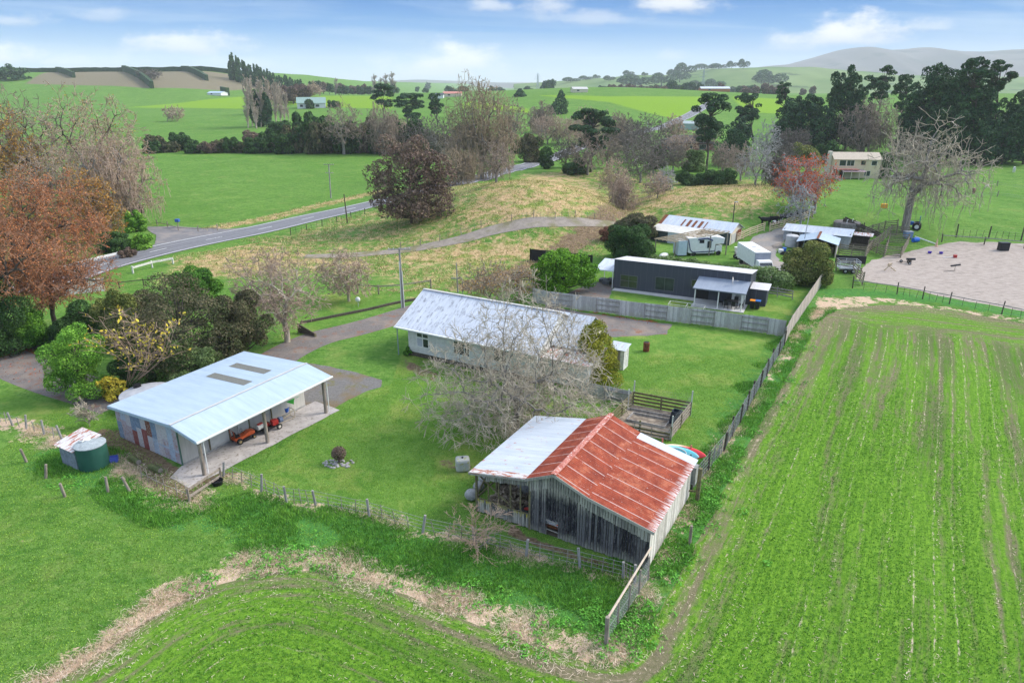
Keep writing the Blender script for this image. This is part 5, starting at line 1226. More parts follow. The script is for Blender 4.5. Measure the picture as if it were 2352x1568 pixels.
# materials
DOMES = {'hero': (1250, dict(low=.0, fork=.22, spray=5, tl=.085, shell=.42, hang=.0, wid=1.13, mid=.28)), 'spread': (900, dict(low=.14, fork=.2, spray=4, tl=.09)), 'oak': (900, dict(low=.06, fork=.25, spray=4, tl=.08)), 'light': (620, dict(low=.08, fork=.15, spray=4, tl=.1)),
    'willow': (1900, dict(low=.02, fork=.12, hang=.2, spray=4, tl=.07, shell=.5)), 'dead': (420, dict(low=.16, fork=.34, hang=.16, spray=3, tl=.085, shell=.55))}
m_bark = mott('grey_bark', (.17, .15, .125), (.30, .275, .24), 5, 5, .95, .4, stretch=(1, 1, .3))
m_barkd = mott('dark_bark', (.06, .05, .04), (.12, .10, .085), 4, 5, .95, .4, stretch=(1, 1, .3))
m_lich = mott('lichen_twigs', (.31, .265, .20), (.56, .49, .375), 1.2, 3, .95, lo=.3, hi=.7)
m_twig = mott('brown_twigs', (.22, .17, .13), (.36, .285, .22), .8, 3, .95)
m_rustw = mott('rusty_twigs', (.24, .13, .08), (.40, .22, .13), .8, 3, .95)
m_popl = mott('pale_poplar_twigs', (.38, .30, .24), (.54, .44, .37), .8, 3, .95)
m_gold = mott('golden_twigs', (.22, .17, .11), (.37, .29, .20), .8, 3, .95)
m_twigp = mott('pinkish_twigs', (.31, .225, .165), (.49, .365, .275), .8, 3, .95)
m_twigg = mott('pale_grey_twigs', (.27, .26, .25), (.42, .41, .40), .8, 3, .95)
m_twigd = mott('dull_twigs', (.11, .095, .08), (.19, .165, .14), .8, 3, .95)
L_green = leafm('mid_green_leaves', [(0.038, 0.113, 0.018), (0.085, 0.217, 0.026), (0.170, 0.339, 0.038)])
L_bright = leafm('bright_green_leaves', [(0.043, 0.131, 0.012), (0.102, 0.246, 0.017), (0.189, 0.362, 0.029)], .5)
L_dark = leafm('dark_green_leaves', [(0.022, 0.056, 0.018), (0.042, 0.098, 0.026), (0.085, 0.160, 0.042)])
L_pine = leafm('pine_needles', [(0.018, 0.049, 0.022), (0.034, 0.083, 0.034), (0.075, 0.133, 0.046)], .2, transl=.1)
L_olive = leafm('olive_leaves', [(.055, .08, .02), (.11, .15, .035), (.21, .23, .06), (.27, .22, .07)], .6)
L_purple = leafm('purple_brown_leaves', [(.085, .060, .048), (.145, .100, .078), (.215, .150, .112), (.095, .10, .05)], .25)
L_bronze = leafm('bronze_green_leaves', [(.035, .058, .020), (.070, .095, .032), (.14, .115, .07), (.10, .14, .038)], .35)
L_lime = leafm('lime_leaves', [(0.072, 0.189, 0.029), (0.160, 0.348, 0.043), (0.319, 0.522, 0.065)], .6)
L_yel = leafm('yellow_leaves', [(0.540, 0.396, 0.036), (0.720, 0.564, 0.072), (0.360, 0.408, 0.048)], 1)
L_rust = leafm('rust_leaves', [(.24, .11, .055), (.44, .16, .06), (.60, .25, .10)], .4)
L_gold = leafm('golden_leaves', [(0.192, 0.102, 0.024), (0.396, 0.192, 0.036), (0.504, 0.288, 0.060), (0.168, 0.156, 0.036)], .4)
L_red = leafm('coral_leaves', [(.42, .05, .02), (.62, .10, .035), (.60, .20, .06)], 1)
L_grn2 = leafm('grey_green_leaves', [(0.065, 0.116, 0.036), (0.160, 0.239, 0.072), (0.290, 0.377, 0.160)], .7)
L_yg = leafm('yellow_green_leaves', [(0.102, 0.123, 0.014), (0.246, 0.261, 0.022), (0.377, 0.334, 0.043)], .6)
L_red2 = leafm('dry_red_twigs', [(0.174, 0.072, 0.051), (0.290, 0.131, 0.087), (0.145, 0.116, 0.058)], .5)

class Tree:
    def __init__(s, bx, by, x0, x1, yt, yb, dist=None, depth=1.0, base=None):
        """base seen at (bx,by); crown spans x0..x1 and yt..yb in the photo"""
        if dist:
            rx, ry, rz = ray(bx, by); s.b = Vector((rx / ry * dist, dist, h1(rx / ry * dist, dist)))
        else: s.b = G(bx, by)
        y = s.b.y; ym = (yt + yb) / 2; f = ray(0, ym)[1]
        s.cx = ((x0 + x1) / 2 - CX) / f * y - s.b.x; s.rx = (x1 - x0) / 2 / f * y; s.ry = s.rx * depth
        s.zt = zat(bx, yt, y) - s.b.z; s.zb = max(zat(bx, yb, y) - s.b.z, 0); s.y = y
        s.cz = (s.zt + s.zb) / 2; s.rz = (s.zt - s.zb) / 2
        s.px = y / 683.0      # size of one pixel of the 1024 wide render

def bare(bx, by, x0, x1, yt, label, name='bare_tree', kind='oak', seed=1, twig=None, bark=None, group=None, dist=None, rmin=.32, leaves=None, lsize=1.0, nl=0, depth=.9, tr=1.0, cat='tree', yb=None, lean=(0, 0), droop=None):
    T = Tree(bx, by, x0, x1, yt, yb or by, dist, depth); spec, r = SPECS[kind]; DM = DOMES.get(kind)
    if DM:
        n_ = int(DM[0] * min(1.6, max(.42, (T.rx / T.px) / 55))); lv = dome(seed, T, n_, trunk_r=r * tr * .8, **DM[1])
    else: lv = fit(skeleton(seed, spec, trunk_r=r * tr, lean=lean), 2 * T.rx, 2 * T.ry, 0, T.zt)
    ro = empty(name, T.b, 0, label, cat, group)
    off = 0 if DM else T.cx; dr = 0 if DM else {'hero': .5, 'willow': .3, 'dead': .38, 'oak': .28, 'spread': .25, 'light': .25, 'shrub': .1}.get(kind, 0) if droop is None else droop
    for L in lv:
        for o in (0, 3):
            rho = np.hypot(L[:, o] / T.rx, L[:, o + 1] / T.ry); L[:, o + 2] *= 1 - dr * np.clip(rho, 0, 1.1) ** 3
        for o in (0, 3): L[:, o] += off * np.clip(L[:, o + 2] / max(T.zt * .5, .1), 0, 1)
        L[:, 6:8] = np.maximum(L[:, 6:8], T.px * rmin * .5)
        L[L[:, 2] < -.1, 2] = .05; L[:, 2] = np.maximum(L[:, 2], -.05); L[:, 5] = np.maximum(L[:, 5], .03)
    lv[0][0, 2] = -.3
    V, F = tubes(np.concatenate(lv[:2]), 7); link_mesh('trunk', np_mesh('trunk', V, F, True), ro, [bark or m_bark])
    tw = np.concatenate([l for l in lv[2:] if len(l)]); V, F = tubes(tw, 3); link_mesh('crown', np_mesh('crown', V, F), ro, [twig or m_twig])
    if leaves:
        rd = np.random.RandomState(seed); k = rd.randint(0, len(tw), nl); C = tw[k, 3:6] + rd.normal(0, T.px * 1.2, (nl, 3)); leaf_mesh('foliage', C, rd.normal(0, 1, (nl, 3)), T.px * lsize, .8, rd, leaves, ro)
    return ro

def leafy(bx, by, x0, x1, yt, yb, label, mat, name='tree', seed=1, n=18, style='round', br=(.28, .42), lsize=1.15, cover=3.2, group=None, dist=None, depth=.95, trunk=.25, cat='tree', bark=None, cap=26000, asp=.75, limbs=True, stem='trunk', upb=.3):
    T = Tree(bx, by, x0, x1, yt, yb, dist, depth); rd = np.random.RandomState(seed)
    ro = empty(name, T.b, 0, label, cat, group)
    bl_ = crown_blobs(rd, T.cx, 0, T.cz, T.rx, T.ry, T.rz, n, br, style, -.45 if T.zb > .8 else -.95)
    if T.zb < .6 and style == 'round':      # skirt of low clumps
        for i in range(n // 3 + 3):
            a = rd.uniform(0, 6.283); q = rd.uniform(.5, .82); r_ = rd.uniform(*br) * min(T.rx, T.rz * 1.4); bl_.append((T.cx + math.cos(a) * q * T.rx, math.sin(a) * q * T.ry, rd.uniform(.18, .55) * T.rz, r_, r_, r_ * .9))
    # keep the clumps inside the measured outline
    bl_ = [(b[0], b[1], min(max(b[2], T.zb + b[5] * .45), T.zt - b[5] * .8), b[3], b[4], b[5]) for b in bl_]
    if style == 'round': bl_.append((T.cx, 0, T.cz - T.rz * .1, T.rx * .62, T.ry * .62, T.rz * .62))
    size = max(T.px * lsize, .07); area = sum(4 * b[3] * b[4] + 4 * b[3] * b[5] + 4 * b[4] * b[5] for b in bl_)
    nl = int(min(cap, max(300, area * cover / (size * size * asp * 2.2))))
    C, N = blob_leaves(bl_, nl, rd, upb=upb)
    k = C[:, 2] > .02; leaf_mesh('crown', C[k], N[k], size, asp, rd, mat, ro)
    S = []; tr_ = trunk * (1 if T.rx > 2 else .6)
    zt_ = T.zt * .82 if style in ('pine', 'cone') else max(T.cz, .5); p = Vector((0, 0, -.3)); top = Vector((T.cx * .8, 0, zt_)); k = 7
    pts = [p.lerp(top, i / k) + Vector((rd.normal(0, .04) * T.rx, rd.normal(0, .03) * T.rx, 0)) * (i > 0) for i in range(k + 1)]
    for i in range(k): S.append((*pts[i], *pts[i + 1], tr_ * (1 - .8 * i / k), tr_ * (1 - .8 * (i + 1) / k)))
    if limbs:
        for b in bl_:
            q = Vector(b[:3]); j = min(k - 1, max(1, int(np.searchsorted([v.z for v in pts], q.z - T.rz * .25)) - 1)); a = pts[j]; m_ = a.lerp(q, .55) + Vector((0, 0, -.06 * T.rz)); r_ = tr_ * .36
            S += [(*a, *m_, r_, r_ * .7), (*m_, *q, r_ * .7, r_ * .25)]
    V, F = tubes(S, 7); link_mesh(stem, np_mesh(stem, V, F, True), ro, [bark or m_barkd])
    return ro

# --- the big bare tree in the middle and its neighbours
bare(1185, 985, 985, 1392, 672, 'big spreading bare tree with pale lichen twigs between the barn and the white house', 'bare_tree', 'hero', 12, m_lich, m_bark, rmin=.42, depth=.85, tr=.8)
bare(2078, 532, 1975, 2290, 272, 'big dying willow with heavy pale limbs and hanging twigs behind the cattle yards', 'dead_willow', 'dead', 23, m_lich, m_bark, rmin=.42, depth=.7, tr=.8, leaves=L_olive, nl=1200, lsize=.5)
bare(660, 785, 520, 745, 562, 'wide bare cherry with pinkish twigs at the driveway bend', 'bare_tree', 'spread', 31, m_twigp, m_lich, rmin=.45, depth=.8)
bare(802, 692, 715, 865, 578, 'small dense bare tree with pinkish twigs on the lawn beside the rail', 'bare_tree', 'spread', 32, m_twigp, m_lich, rmin=.45)
bare(1104, 412, 1005, 1205, 172, 'tall bare willow with golden brown hanging twigs beside the country road', 'bare_willow', 'willow', 41, m_gold, m_bark, rmin=.34, depth=.8, tr=.8)
bare(204, 470, 96, 345, 196, 'tall bare oak with brown twig clouds at the upper left', 'bare_tree', 'oak', 51, m_twigp, m_barkd, rmin=.40, tr=.7, leaves=L_gold, nl=2500, lsize=.7)
bare(90, 460, -60, 160, 190, 'bare dark limbed oak at the far left edge', 'bare_tree', 'oak', 52, m_twig, m_barkd, rmin=.40, tr=.7)
bare(250, 520, 150, 352, 300, 'bare drooping brown tree in front of the tall oak', 'bare_tree', 'willow', 53, m_twigp, m_bark, rmin=.40, leaves=L_gold, nl=1200, lsize=.7)
bare(40, 620, -70, 235, 395, 'large rusty orange autumn tree at the left edge above the road', 'autumn_tree', 'oak', 54, m_rustw, m_barkd, rmin=.40, leaves=L_rust, nl=17000, lsize=.95)
bare(130, 760, -10, 250, 560, 'rust red autumn tree hanging over the left end of the road', 'autumn_tree', 'spread', 55, m_rustw, m_barkd, rmin=.40, leaves=L_rust, nl=9000, lsize=.9, yb=700)
bare(-10, 800, -130, 110, 470, 'rusty tree cut by the left edge of the photo', 'autumn_tree', 'oak', 56, m_rustw, m_barkd, rmin=.40, leaves=L_rust, nl=10000, lsize=.95, yb=690)
bare(205, 560, 140, 275, 385, 'golden brown tree above the road turnout', 'autumn_tree', 'oak', 57, m_twig, m_barkd, rmin=.40, leaves=L_gold, nl=9000, lsize=.9)
bare(40, 480, -50, 105, 240, 'golden orange oak at the left edge under the pasture hill', 'autumn_tree', 'oak', 58, m_twig, m_barkd, rmin=.35, leaves=L_gold, nl=8000, lsize=.9)
bare(110, 520, 20, 190, 330, 'brown bare thicket tree between the two left oaks', 'bare_tree', 'spread', 59, m_twigp, m_bark, rmin=.38, leaves=L_gold, nl=1500, lsize=.7)
bare(385, 259 + 20, 372, 425, 292 - 50, 'small round bare tree alone on the green slope', 'bare_tree', 'light', 60, m_twigp, m_bark, rmin=.3)
bare(205, 978, 172, 232, 922, 'tiny leafless fruit tree on the lawn by the round tank', 'bare_fruit_tree', 'shrub', 61, m_lich, m_lich, rmin=.5, tr=1.6)
bare(1098, 1262, 1030, 1180, 1165, 'twiggy bare tan shrub by the wire fence in front of the barn', 'bare_shrub', 'shrub', 62, mott('tan_twigs', (.34, .23, .16), (.5, .36, .27), 1), m_bark, rmin=.40, cat='shrub')
bare(1838, 520, 1792, 1875, 418, 'thin pale grey bare tree in front of the coral leaved tree', 'bare_tree', 'light', 63, m_twigg, m_twigg, rmin=.4)
bare(1868, 490, 1768, 1925, 352, 'spreading coral tree with bright red leaves and pale limbs', 'coral_tree', 'spread', 64, m_twigg, m_twigg, rmin=.36, leaves=L_red, nl=6500, lsize=.8)
for i, a in enumerate([
    (1735, 425, 1688, 1785, 322, 'domed pale brown bare tree above the dark clipped bushes', m_twigg), (1525, 438, 1498, 1556, 382, 'small round bare tree by the little timber yards', m_twigg),
    (1408, 455, 1368, 1450, 362, 'bare purplish bush in the gully mouth', m_twigp), (1432, 480, 1395, 1462, 400, 'rounded pinkish bare bush at the gully bottom', m_twigp),
    (1470, 420, 1392, 1538, 300, 'broad grey bare tree filling the hollow below the bungalow', m_twigd), (1440, 372, 1398, 1500, 268, 'bare tree behind the tall pine by the road bend', m_twigd),
    (1545, 395, 1510, 1590, 322, 'brown twiggy bare tree in front of the brick bungalow', m_twig), (1980, 352, 1925, 2068, 222, 'large pyramid shaped bare tree between the dark pines', m_twig),
    (1760, 375, 1722, 1800, 275, 'frosty grey bare tree right of the bungalow', m_twigg), (1800, 400, 1762, 1840, 330, 'grey brown bare thicket above the coral tree', m_twigd),
    (790, 355, 735, 848, 232, 'bare round tree standing in the dark shelterbelt, left of two', m_twig), (880, 355, 832, 935, 238, 'bare round tree standing in the dark shelterbelt, right of two', m_twig),
    (960, 355, 905, 1020, 268, 'grey bare tree behind the purple brown tree', m_twigd), (1020, 380, 965, 1062, 250, 'bare grey tree left of the tall golden willow', m_twigd), (1175, 330, 1140, 1215, 225, 'bare brown tree right of the tall golden willow', m_twig),
    (925, 322, 900, 955, 278, 'pinkish small bare tree behind the shelterbelt', m_twigp), (1165, 350, 1130, 1190, 270, 'bare thicket tree near the road bend', m_twigd),
    (590, 262, 575, 640, 195, 'soft brown bare tree at the foot of the poplars', m_twigp), (735, 222, 690, 745, 190, 'brown bare tree left of the white villa trees', m_twigp), (330, 182, 312, 372, 160, 'bare windblown tree on top of the hedged hill', m_twigd), (1500, 400, 1455, 1548, 318, 'grey bare tree in the hollow, behind the small round one', m_twigd), (1395, 385, 1365, 1435, 300, 'brown bare tree right of the tall pine trunk', m_twig), (1660, 400, 1625, 1700, 320, 'grey brown bare tree right of the leaning pine trunk', m_twig), (1820, 370, 1780, 1860, 290, 'bare grey tree in front of the left pines', m_twigd), (1050, 400, 1010, 1090, 290, 'bare brown tree in front of the tall willow', m_twig),
    (1350, 402, 1300, 1400, 300, 'bare brown tree behind the broad headed pine', m_twig), (1480, 360, 1420, 1545, 262, 'wide grey brown bare tree hiding the far road', m_twigd), (1420, 345, 1370, 1470, 255, 'bare tree beside the far road, left of the wide one', m_twig), (1560, 370, 1520, 1600, 300, 'thin bare tree on the bungalow lawn edge', m_twigp),
    (1300, 385, 1262, 1340, 310, 'bare twiggy tree by the road bend left of the pine', m_twigd), (1140, 420, 1090, 1190, 320, 'low bare tree at the foot of the tall willow on its right', m_twig), (1060, 425, 1010, 1110, 335, 'low bare tree at the foot of the tall willow on its left', m_gold), (1700, 415, 1655, 1745, 330, 'bare tree above the clipped bushes, left of the domed one', m_twig), (1620, 345, 1580, 1665, 262, 'bare brown tree behind the bungalow roof', m_twig), (1545, 330, 1515, 1580, 262, 'pale bare tree left of the pale green shed', m_twigp), (1780, 430, 1745, 1815, 350, 'bare grey thicket left of the coral tree', m_twigd), (1510, 455, 1470, 1545, 395, 'low bare thicket along the gully edge', m_twigp), (1850, 345, 1800, 1900, 270, 'bare grey brown tree against the left pines', m_twig), (2080, 385, 2030, 2130, 300, 'bare brown tree at the right of the cream farmhouse', m_twig), (1240, 305, 1210, 1275, 235, 'bare tree at the left end of the pink row', m_twig), (1340, 300, 1310, 1380, 245, 'bare tree at the right end of the pink row', m_twigp)]):
    bare(a[0], a[1], a[2], a[3], a[4], a[5], 'bare_tree', ['light', 'oak', 'spread', 'willow'][i % 4] if i < 18 or i > 19 else 'light', 70 + i, a[6], m_bark, rmin=.34)
# row of pinkish bare trees in the far paddock, right of the willow
pr = bare(1258, 332, 1225, 1292, 262, 'pinkish bare tree in the row on the far paddock', 'bare_tree', 'light', 101, m_twigp, m_bark, rmin=.3, group='pinkish bare trees in the far paddock')
for px, py, sc in ((1282, 330, .95), (1305, 333, 1.0), (1330, 328, .9), (1240, 320, .8), (1362, 322, .85)):
    c = copy_tree(pr); c.location = G(px, py); c.rotation_euler.z = px; c.scale = (sc, sc, sc * (1 + .1 * math.sin(px)))

# --- poplars with ivy
g_ = 'bare poplars in the row above the shelterbelt'
pop = bare(600, 292, 592, 614, 185, 'tall bare poplar in the row above the shelterbelt', 'poplar', 'poplar', 110, m_popl, m_popl, rmin=.5, group=g_, depth=1); pop.scale = (.62, .62, 1)
for i, (px, py, sc) in enumerate(((570, 294, 1.0), (580, 290, .98), (590, 296, .93), (612, 290, .9), (622, 288, .96), (634, 285, .9), (645, 283, .85), (655, 280, .8), (664, 278, .66))):
    c = copy_tree(pop); c.location = G(px, py); c.rotation_euler.z = i * 1.3; c.scale = (sc * .62, sc * .62, sc * 1.05)
for i, (px, hh) in enumerate(((857, 195), (872, 200), (883, 194), (897, 191), (905, 205), (770, 200))):
    c = copy_tree(pop); rx, ry, rz = ray(px, 215); d = 900; c.location = (rx / ry * d, d, h1(rx / ry * d, d) - 1); s_ = (zat(px, hh - 8, d) - c.location.z) / 17; c.scale = (s_, s_, s_); c['label'] = 'slim bare poplar standing up from the distant tree line'; c['group'] = 'distant bare poplars near the horizon'
leafy(588, 292, 572, 600, 205, 292, 'dark ivy covered poplar in the middle of the bare row', L_pine, 'ivy_poplar', 111, 14, 'round', (.5, .7))
leafy(612, 292, 603, 622, 212, 292, 'narrow ivy clad trunk between the bare poplars', L_pine, 'ivy_poplar', 112, 10, 'round', (.5, .7))

# --- leafy trees, near to far
leafy(1292, 672, 1219, 1371, 574, 676, 'dense round bright green tree beside the charcoal cottage', L_bright, 'round_tree', 120, 42, br=(.2, .3), lsize=1.3, cover=3.6)
leafy(1862, 652, 1804, 1924, 553, 655, 'bushy olive and yellow tree at the corner of the cottage lawn', L_olive, 'olive_tree', 121, 26, br=(.2, .34), lsize=1.1)
leafy(200, 905, 88, 252, 726, 890, 'lime green tree with layered crown left of the carport shed', L_lime, 'lime_tree', 122, 26, br=(.2, .32), lsize=1.15, bark=m_barkd)
leafy(1375, 872, 1318, 1440, 742, 874, 'loose yellow-green bush at the end of the white house', L_yg, 'yellow_bush', 123, 26, br=(.22, .36), lsize=1.0, cat='bush')
leafy(945, 512, 838, 1048, 296, 512, 'large purple-brown evergreen on the grassy knoll by the road', L_purple, 'purple_tree', 124, 78, br=(.16, .27), lsize=1.35, cover=3.4, depth=.9)
leafy(410, 838, 258, 580, 630, 845, 'huge bronze-green evergreen bush beside the driveway', L_bronze, 'evergreen_bush', 125, 46, br=(.16, .27), lsize=1.25, cover=3.0, cap=34000, cat='bush')
leafy(545, 818, 470, 622, 660, 820, 'bronze brown bush right half of the dark thicket', L_bronze, 'evergreen_bush', 126, 30, br=(.18, .3), lsize=1.2, cat='bush')
leafy(432, 868, 364, 502, 774, 872, 'pale grey-green bush tucked behind the blue shed roof', L_grn2, 'grey_green_bush', 127, 22, br=(.22, .32), lsize=1.15, cat='bush')
leafy(440, 700, 398, 500, 612, 700, 'bright green laurel at the top of the dark thicket', L_green, 'laurel', 128, 14, lsize=1.1, cat='bush')
leafy(75, 800, 34, 118, 700, 800, 'mid green camellia left of the lime green tree', L_green, 'camellia', 129, 16, lsize=1.1, cat='bush')
leafy(10, 810, -60, 66, 660, 810, 'dark camellia with pink flowers at the left edge', L_dark, 'camellia', 130, 18, lsize=1.1, cat='bush')
leafy(175, 790, 120, 240, 690, 800, 'dark green shrub behind the lime green tree', L_dark, 'evergreen_shrub', 131, 18, lsize=1.1, cat='bush')
leafy(262, 800, 225, 320, 650, 830, 'olive green shrub with yellowing leaves in the thicket', L_olive, 'shrub', 132, 16, lsize=1.1, cat='bush')
leafy(300, 890, 262, 350, 800, 900, 'dark leafy undergrowth below the yellow leaved stems', L_dark, 'undergrowth', 133, 16, lsize=1.1, cat='bush')
leafy(330, 760, 270, 380, 665, 790, 'dull grey green bush at the left of the bronze thicket', L_bronze, 'bush', 134, 18, lsize=1.1, cat='bush')
bare(285, 905, 235, 420, 712, 'tall bare upright stems with yellow leaf clusters by the shed', 'coppiced_stems', 'coppice', 135, mott('tan_stems', (.3, .2, .14), (.42, .3, .22), 1), mott('tan_bark', (.3, .2, .14), (.42, .3, .22), 1), rmin=.5, leaves=L_yel, nl=420, lsize=2.0, tr=.12, cat='shrub')
leafy(262, 915, 228, 290, 850, 925, 'low bush with big yellow-green leaves left of the shed roof', L_yel, 'yellow_bush', 136, 8, lsize=1.7, cover=1.5, cat='bush')
leafy(303, 532, 285, 332, 484, 532, 'yellow-green bush below the grey conifer by the turnout', L_lime, 'bush', 137, 12, lsize=1.0, cat='bush')
leafy(308, 515, 286, 328, 464, 500, 'grey-green conifer top left of the paddock', L_bronze, 'conifer', 138, 12, lsize=1.0)
leafy(262, 575, 222, 300, 535, 580, 'dark hedge bush with orange berries beside the road', L_dark, 'berry_bush', 139, 14, lsize=1.0, cat='bush')
leafy(322, 572, 300, 350, 535, 578, 'bright green flax clump at the road corner', L_lime, 'flax_clump', 140, 10, lsize=1.2, cat='bush')
leafy(290, 590, 272, 312, 568, 592, 'small purple bush on the verge by the white guard rail', L_purple, 'small_bush', 141, 8, lsize=1.0, cat='bush')
leafy(1440, 598, 1378, 1512, 515, 602, 'dark glossy green bush group left of the motorhome', L_dark, 'evergreen_bush', 142, 26, br=(.2, .34), lsize=1.1, cat='bush')
leafy(1462, 540, 1410, 1513, 487, 545, 'brown and green bush behind the glossy bush', L_bronze, 'brown_bush', 143, 18, lsize=1.0, cat='bush')
leafy(1395, 555, 1376, 1412, 514, 556, 'dark twiggy bush on the left of the brown bush', L_red2, 'twiggy_bush', 144, 10, lsize=.9, cat='bush')
bare(1125, 697, 1058, 1186, 598, 'tangle of twiggy golden brown shrubs behind the white house', 'autumn_shrub', 'light', 145, m_twig, m_bark, rmin=.4, leaves=L_gold, nl=1500, lsize=.7, cat='shrub')
bare(1192, 692, 1150, 1236, 610, 'thin twiggy orange shrub left of the round green tree', 'autumn_shrub', 'light', 146, m_twig, m_bark, rmin=.4, leaves=L_gold, nl=900, lsize=.7, cat='shrub')
leafy(940, 815, 926, 950, 792, 818, 'little green shrub at the corner of the white house', L_green, 'garden_shrub', 147, 6, lsize=.8, cat='bush')
leafy(1622, 625, 1540, 1740, 583, 628, 'long clipped dark hedge behind the charcoal cottage', L_grn2, 'hedge', 148, 34, br=(.12, .2), lsize=1.0, depth=.16, limbs=False, stem='stems', cat='hedge') if 0 else None
def hedge(p, q, w, h, label, mat, seed, n=9000, size=.13, name='hedge'):
    p, q = Vector(p), Vector(q); ro = empty(name, (p + q) / 2, math.atan2(q.y - p.y, q.x - p.x), label, 'hedge'); L = (q - p).length; rd = np.random.RandomState(seed)
    bl_ = [(-L / 2 + (i + .5) * L / int(L / w * 1.6 + 1), rd.normal(0, .06) * w, h * .5 + rd.normal(0, .03) * h, w * .62, w * .5, h * .52) for i in range(int(L / w * 1.6 + 1))]
    C, N = blob_leaves(bl_, n, rd); leaf_mesh('foliage', C, N, size, .75, rd, mat, ro); S = [(b[0], 0, -.2, b[0] + .1, 0, h * .6, .06, .03) for b in bl_]; V, F = tubes(S, 5); link_mesh('stems', np_mesh('stems', V, F), ro, [m_barkd]); return ro
hedge(KM @ Vector((2.2, 9.2, 0)), KM @ Vector((KL + 3.6, 8.2, 0)), 2.6, 2.5, 'long clipped grey-green hedge behind the charcoal cottage', L_grn2, 148, 16000, .16)
for i, a in enumerate([
    (1583, 424, 1553, 1612, 392, 'rounded dark bush with yellow tips, first of three beside the gully head'), (1625, 424, 1596, 1652, 388, 'dark clipped bush in the middle of three by the gully head'), (1660, 425, 1640, 1690, 384, 'dark clipped bush on the right of three by the gully head'),
    (1232, 372, 1190, 1250, 305, 'dark hedge bush on the left of the road bend'), (1252, 388, 1238, 1272, 330, 'narrow dark conifer hedge at the road bend'), (1330, 398, 1276, 1362, 365, 'low dark hedge under the tall pine'),
    (1505, 388, 1490, 1530, 330, 'dark green bush left of the brick bungalow'), (1590, 392, 1570, 1625, 340, 'grey-green bushy tree below the brick bungalow'), (1690, 380, 1640, 1725, 290, 'dark green tree mass right of the leaning pine'),
    (1850, 380, 1815, 1885, 318, 'golden green bush left of the cream farmhouse'), (1900, 375, 1870, 1925, 320, 'dark bush against the cream farmhouse chimney'), (2030, 408, 2010, 2052, 355, 'green bush at the right end of the cream farmhouse'), (765, 247, 750, 783, 230, 'round dark bush on the far paddock right of the villa'), (712, 250, 701, 722, 229, 'small dark tree in front of the white villa')]):
    leafy(a[0], a[1], a[2], a[3], a[4], a[1], a[5], [L_dark, L_dark, L_dark, L_bronze, L_dark, L_dark, L_dark, L_grn2, L_pine, L_olive, L_dark, L_dark, L_dark, L_dark][i], 'evergreen_bush', 160 + i, 14, lsize=.95, cap=7000, cat='bush')
# pines
for i, a in enumerate([
    (1356, 396, 1306, 1420, 248, 345, 'broad headed pine with visible trunk at the road bend', 14), (1622, 392, 1583, 1682, 212, 330, 'tall leaning pine with sparse crown left of the bungalow drive', 13), (1730, 330, 1680, 1756, 212, 290, 'open crowned pine right of the straight road', 12),
    (882, 282, 846, 916, 193, 250, 'umbrella shaped pine on the far paddock', 12), (935, 290, 905, 978, 212, 272, 'dark dense pine beside the umbrella pine', 14), (955, 300, 935, 972, 260, 300, 'small dark conifer below the dense pine', 8), (1005, 290, 980, 1022, 210, 270, 'pine just left of the tall golden willow', 10),
    (1806, 330, 1776, 1822, 186, 240, 'thin scraggy pine standing alone left of the dark pine group', 6), (1842, 345, 1785, 1900, 204, 345, 'broad dark pine at the left of the pine group', 20), (1940, 345, 1892, 1988, 137, 345, 'tall dark pine with rounded double top', 26), (2010, 320, 1988, 2062, 148, 230, 'flat topped pine with bare trunk behind the bare tree', 12),
    (2075, 330, 2048, 2102, 172, 260, 'slender pine left of the largest dark pine mass', 10), (2140, 365, 2085, 2200, 120, 365, 'largest dark pine in the group, left part', 34), (2195, 372, 2150, 2262, 115, 372, 'tall dark pine in the middle of the right hand group', 34), (2232, 378, 2190, 2275, 130, 250, 'pine with long bare trunk and tufted top', 12),
    (2282, 372, 2248, 2330, 138, 215, 'lone tall pine with tufted crown near the right edge', 12), (2325, 372, 2280, 2390, 195, 372, 'dark pine cut by the right edge', 20), (2090, 352, 2052, 2135, 250, 352, 'low dark pine foliage under the group', 14), (2260, 380, 2215, 2310, 260, 380, 'low dark undergrowth pine near the right', 16), (30, 184, -30, 66, 147, 184, 'dark pine clump on the skyline at the far left', 10), (1880, 350, 1850, 1930, 235, 350, 'dark pine filling between the left pines', 16), (2110, 362, 2070, 2160, 190, 362, 'dark pine filling left of the largest pine mass', 20), (2175, 375, 2120, 2240, 215, 375, 'low broad dark pine at the foot of the group', 18), (2240, 376, 2200, 2290, 165, 376, 'dark pine right of the largest mass', 18), (2300, 378, 2262, 2345, 245, 378, 'dark low pine at the right end of the belt', 14), (2350, 378, 2310, 2400, 225, 378, 'last dark pine at the right edge behind', 14), (1975, 350, 1940, 2010, 210, 350, 'dark pine behind the pyramid shaped bare tree', 14), (1790, 350, 1765, 1830, 262, 350, 'dark pine left end of the group, lower', 12), (1700, 345, 1670, 1735, 262, 345, 'dark pine behind the leaning pine', 12), (985, 205, 975, 990, 188, 205, 'small pointed conifer on the skyline', 6)]):
    dense = a[5] >= a[1] - 2
    leafy(a[0], a[1], a[2], a[3], a[4], a[5], a[6], L_pine, 'pine_tree', 200 + i, a[7] * 2 + 8, 'round' if dense else 'pine', (.11, .24) if dense else (.18, .31), lsize=1.25, cover=2.2 if dense else 2.8, cap=15000, bark=m_barkd, trunk=.38, upb=.6)
for px, py, yt, x0, x1, lab in ((1195, 222, 204, 1184, 1206, 'small pointed conifer right of the tall willow'), (1288, 262, 208, 1270, 1306, 'ragged dark conifer behind the pink bare row'),):
    leafy(px, py, x0, x1, yt, py, lab, L_pine, 'conifer', px, 10, 'cone', (.5, .9), lsize=1.0, cap=3000)
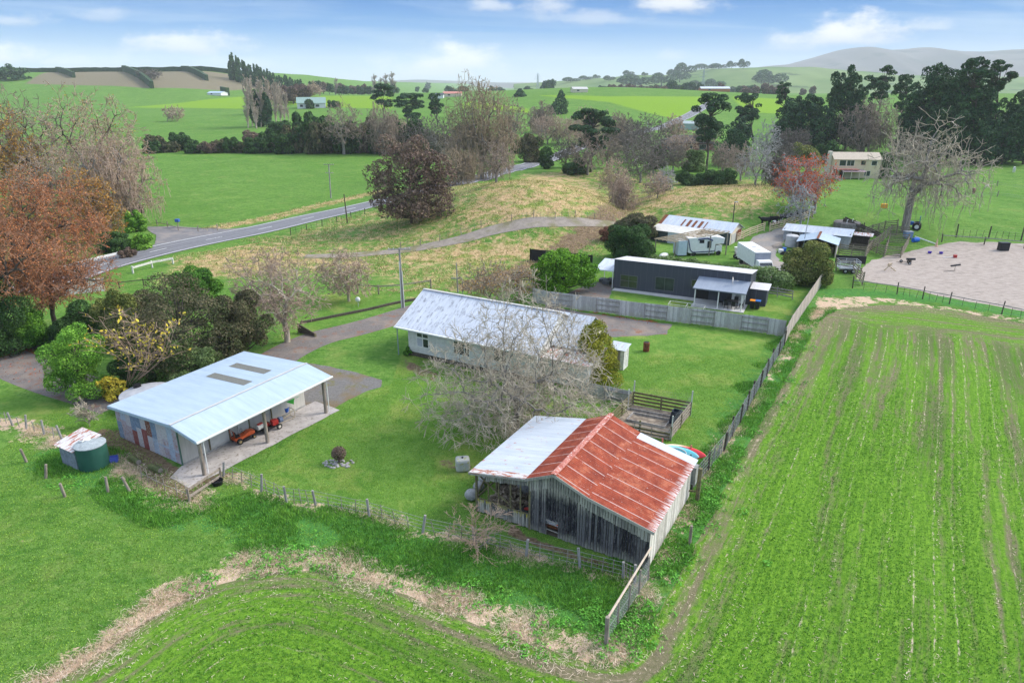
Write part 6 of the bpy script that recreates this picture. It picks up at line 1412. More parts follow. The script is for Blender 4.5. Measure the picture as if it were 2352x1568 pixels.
# palms in front of the bungalow
def palm(px, py, yt, label):
    T = Tree(px, py, px - 8, px + 8, yt, py); ro = empty('cabbage_palm', T.b, 0, label, 'palm'); V, F = tubes([(0, 0, -.2, .1, 0, T.zt * .75, .2, .14)], 8); link_mesh('trunk', np_mesh('trunk', V, F), ro, [m_bark]); rd = np.random.RandomState(px)
    S = []; 
    for k in range(90):
        d = rd.normal(0, 1, 3); d /= np.linalg.norm(d); d[2] = d[2] * .7 + .25; a_ = np.array([.1, 0, T.zt * .75]); L_ = T.zt * .26; m_ = a_ + d * L_ * .6; S += [(*a_, *m_, .05, .08), (*m_, *(m_ + d * L_ * .4 - np.array([0, 0, L_ * .15])), .08, .01)]
    V, F = tubes(S, 3); link_mesh('crown', np_mesh('crown', V, F), ro, [L_dark])
palm(1533, 338, 309, 'cabbage palm at the left end of the brick bungalow'); palm(1543, 342, 318, 'second cabbage palm in front of the bungalow wall'); palm(1577, 344, 322, 'short cabbage palm in the middle of the bungalow front')

# --- shelterbelt: bushes in the belt between the two green paddocks
protos = []
for k, (mt, sd) in enumerate(((L_dark, 301), (L_bronze, 302), (L_dark, 303), (L_purple, 304))):
    lab = ['dark green bush', 'bronze bush', 'dense dark bush', 'purplish bush'][k] + ' in the long shelterbelt between two green paddocks'
    protos.append((mt, lab, sd))
rdb = random.Random(9); made = {}
belt = [(350, 352, 44, 27), (392, 350, 40, 26), (415, 340, 50, 34), (445, 352, 40, 28), (475, 352, 44, 30), (430, 345, 55, 36), (505, 350, 44, 32), (535, 350, 46, 34), (562, 350, 46, 34), (592, 351, 50, 42), (620, 350, 52, 56), (650, 349, 55, 62), (640, 330, 64, 66), (680, 350, 55, 58), (712, 350, 60, 66), (745, 350, 60, 66), (778, 350, 55, 52), (810, 350, 55, 50), (842, 350, 55, 50), (868, 352, 50, 48), (900, 352, 60, 56), (935, 352, 60, 60), (362, 345, 50, 38), (700, 335, 60, 64), (765, 340, 60, 60), (590, 335, 50, 48), (660, 352, 60, 60), (730, 352, 60, 66), (795, 352, 62, 60), (860, 345, 60, 70), (970, 352, 60, 62), (915, 348, 60, 66), (1045, 352, 56, 44), (1070, 340, 50, 50), (1215, 345, 50, 40), (1190, 352, 40, 30), (1000, 352, 60, 45)]
for i, (px, py, w, h) in enumerate(belt):
    if px > 560 and px < 1100: w, h = w * 1.15, h * (1.15 if px > 660 else .8)
    k = [0, 1, 0, 2, 3][i % 5] if i % 5 < 4 else 3
    k = [0, 1, 0, 0, 3, 2, 1][i % 7]
    mt, lab, sd = protos[k]
    if k not in made:
        made[k] = leafy(px, py, px - w / 2, px + w / 2, py - h, py, lab, mt, 'shelterbelt_bush', sd, 16, br=(.26, .4), lsize=1.0, cap=7000, group='bushes of the dark shelterbelt', cat='bush'); made[k]['w'] = w; made[k]['h'] = h; made[k]['d'] = made[k].location.y
    else:
        s_ = made[k]; c = copy_tree(s_); c.location = G(px, py); f = c.location.y / s_['d']; c.scale = (w / s_['w'] * f, w / s_['w'] * f, h / s_['h'] * f); c.rotation_euler.z = rdb.uniform(0, 6)
for o in list(bpy.data.objects):
    for kk in ('w', 'h', 'd'):
        if kk in o.keys(): del o[kk]

# --- pines on the left ridge, trees along the horizon
def far_group(name, label, group, mat, proto_dims, spots, seed, style='round', cat='tree', n=7, barep=None):
    src = None
    for i, (px, dist, zt_, w) in enumerate(spots):     # height and width in metres
        rx, ry, rz = ray(px, 205); x = rx / ry * dist; loc = Vector((x, dist, h1(x, dist) - .3))
        if src is None:
            rd = np.random.RandomState(seed); src = empty(name, loc, 0, label, cat, group); bl_ = crown_blobs(rd, 0, 0, .54, .5, .5, .46, n, (.36, .55), style); px_ = dist / 683 / w * 1.0
            C, N = blob_leaves(bl_, 1500, rd); leaf_mesh('crown', C, N, max(.045, px_ * .55), .8, rd, mat, src); V, F = tubes([(0, 0, 0, 0, 0, .6, .03, .015)], 5); link_mesh('trunk', np_mesh('trunk', V, F), src, [m_barkd]); c = src
        else: c = copy_tree(src)
        c.location = loc; c.scale = (w, w, zt_); c.rotation_euler.z = i * 2.1
rr = random.Random(4)
far_group('ridge_pine', 'dark pine in the plantation row on the left skyline hill', 'plantation pines on the skyline hill', L_pine, None, [(538 + i * 6.2 + rr.uniform(-2, 2), 860 + rr.uniform(-25, 25) - i * 3, (22 - max(0, i - 8) * .45) + rr.uniform(-2, 2) + (6 if i < 4 else 0), 9 + rr.uniform(-1, 2)) for i in range(27)], 401, 'cone')
far_group('horizon_tree', 'small dark evergreen in the distant belt along the horizon', 'dark evergreens along the horizon', L_pine, None, [(x, d, h_, w_) for x, d, h_, w_ in
    [(715, 900, 13, 11), (728, 900, 15, 13), (742, 905, 13, 12), (756, 900, 14, 13), (784, 900, 13, 12), (800, 900, 12, 12), (825, 900, 12, 12), (845, 900, 12, 12), (905, 900, 14, 13), (1250, 1050, 19, 16), (1262, 1050, 22, 22), (1215, 1100, 12, 14), (1378, 1000, 13, 16), (1392, 1000, 12, 14), (1480, 1000, 12, 12), (1505, 1000, 14, 18), (1540, 980, 17, 12), (1548, 980, 20, 20), (1566, 960, 14, 14), (1580, 960, 18, 18), (1592, 960, 18, 16), (1604, 960, 17, 14), (1700, 900, 12, 12), (1735, 900, 14, 18), (1780, 900, 12, 16), (1060, 1100, 12, 15), (1040, 1100, 10, 12), (1028, 1200, 12, 15)]] + [(rr.uniform(950, 1760), rr.uniform(1050, 1500), rr.uniform(8, 13), rr.uniform(10, 22)) for _ in range(26)], 402)
far_group('horizon_tree', 'small brown leafless tree in the distant belt along the horizon', 'brown winter trees along the horizon', leafm('winter_brown', [(.10, .07, .055), (.16, .11, .085), (.22, .15, .11)], .1), None, [(rr.uniform(1390, 1540), rr.uniform(940, 1010), rr.uniform(9, 14), rr.uniform(10, 16)) for _ in range(18)] + [(rr.uniform(740, 860), rr.uniform(890, 920), rr.uniform(9, 14), rr.uniform(9, 13)) for _ in range(9)] + [(rr.uniform(1640, 1870), rr.uniform(800, 1000), rr.uniform(9, 15), rr.uniform(9, 16)) for _ in range(16)] + [(rr.uniform(620, 700), rr.uniform(560, 600), rr.uniform(9, 14), rr.uniform(10, 13)) for _ in range(12)] + [(1600, 930, 8, 11)], 403)
far_group('hillside_tree', 'tiny dark tree dotted over the hazy green hills', 'trees dotted over the hazy hills', L_pine, None, [(1200, 2000, 14, 30)] , 404)
# trees standing on the hazy hill range
src = [o for o in bpy.data.objects if o.name.startswith('hillside_tree')][0]
hills = bpy.data.objects['hills']; hv = np.array([v.co[:] for v in hills.data.vertices])
def on_hill(px, py):
    rx, ry, rz = ray(px, py); az_, el_ = rx / ry, rz / ry; k = np.argmin(((hv[:, 0] / hv[:, 1] - az_) * 3) ** 2 + ((hv[:, 2] - CAMH) / hv[:, 1] - el_) ** 2 + (hv[:, 1] > 2300 + 60)); return hv[k]
for i, (px, py, w_, h_) in enumerate([(1442, 178, 40, 22), (1460, 200, 110, 42), (1518, 196, 70, 40), (1480, 178, 22, 16), (1560, 185, 60, 40), (1572, 178, 70, 46), (1545, 178, 45, 30), (1620, 162, 90, 26), (1650, 162, 70, 22), (1680, 160, 40, 28), (1706, 160, 38, 36), (1400, 184, 40, 20), (1345, 186, 50, 18), (1370, 184, 30, 20), (1310, 190, 60, 20), (1640, 200, 60, 30), (1765, 200, 90, 50), (1600, 196, 50, 20)]):
    p = on_hill(px, py); c = src if i == 0 else copy_tree(src); c.location = p - np.array([0, 0, 2]); c.scale = (w_ * .8, w_ * .6, h_ * .8)
# clipped shelter hedges of the orchard hill
def wall_hedge(p, q, h, w, label, name='shelter_hedge'):
    p, q = Vector(p), Vector(q); ro = empty(name, p, 0, label, 'hedge'); n = max(2, int((q - p).length / 6)); V = []; rd = random.Random(int(p.x))
    t = (q - p); t.z = 0; t.normalize(); s_ = Vector((-t.y, t.x, 0)) * w / 2
    for i in range(n + 1):
        c = p.lerp(q, i / n); z = h1(c.x, c.y); hh = h + rd.uniform(-.35, .35)
        for a, b in ((-1, -.5), (-1, hh), (1, hh), (1, -.5)): v = c + s_ * a * rd.uniform(.85, 1.15); V.append((v.x - p.x, v.y - p.y, z + b - p.z))
    F = [(i * 4 + j, (i + 1) * 4 + j, (i + 1) * 4 + j + 1, i * 4 + j + 1) for i in range(n) for j in range(3)] + [(0, 1, 2, 3), (n * 4 + 3, n * 4 + 2, n * 4 + 1, n * 4)]
    me = bpy.data.meshes.new('foliage'); me.from_pydata(V, [], F); link_mesh('foliage', me, ro, [m_hedge])
    S = [(*(p.lerp(q, i / n) - p), *(p.lerp(q, i / n) - p + Vector((0, 0, h * .7))), .2, .1) for i in range(0, n + 1, 3)]; S = [(a, b, h1(a + p.x, b + p.y) - p.z, d_, e, h1(a + p.x, b + p.y) - p.z + h * .7, r0, r1) for a, b, c, d_, e, f, r0, r1 in S]; V, F = tubes(S, 4); link_mesh('stems', np_mesh('stems', V, F), ro, [m_barkd])
m_hedge = mott('hedge_green', (.018, .045, .018), (.04, .08, .03), .4, 5, .95, 1.0)
def FP(px, d): rx, ry, rz = ray(px, 200); return Vector((rx / ry * d, d, h1(rx / ry * d, d)))
for a, b, c, d_, h_, lab in ((60, 900, 300, 915, 5, 'long clipped shelter hedge on the skyline, leftmost length'), (300, 915, 430, 925, 5.5, 'middle length of the skyline shelter hedge'), (435, 925, 600, 930, 5.5, 'right length of the skyline shelter hedge'), (290, 915, 350, 700, 7, 'dark shelter hedge running down the orchard hill, left of two'), (425, 925, 478, 800, 6, 'shelter hedge running down the hill behind the bare tree'), (560, 930, 615, 760, 7, 'shelter hedge running down the hill near the pines'), (140, 905, 175, 800, 6, 'short shelter hedge on the far left hill'), (508, 700, 522, 690, 7, 'square block of hedge beside the farm yard')):
    wall_hedge(FP(a, b), FP(c, d_), h_, 3, lab)
# ------------------------------------------------------------------ fences, rails, gates
def V3(p): return Vector((p[0], p[1], h1(p[0], p[1])))
def walk(pts, step):
    pts = [Vector(p[:2]) for p in pts]; out = [pts[0]]
    for a, b in zip(pts[:-1], pts[1:]):
        k = max(1, round((b - a).length / step)); out += [a.lerp(b, (i + 1) / k) for i in range(k)]
    return [V3(p) for p in out]
def fence(label, pts, step=3.0, ph=1.15, pr=.07, wires=(.3, .6, .9), rails=(), batt=0, bh=1.0, bw=.035, pm=None, wm=None, rm=None, bm=None, name='wire_fence', square=False, cat='fence', jit=.06, seed=1, wr=.010, mesh=None):
    rd = random.Random(seed); P_ = walk(pts, step); o = P_[0]; ro = empty(name, o, 0, label, cat); pm = pm or m_wood; Q = [p - o for p in P_]
    for q in Q:
        mb = MB(); j = Vector((rd.gauss(0, jit), rd.gauss(0, jit), ph * rd.uniform(.93, 1.08)))
        (mb.bar(q + Vector((0, 0, -.2)), q + j, pr * 1.7, pr * 1.7) if square else mb.tube(q + Vector((0, 0, -.2)), q + j, pr, pr * .9, 8)); mb.build('post', pm, ro)
    for w in wires:
        mb = MB()
        for a, b in zip(Q[:-1], Q[1:]): mb.tube(a + Vector((0, 0, w)), b + Vector((0, 0, w)), wr, wr, 4, False)
        mb.build('wire', wm or m_wire, ro)
    for z, w, h in rails:
        for a, b in zip(Q[:-1], Q[1:]):
            mb = MB(); n = Vector((b.y - a.y, a.x - b.x, 0)).normalized() * pr * .8; mb.bar(a + n + Vector((0, 0, z + rd.gauss(0, .015))), b + n + Vector((0, 0, z + rd.gauss(0, .015))), w, h); mb.build('rail', rm or pm, ro)
    if batt:
        k = 0
        for a, b in zip(Q[:-1], Q[1:]):
            for i in range(1, batt + 1):
                k += 1
                if k > 100: break
                q = a.lerp(b, i / (batt + 1)); j = Vector((rd.gauss(0, jit), rd.gauss(0, jit), bh * rd.uniform(.9, 1.08))); mb = MB(); mb.bar(q + Vector((0, 0, -.05)), q + j, bw, bw); mb.build('batten', bm or pm, ro)
    if mesh:
        mb = MB(); z0, z1, d_ = mesh
        for a, b in zip(Q[:-1], Q[1:]):
            L = (b - a).length; n = int(L / d_)
            for i in range(-int((z1 - z0) / d_), n):
                for s_ in (1, -1):
                    t0, t1 = i * d_ / L, (i * d_ + (z1 - z0)) / L; za, zb = (z0, z1) if s_ > 0 else (z1, z0)
                    if t0 < 0: za += (zb - za) * (-t0) / (t1 - t0); t0 = 0
                    if t1 > 1: zb = za + (zb - za) * (1 - t0) / (t1 - t0); t1 = 1
                    if t1 > t0: mb.tube(a.lerp(b, t0) + Vector((0, 0, za)), a.lerp(b, t1) + Vector((0, 0, zb)), .006, .006, 3, False)
        mb.build('netting', m_wire, ro)
    return ro
fence('low post and batten wire fence running past the front of the barn', GP(FRONT_FENCE), 3.2, 1.15, .085, (.25, .5, .75, 1.0), (), 3, .95, .04, m_grey_w, bm=m_wood, seed=2, jit=.09)
fence('tall boundary fence of close battens between lawn and crop field', GP([(1588, 1128), (1662, 1036), (1745, 890), (1800, 795)]), 2.7, 1.55, .085, (.2, .5, .8, 1.1, 1.4), (), 5, 1.35, .045, m_wood_d, bm=m_grey_w, seed=3, mesh=(.05, 1.35, .35))
def paling(label, pts, h=1.75, step=2.45, w=.15, seed=1, mat=None, alt=True, name='paling_fence'):
    P_ = walk(pts, step); o = P_[0]; ro = empty(name, o, 0, label, 'fence'); Q = [p - o for p in P_]; mat = mat or m_pal; rd = random.Random(seed)
    for i, (a, b) in enumerate(zip(Q[:-1], Q[1:])):
        mb = MB(); side = (i % 2 == 0) if alt else True; boards(mb, (a.x, a.y, 0), (b.x, b.y, 0), a.z + .04, a.z + h, .02, w, seed * 50 + i, .004, .05 if side else -.06); mb.build('paling_panel', mat, ro)
        n = Vector((b.y - a.y, a.x - b.x, 0)).normalized() * .045
        for z in (.35, .95, 1.5):
            if z < h: mb = MB(); mb.bar(a + n * (-.6 if side else .6) + Vector((0, 0, z)), b + n * (-.6 if side else .6) + Vector((0, 0, z)), .05, .08); mb.build('rail', m_grey_w, ro)
    for q in Q: mb = MB(); mb.bar(q + Vector((0, 0, -.2)), q + Vector((0, 0, h - .05)), .1, .1); mb.build('post', m_grey_w, ro)
    return ro
m_pal = new_mat('silver_palings', board_fn((.34, .335, .33), (.52, .515, .50), (.24, .235, .23)), .95, .1)
m_pal2 = new_mat('tan_palings', board_fn((.40, .34, .29), (.58, .51, .44), (.26, .22, .19)), .95, .1)
paling('long silver-grey paling fence between the two house lawns', GP([(1224, 694), (1263, 703), (1479, 731), (1640, 750), (1763, 767), (1800, 773)]), 1.75, 2.45, seed=4)
paling('tall weathered paling fence climbing to the olive tree corner', GP([(1801, 790), (1815, 762), (1886, 655)]), 1.85, 2.6, .14, 5, m_pal2, False)
paling('short grey paling fence behind the cottage lawn corner', GP([(1772, 645), (1822, 650)]), 1.5, 2.0, .15, 6)
paling('grey gap-toothed paling fence between the bare tree and the garden pen', GP([(1330, 905), (1448, 932)]), 1.25, 2.0, .13, 7, m_pal)
# wire netting fence with a pole rail at the bottom corner
a, b = G(1489, 1330), G(1391, 1478)
ro = fence('netted fence with a bleached pole top rail at the corner of the crop field', [a[:2], b[:2]], 1.45, 1.5, .06, (.1, .75), (), 0, pm=m_wood, seed=9, mesh=(.08, 1.4, .16), name='netting_fence')
mb = MB(); L_ = b - a; mb.tube(Vector((0, 0, 2.0)), L_ + Vector((0, 0, 1.45)), .05, .06, 8); mb.build('top_rail', mott('bleached_pole', (.45, .36, .27), (.58, .48, .37), 3), ro); mb = MB(); mb.tube(L_ + Vector((.0, -.1, -.1)), L_ + Vector((0, -.1, 1.65)), .11, .1, 10); mb.build('strainer_post', m_wood, ro)
# barn corner strainer
q = G(1601, 1150); ro = empty('strainer_post', q, 0, 'thick round timber strainer post at the back corner of the barn', 'post'); mb = MB(); mb.tube((0, 0, -.2), (0, 0, 2.3), .13, .12, 12); mb.build('post', m_moss_w, ro, smooth=True); mb = MB(); mb.bar((0, 0, .7), (-1.0, .4, .5), .07, .1); mb.build('stay', m_moss_w, ro)
q = G(1584, 1248); ro = empty('strainer_post', q, 0, 'single timber post in front of the bleached barn side wall', 'post'); mb = MB(); mb.tube((0, 0, -.2), (0, 0, 1.2), .09, .08, 10); mb.build('post', m_wood, ro)
fence('arena fence of dark posts with a single rail along the crop field', GP([(1958, 662), (2060, 676), (2180, 698), (2300, 722), (2480, 760)]), 3.6, 1.5, .07, (.3, .6), ((1.05, .04, .09),), 3, 1.0, .03, m_wood_d, rm=m_grey_w, bm=m_wood_d, seed=11)
fence('far arena fence of dark posts and one pale rail', GP([(2163, 556), (2260, 562), (2352, 571), (2480, 578)]), 4.5, 1.3, .09, (.4,), ((1.1, .04, .12),), 0, pm=m_wood_d, rm=m_grey_w, seed=12)
fence('wire fence of tall dark posts behind the arena', GP([(2196, 545), (2270, 548), (2345, 552), (2480, 560)]), 6, 2.1, .11, (.4, .8, 1.2), (), 4, 1.3, .04, m_wood_d, seed=13)
for i, pts in enumerate(([(2090, 388), (2200, 400), (2290, 428), (2420, 446)], [(2215, 455), (2290, 452), (2420, 470)])):
    fence(['wire fence crossing the right hand paddock, upper of two', 'wire fence crossing the right hand paddock, lower of two'][i], GP(pts), 9, 1.3, .11, (.5, .9), (), 0, pm=m_wood, seed=14 + i, wr=.02)
rl = ((.35, .04, .13), (.7, .04, .13), (1.05, .04, .13), (1.35, .04, .13))
fence('new pine post and rail fence climbing from the iron shed past the cattle', GP([(1692, 556), (1722, 542), (1755, 531)]), 2.2, 1.4, .08, (), rl, 0, pm=m_wood_l, seed=16, name='rail_fence', cat='rail fence')
fence('pale rail fence beside the black cattle behind the stable', GP([(1768, 532), (1800, 524), (1826, 513), (1866, 497)]), 2.4, 1.4, .08, (), rl, 0, pm=m_wood_l, seed=17, name='rail_fence', cat='rail fence')
ry = ((.3, .04, .14), (.6, .04, .14), (.9, .04, .14), (1.25, .04, .14), (1.55, .04, .14))
m_yard = mott('yard_timber', (.13, .11, .08), (.26, .22, .165), 3, 4, .95, .3, c=(.3, .27, .15))
for i, (pts, lab) in enumerate((([(1925, 585), (1985, 592), (2000, 575)], 'cattle yard rail fence in front of the stable pens'), ([(2030, 590), (2068, 592), (2085, 562)], 'cattle yard rails of the rightmost pen beside the arena'), ([(1995, 575), (2030, 590), (2040, 560), (2085, 562)], 'cattle yard rails enclosing the middle pen'),
        ([(2000, 575), (2045, 540), (2085, 545)], 'cattle yard rails at the back under the dying willow'), ([(1985, 545), (2030, 530), (2060, 528), (2058, 540)], 'far cattle yard rails beside the loading ramp'), ([(1920, 622), (1958, 628), (1975, 645), (1980, 656)], 'grey timber gate and rails at the arena corner'))):
    fence(lab, GP(pts), 2.0, 1.7, .09, (), ry, 0, pm=m_yard, seed=20 + i, name='cattle_yard', cat='cattle yard')
fence('roadside wire fence below the purple-brown tree', GP([(668, 540), (740, 520), (838, 492), (900, 478)]), 4, 1.2, .07, (.5, .9), (), 2, 1.0, .035, m_wood_d, seed=31)
fence('wire fence skirting the foot of the grassy knoll', GP([(920, 572), (1010, 555), (1060, 540), (1105, 522), (1175, 508), (1275, 502), (1408, 507)]), 4, 1.15, .06, (.5, .9), (), 2, 1.0, .035, m_wood, seed=32)
fence('timber yard rails in the gully mouth', GP([(1482, 435), (1510, 442), (1540, 440)]), 3, 1.3, .1, (), ((.5, .05, .15), (1.1, .05, .15)), 0, pm=m_wood_d, seed=33, name='rail_fence')
fence('short fence with brown rail by the road turnout', GP([(362, 518), (385, 522), (410, 530), (455, 532), (500, 530)]), 4, 1.1, .09, (.9,), ((.55, .05, .1),), 0, pm=m_wood, rm=m_wood, seed=34)
for i, pts in enumerate(([(140, 628), (200, 610), (272, 594)], [(306, 628), (350, 615), (398, 606)])):
    fence(['white painted guard rail on the far side of the road bend', 'weathered pale guard rail on the near side of the road'][i], GP(pts), 3.5, .95, .1, (), ((.82, .06, .28),), 0, pm=m_white if i == 0 else m_offwhite, seed=35 + i, name='guard_rail', cat='guard rail', jit=0, square=True)
fence('old wire fence with leaning posts left of the tin shed', GP([(-40, 955), (0, 968), (60, 985), (145, 1012)]), 1.9, 1.1, .08, (.4, .8), (), 1, .9, .04, m_grey_w, seed=37, jit=.12)
fence('old fence posts in long grass around the green tank', GP([(62, 1060), (150, 1140), (248, 1130), (300, 1128)]), 4.0, 1.0, .09, (), (), 0, pm=m_wood, seed=38, jit=.15)
fence('leaning battens on the bare earth in front of the shed end', GP([(325, 1100), (380, 1128), (436, 1150)]), 1.0, .95, .035, (.5,), (), 0, pm=m_wood, seed=39, jit=.12)
fence('rail and wire fence along the far edge of the front lawn', GP([(823, 673), (870, 676), (925, 672), (990, 662)]), 3.2, 1.15, .1, (.5, .9), ((1.05, .06, .12),), 0, pm=m_wood, rm=m_wood, seed=40)
fence('white low rail fence beyond the dark thicket', GP([(275, 662), (330, 656), (382, 652)]), 5, .9, .07, (), ((.8, .05, .1),), 0, pm=m_wood_d, seed=41)
fence('black post and rail fence left of the round green tree', GP([(1176, 650), (1216, 648)]), 2.2, 1.3, .08, (), rl, 0, pm=m_black, seed=42, name='rail_fence', cat='rail fence')
fence('fence of dark rails under the cottage hedge', [tuple((KM @ Vector((KL + 1, 5.5, 0)))[:2]), tuple((KM @ Vector((KL + 4.5, 4.6, 0)))[:2])], 1.8, 1.2, .06, (), rl[:3], 0, pm=m_grey_w, seed=43, name='rail_fence')
q0, q1 = G(1216, 648), G(1395, 600)
ro = empty('black_screen', P(1290, 606, 0), R(-25), 'black mesh screen behind the round green tree', 'screen'); mb = MB(); mb.bx((-5, 0, 0), (4.6, .05, 1.7)); mb.build('mesh_sheet', m_black, ro)
for x in (-4.9, -2.5, 0, 2.4, 4.5):
    mb = MB(); mb.box((x, -.06, .9), (.1, .1, 1.8)); mb.build('post', m_black, ro)
# dark sleeper edging and culvert wall
ln = smooth_line(GP([(690, 744), (760, 730), (850, 712), (910, 697), (975, 686)]), 2)
ro = empty('sleeper_edging', V3(ln[0]), 0, 'dark low timber edging curving along the lawn above the driveway', 'edging'); o = V3(ln[0]); mb = MB()
for a, b in zip(ln[:-1], ln[1:]): mb.bar(V3(a) - o + Vector((0, 0, .12)), V3(b) - o + Vector((0, 0, .12)), .18, .3)
mb.build('sleepers', m_wood_d, ro)
q = G(704, 768); ro = empty('culvert_wall', q, R(-32), 'dark timber retaining wall beside the driveway and the bare cherry', 'retaining wall'); mb = MB(); mb.prism([(-1.1, 0, -.1), (1.3, 0, -.1), (1.3, 0, .3), (-1.1, 0, .95)], (0, .1, 0)); mb.build('wall', m_wood_d, ro)
mb = MB(); mb.box((-1.1, 0, .5), (.12, .2, 1.0)); mb.box((1.3, 0, .15), (.12, .2, .4)); mb.each('post', m_moss_w, ro)
# timber hurdle by the carport
a, b = G(436, 1152), G(509, 1102); ro = empty('timber_hurdle', a, 0, 'weathered timber hurdle leaning at the near corner of the carport', 'gate'); d = b - a
for q in (Vector(), d): mb = MB(); mb.tube(q + Vector((0, 0, -.2)), q + Vector((0, 0, .95)), .07, .06, 8); mb.build('post', m_wood, ro)
for z in (.85, .35): mb = MB(); mb.bar(Vector((0, 0, z)), d + Vector((0, 0, z - .02)), .05, .16); mb.build('rail', m_wood, ro)
# garden pen
pc = [G(1539, 1012), G(1584, 954), G(1453, 929)]; pc.append(pc[0] + pc[2] - pc[1])
o = pc[3]; ro = empty('garden_pen', o, 0, 'square railed vegetable pen with netting on the lawn behind the barn', 'garden pen'); Q = [p - o for p in pc]
def ppost(q, h, m=m_moss_w, r=.07): mb = MB(); mb.bar(q + Vector((0, 0, -.1)), q + Vector((0, 0, h)), r * 1.6, r * 1.6); mb.build('post', m, ro)
for i in range(4):
    a, b = Q[i], Q[(i + 1) % 4]
    for k in range(2): ppost(a.lerp(b, k / 2), 1.15)
    for z in (.2, .5, .8, 1.08):
        if i == 3 and z > .7: continue
        mb = MB(); mb.bar(a + Vector((0, 0, z)), b + Vector((0, 0, z)), .04, .17); mb.build('rail', m_moss_w if i != 0 else m_wood, ro)
for q, h in ((Q[0], 2.0), (Q[1], 2.1), (Q[2], 2.1), (Q[2].lerp(Q[3], .25), 1.8)): ppost(q + Vector((.05, 0, 0)), h, m_offwhite, .05)
mb = MB()
for a, b in ((Q[0], Q[1]), (Q[1], Q[2]), (Q[2], Q[2].lerp(Q[3], .25))):
    n = int((b - a).length / .16)
    for i in range(n + 1): mb.tube(a.lerp(b, i / n) + Vector((0, 0, 1.1)), a.lerp(b, i / n) + Vector((0, 0, 2.0 - .25 * math.sin(math.pi * i / n))), .004, .004, 3, False)
    for z in (1.25, 1.45, 1.65): mb.tube(a + Vector((0, 0, z)), b + Vector((0, 0, z)), .004, .004, 3, False)
mb.build('netting', m_wire, ro)
mb = MB(); mb._add([Q[0] * .98 + Vector((0, 0, .03)), Q[1] + Vector((0, 0, .03)), Q[2] + Vector((0, 0, .03)), Q[3] + Vector((0, 0, .03))], [(0, 1, 2, 3)]); mb.build('soil', mott('pen_soil', (.13, .10, .075), (.30, .25, .19), 2.5, 6, .95, .5), ro)
c = (Q[0] + Q[1] + Q[2] + Q[3]) / 4; u = (Q[0] - Q[3]).normalized(); v = (Q[2] - Q[3]).normalized(); mb = MB()
for a, b in (((-1.6, -.7), (1.3, -.7)), ((1.3, -.7), (1.3, .7)), ((1.3, .7), (-1.6, .7)), ((-1.6, .7), (-1.6, -.7)), ((-2.2, 1.3), (2.2, 1.3)), ((1.9, -1.8), (1.9, .6))): mb.bar(c + u * a[0] + v * a[1] + Vector((0, 0, .12)), c + u * b[0] + v * b[1] + Vector((0, 0, .12)), .05, .2)
mb.build('bed_edging', m_grey_w, ro)
q = Q[3].lerp(Q[0], .08); mb = MB(); L_ = (Q[0] - Q[3]); off = v * -.09
for z in (.2, .45, .7, .95): mb.tube(Q[3].lerp(Q[0], .42) + off + Vector((0, 0, z)), Q[0] + off + Vector((0, 0, z)), .025, .025, 6)
for f in (.42, .7, 1): mb.tube(Q[3].lerp(Q[0], f) + off + Vector((0, 0, .15)), Q[3].lerp(Q[0], f) + off + Vector((0, 0, 1.0)), .025, .025, 6)
mb.build('pipe_gate', m_grey_w, ro)
cb = empty('compost_bin', o + Q[1].lerp(Q[0], .35).lerp(Q[2].lerp(Q[3], .35), .12), AB, 'black plastic compost bin inside the garden pen', 'compost bin'); mb = MB(); mb.prism([(-.45, -.45, 0), (.45, -.45, 0), (.45, .45, 0), (-.45, .45, 0)], (0, 0, .05))
mb._add([(-.45, -.45, 0), (.45, -.45, 0), (.45, .45, 0), (-.45, .45, 0), (-.33, -.33, 1.0), (.33, -.33, 1.0), (.33, .33, 1.0), (-.33, .33, 1.0), (-.28, -.28, 1.0), (.28, -.28, 1.0), (.28, .28, 1.0), (-.28, .28, 1.0), (-.28, -.28, .7), (.28, -.28, .7), (.28, .28, .7), (-.28, .28, .7)], [(0, 1, 5, 4), (1, 2, 6, 5), (2, 3, 7, 6), (3, 0, 4, 7), (4, 5, 9, 8), (5, 6, 10, 9), (6, 7, 11, 10), (7, 4, 8, 11), (8, 9, 13, 12), (9, 10, 14, 13), (10, 11, 15, 14), (11, 8, 12, 15), (12, 13, 14, 15)]); mb.build('bin', mott('navy_black', (.012, .018, .028), (.02, .03, .045), 4, rough=.5), cb)
# ------------------------------------------------------------------ small things
def cols(name, c, **k): return mott(name, tuple(v * .85 for v in c), c, 4, **k)
def wheel(ro, x, y, r, w, rim, axis='y', name='wheel'):
    d = Vector((0, w / 2, 0)) if axis == 'y' else Vector((w / 2, 0, 0)); c = Vector((x, y, r))
    mb = MB(); mb.tube(c - d, c + d, r, r, 20); o = mb.build(name, m_rubber, ro, bevel=.015); mb = MB(); mb.tube(c - d * 1.12, c + d * 1.12, r * .5, r * .5, 14); mb.build('rim', rim, o)
m_orange = cols('mower_orange', (.55, .10, .03), rough=.4); m_redp = cols('red_enamel', (.42, .03, .025), rough=.4); m_rimw = cols('cream_rim', (.6, .55, .45)); m_tan = cols('tan_rim', (.35, .26, .12))
def on_slab(px, py): q = P(px, py, .03); return q
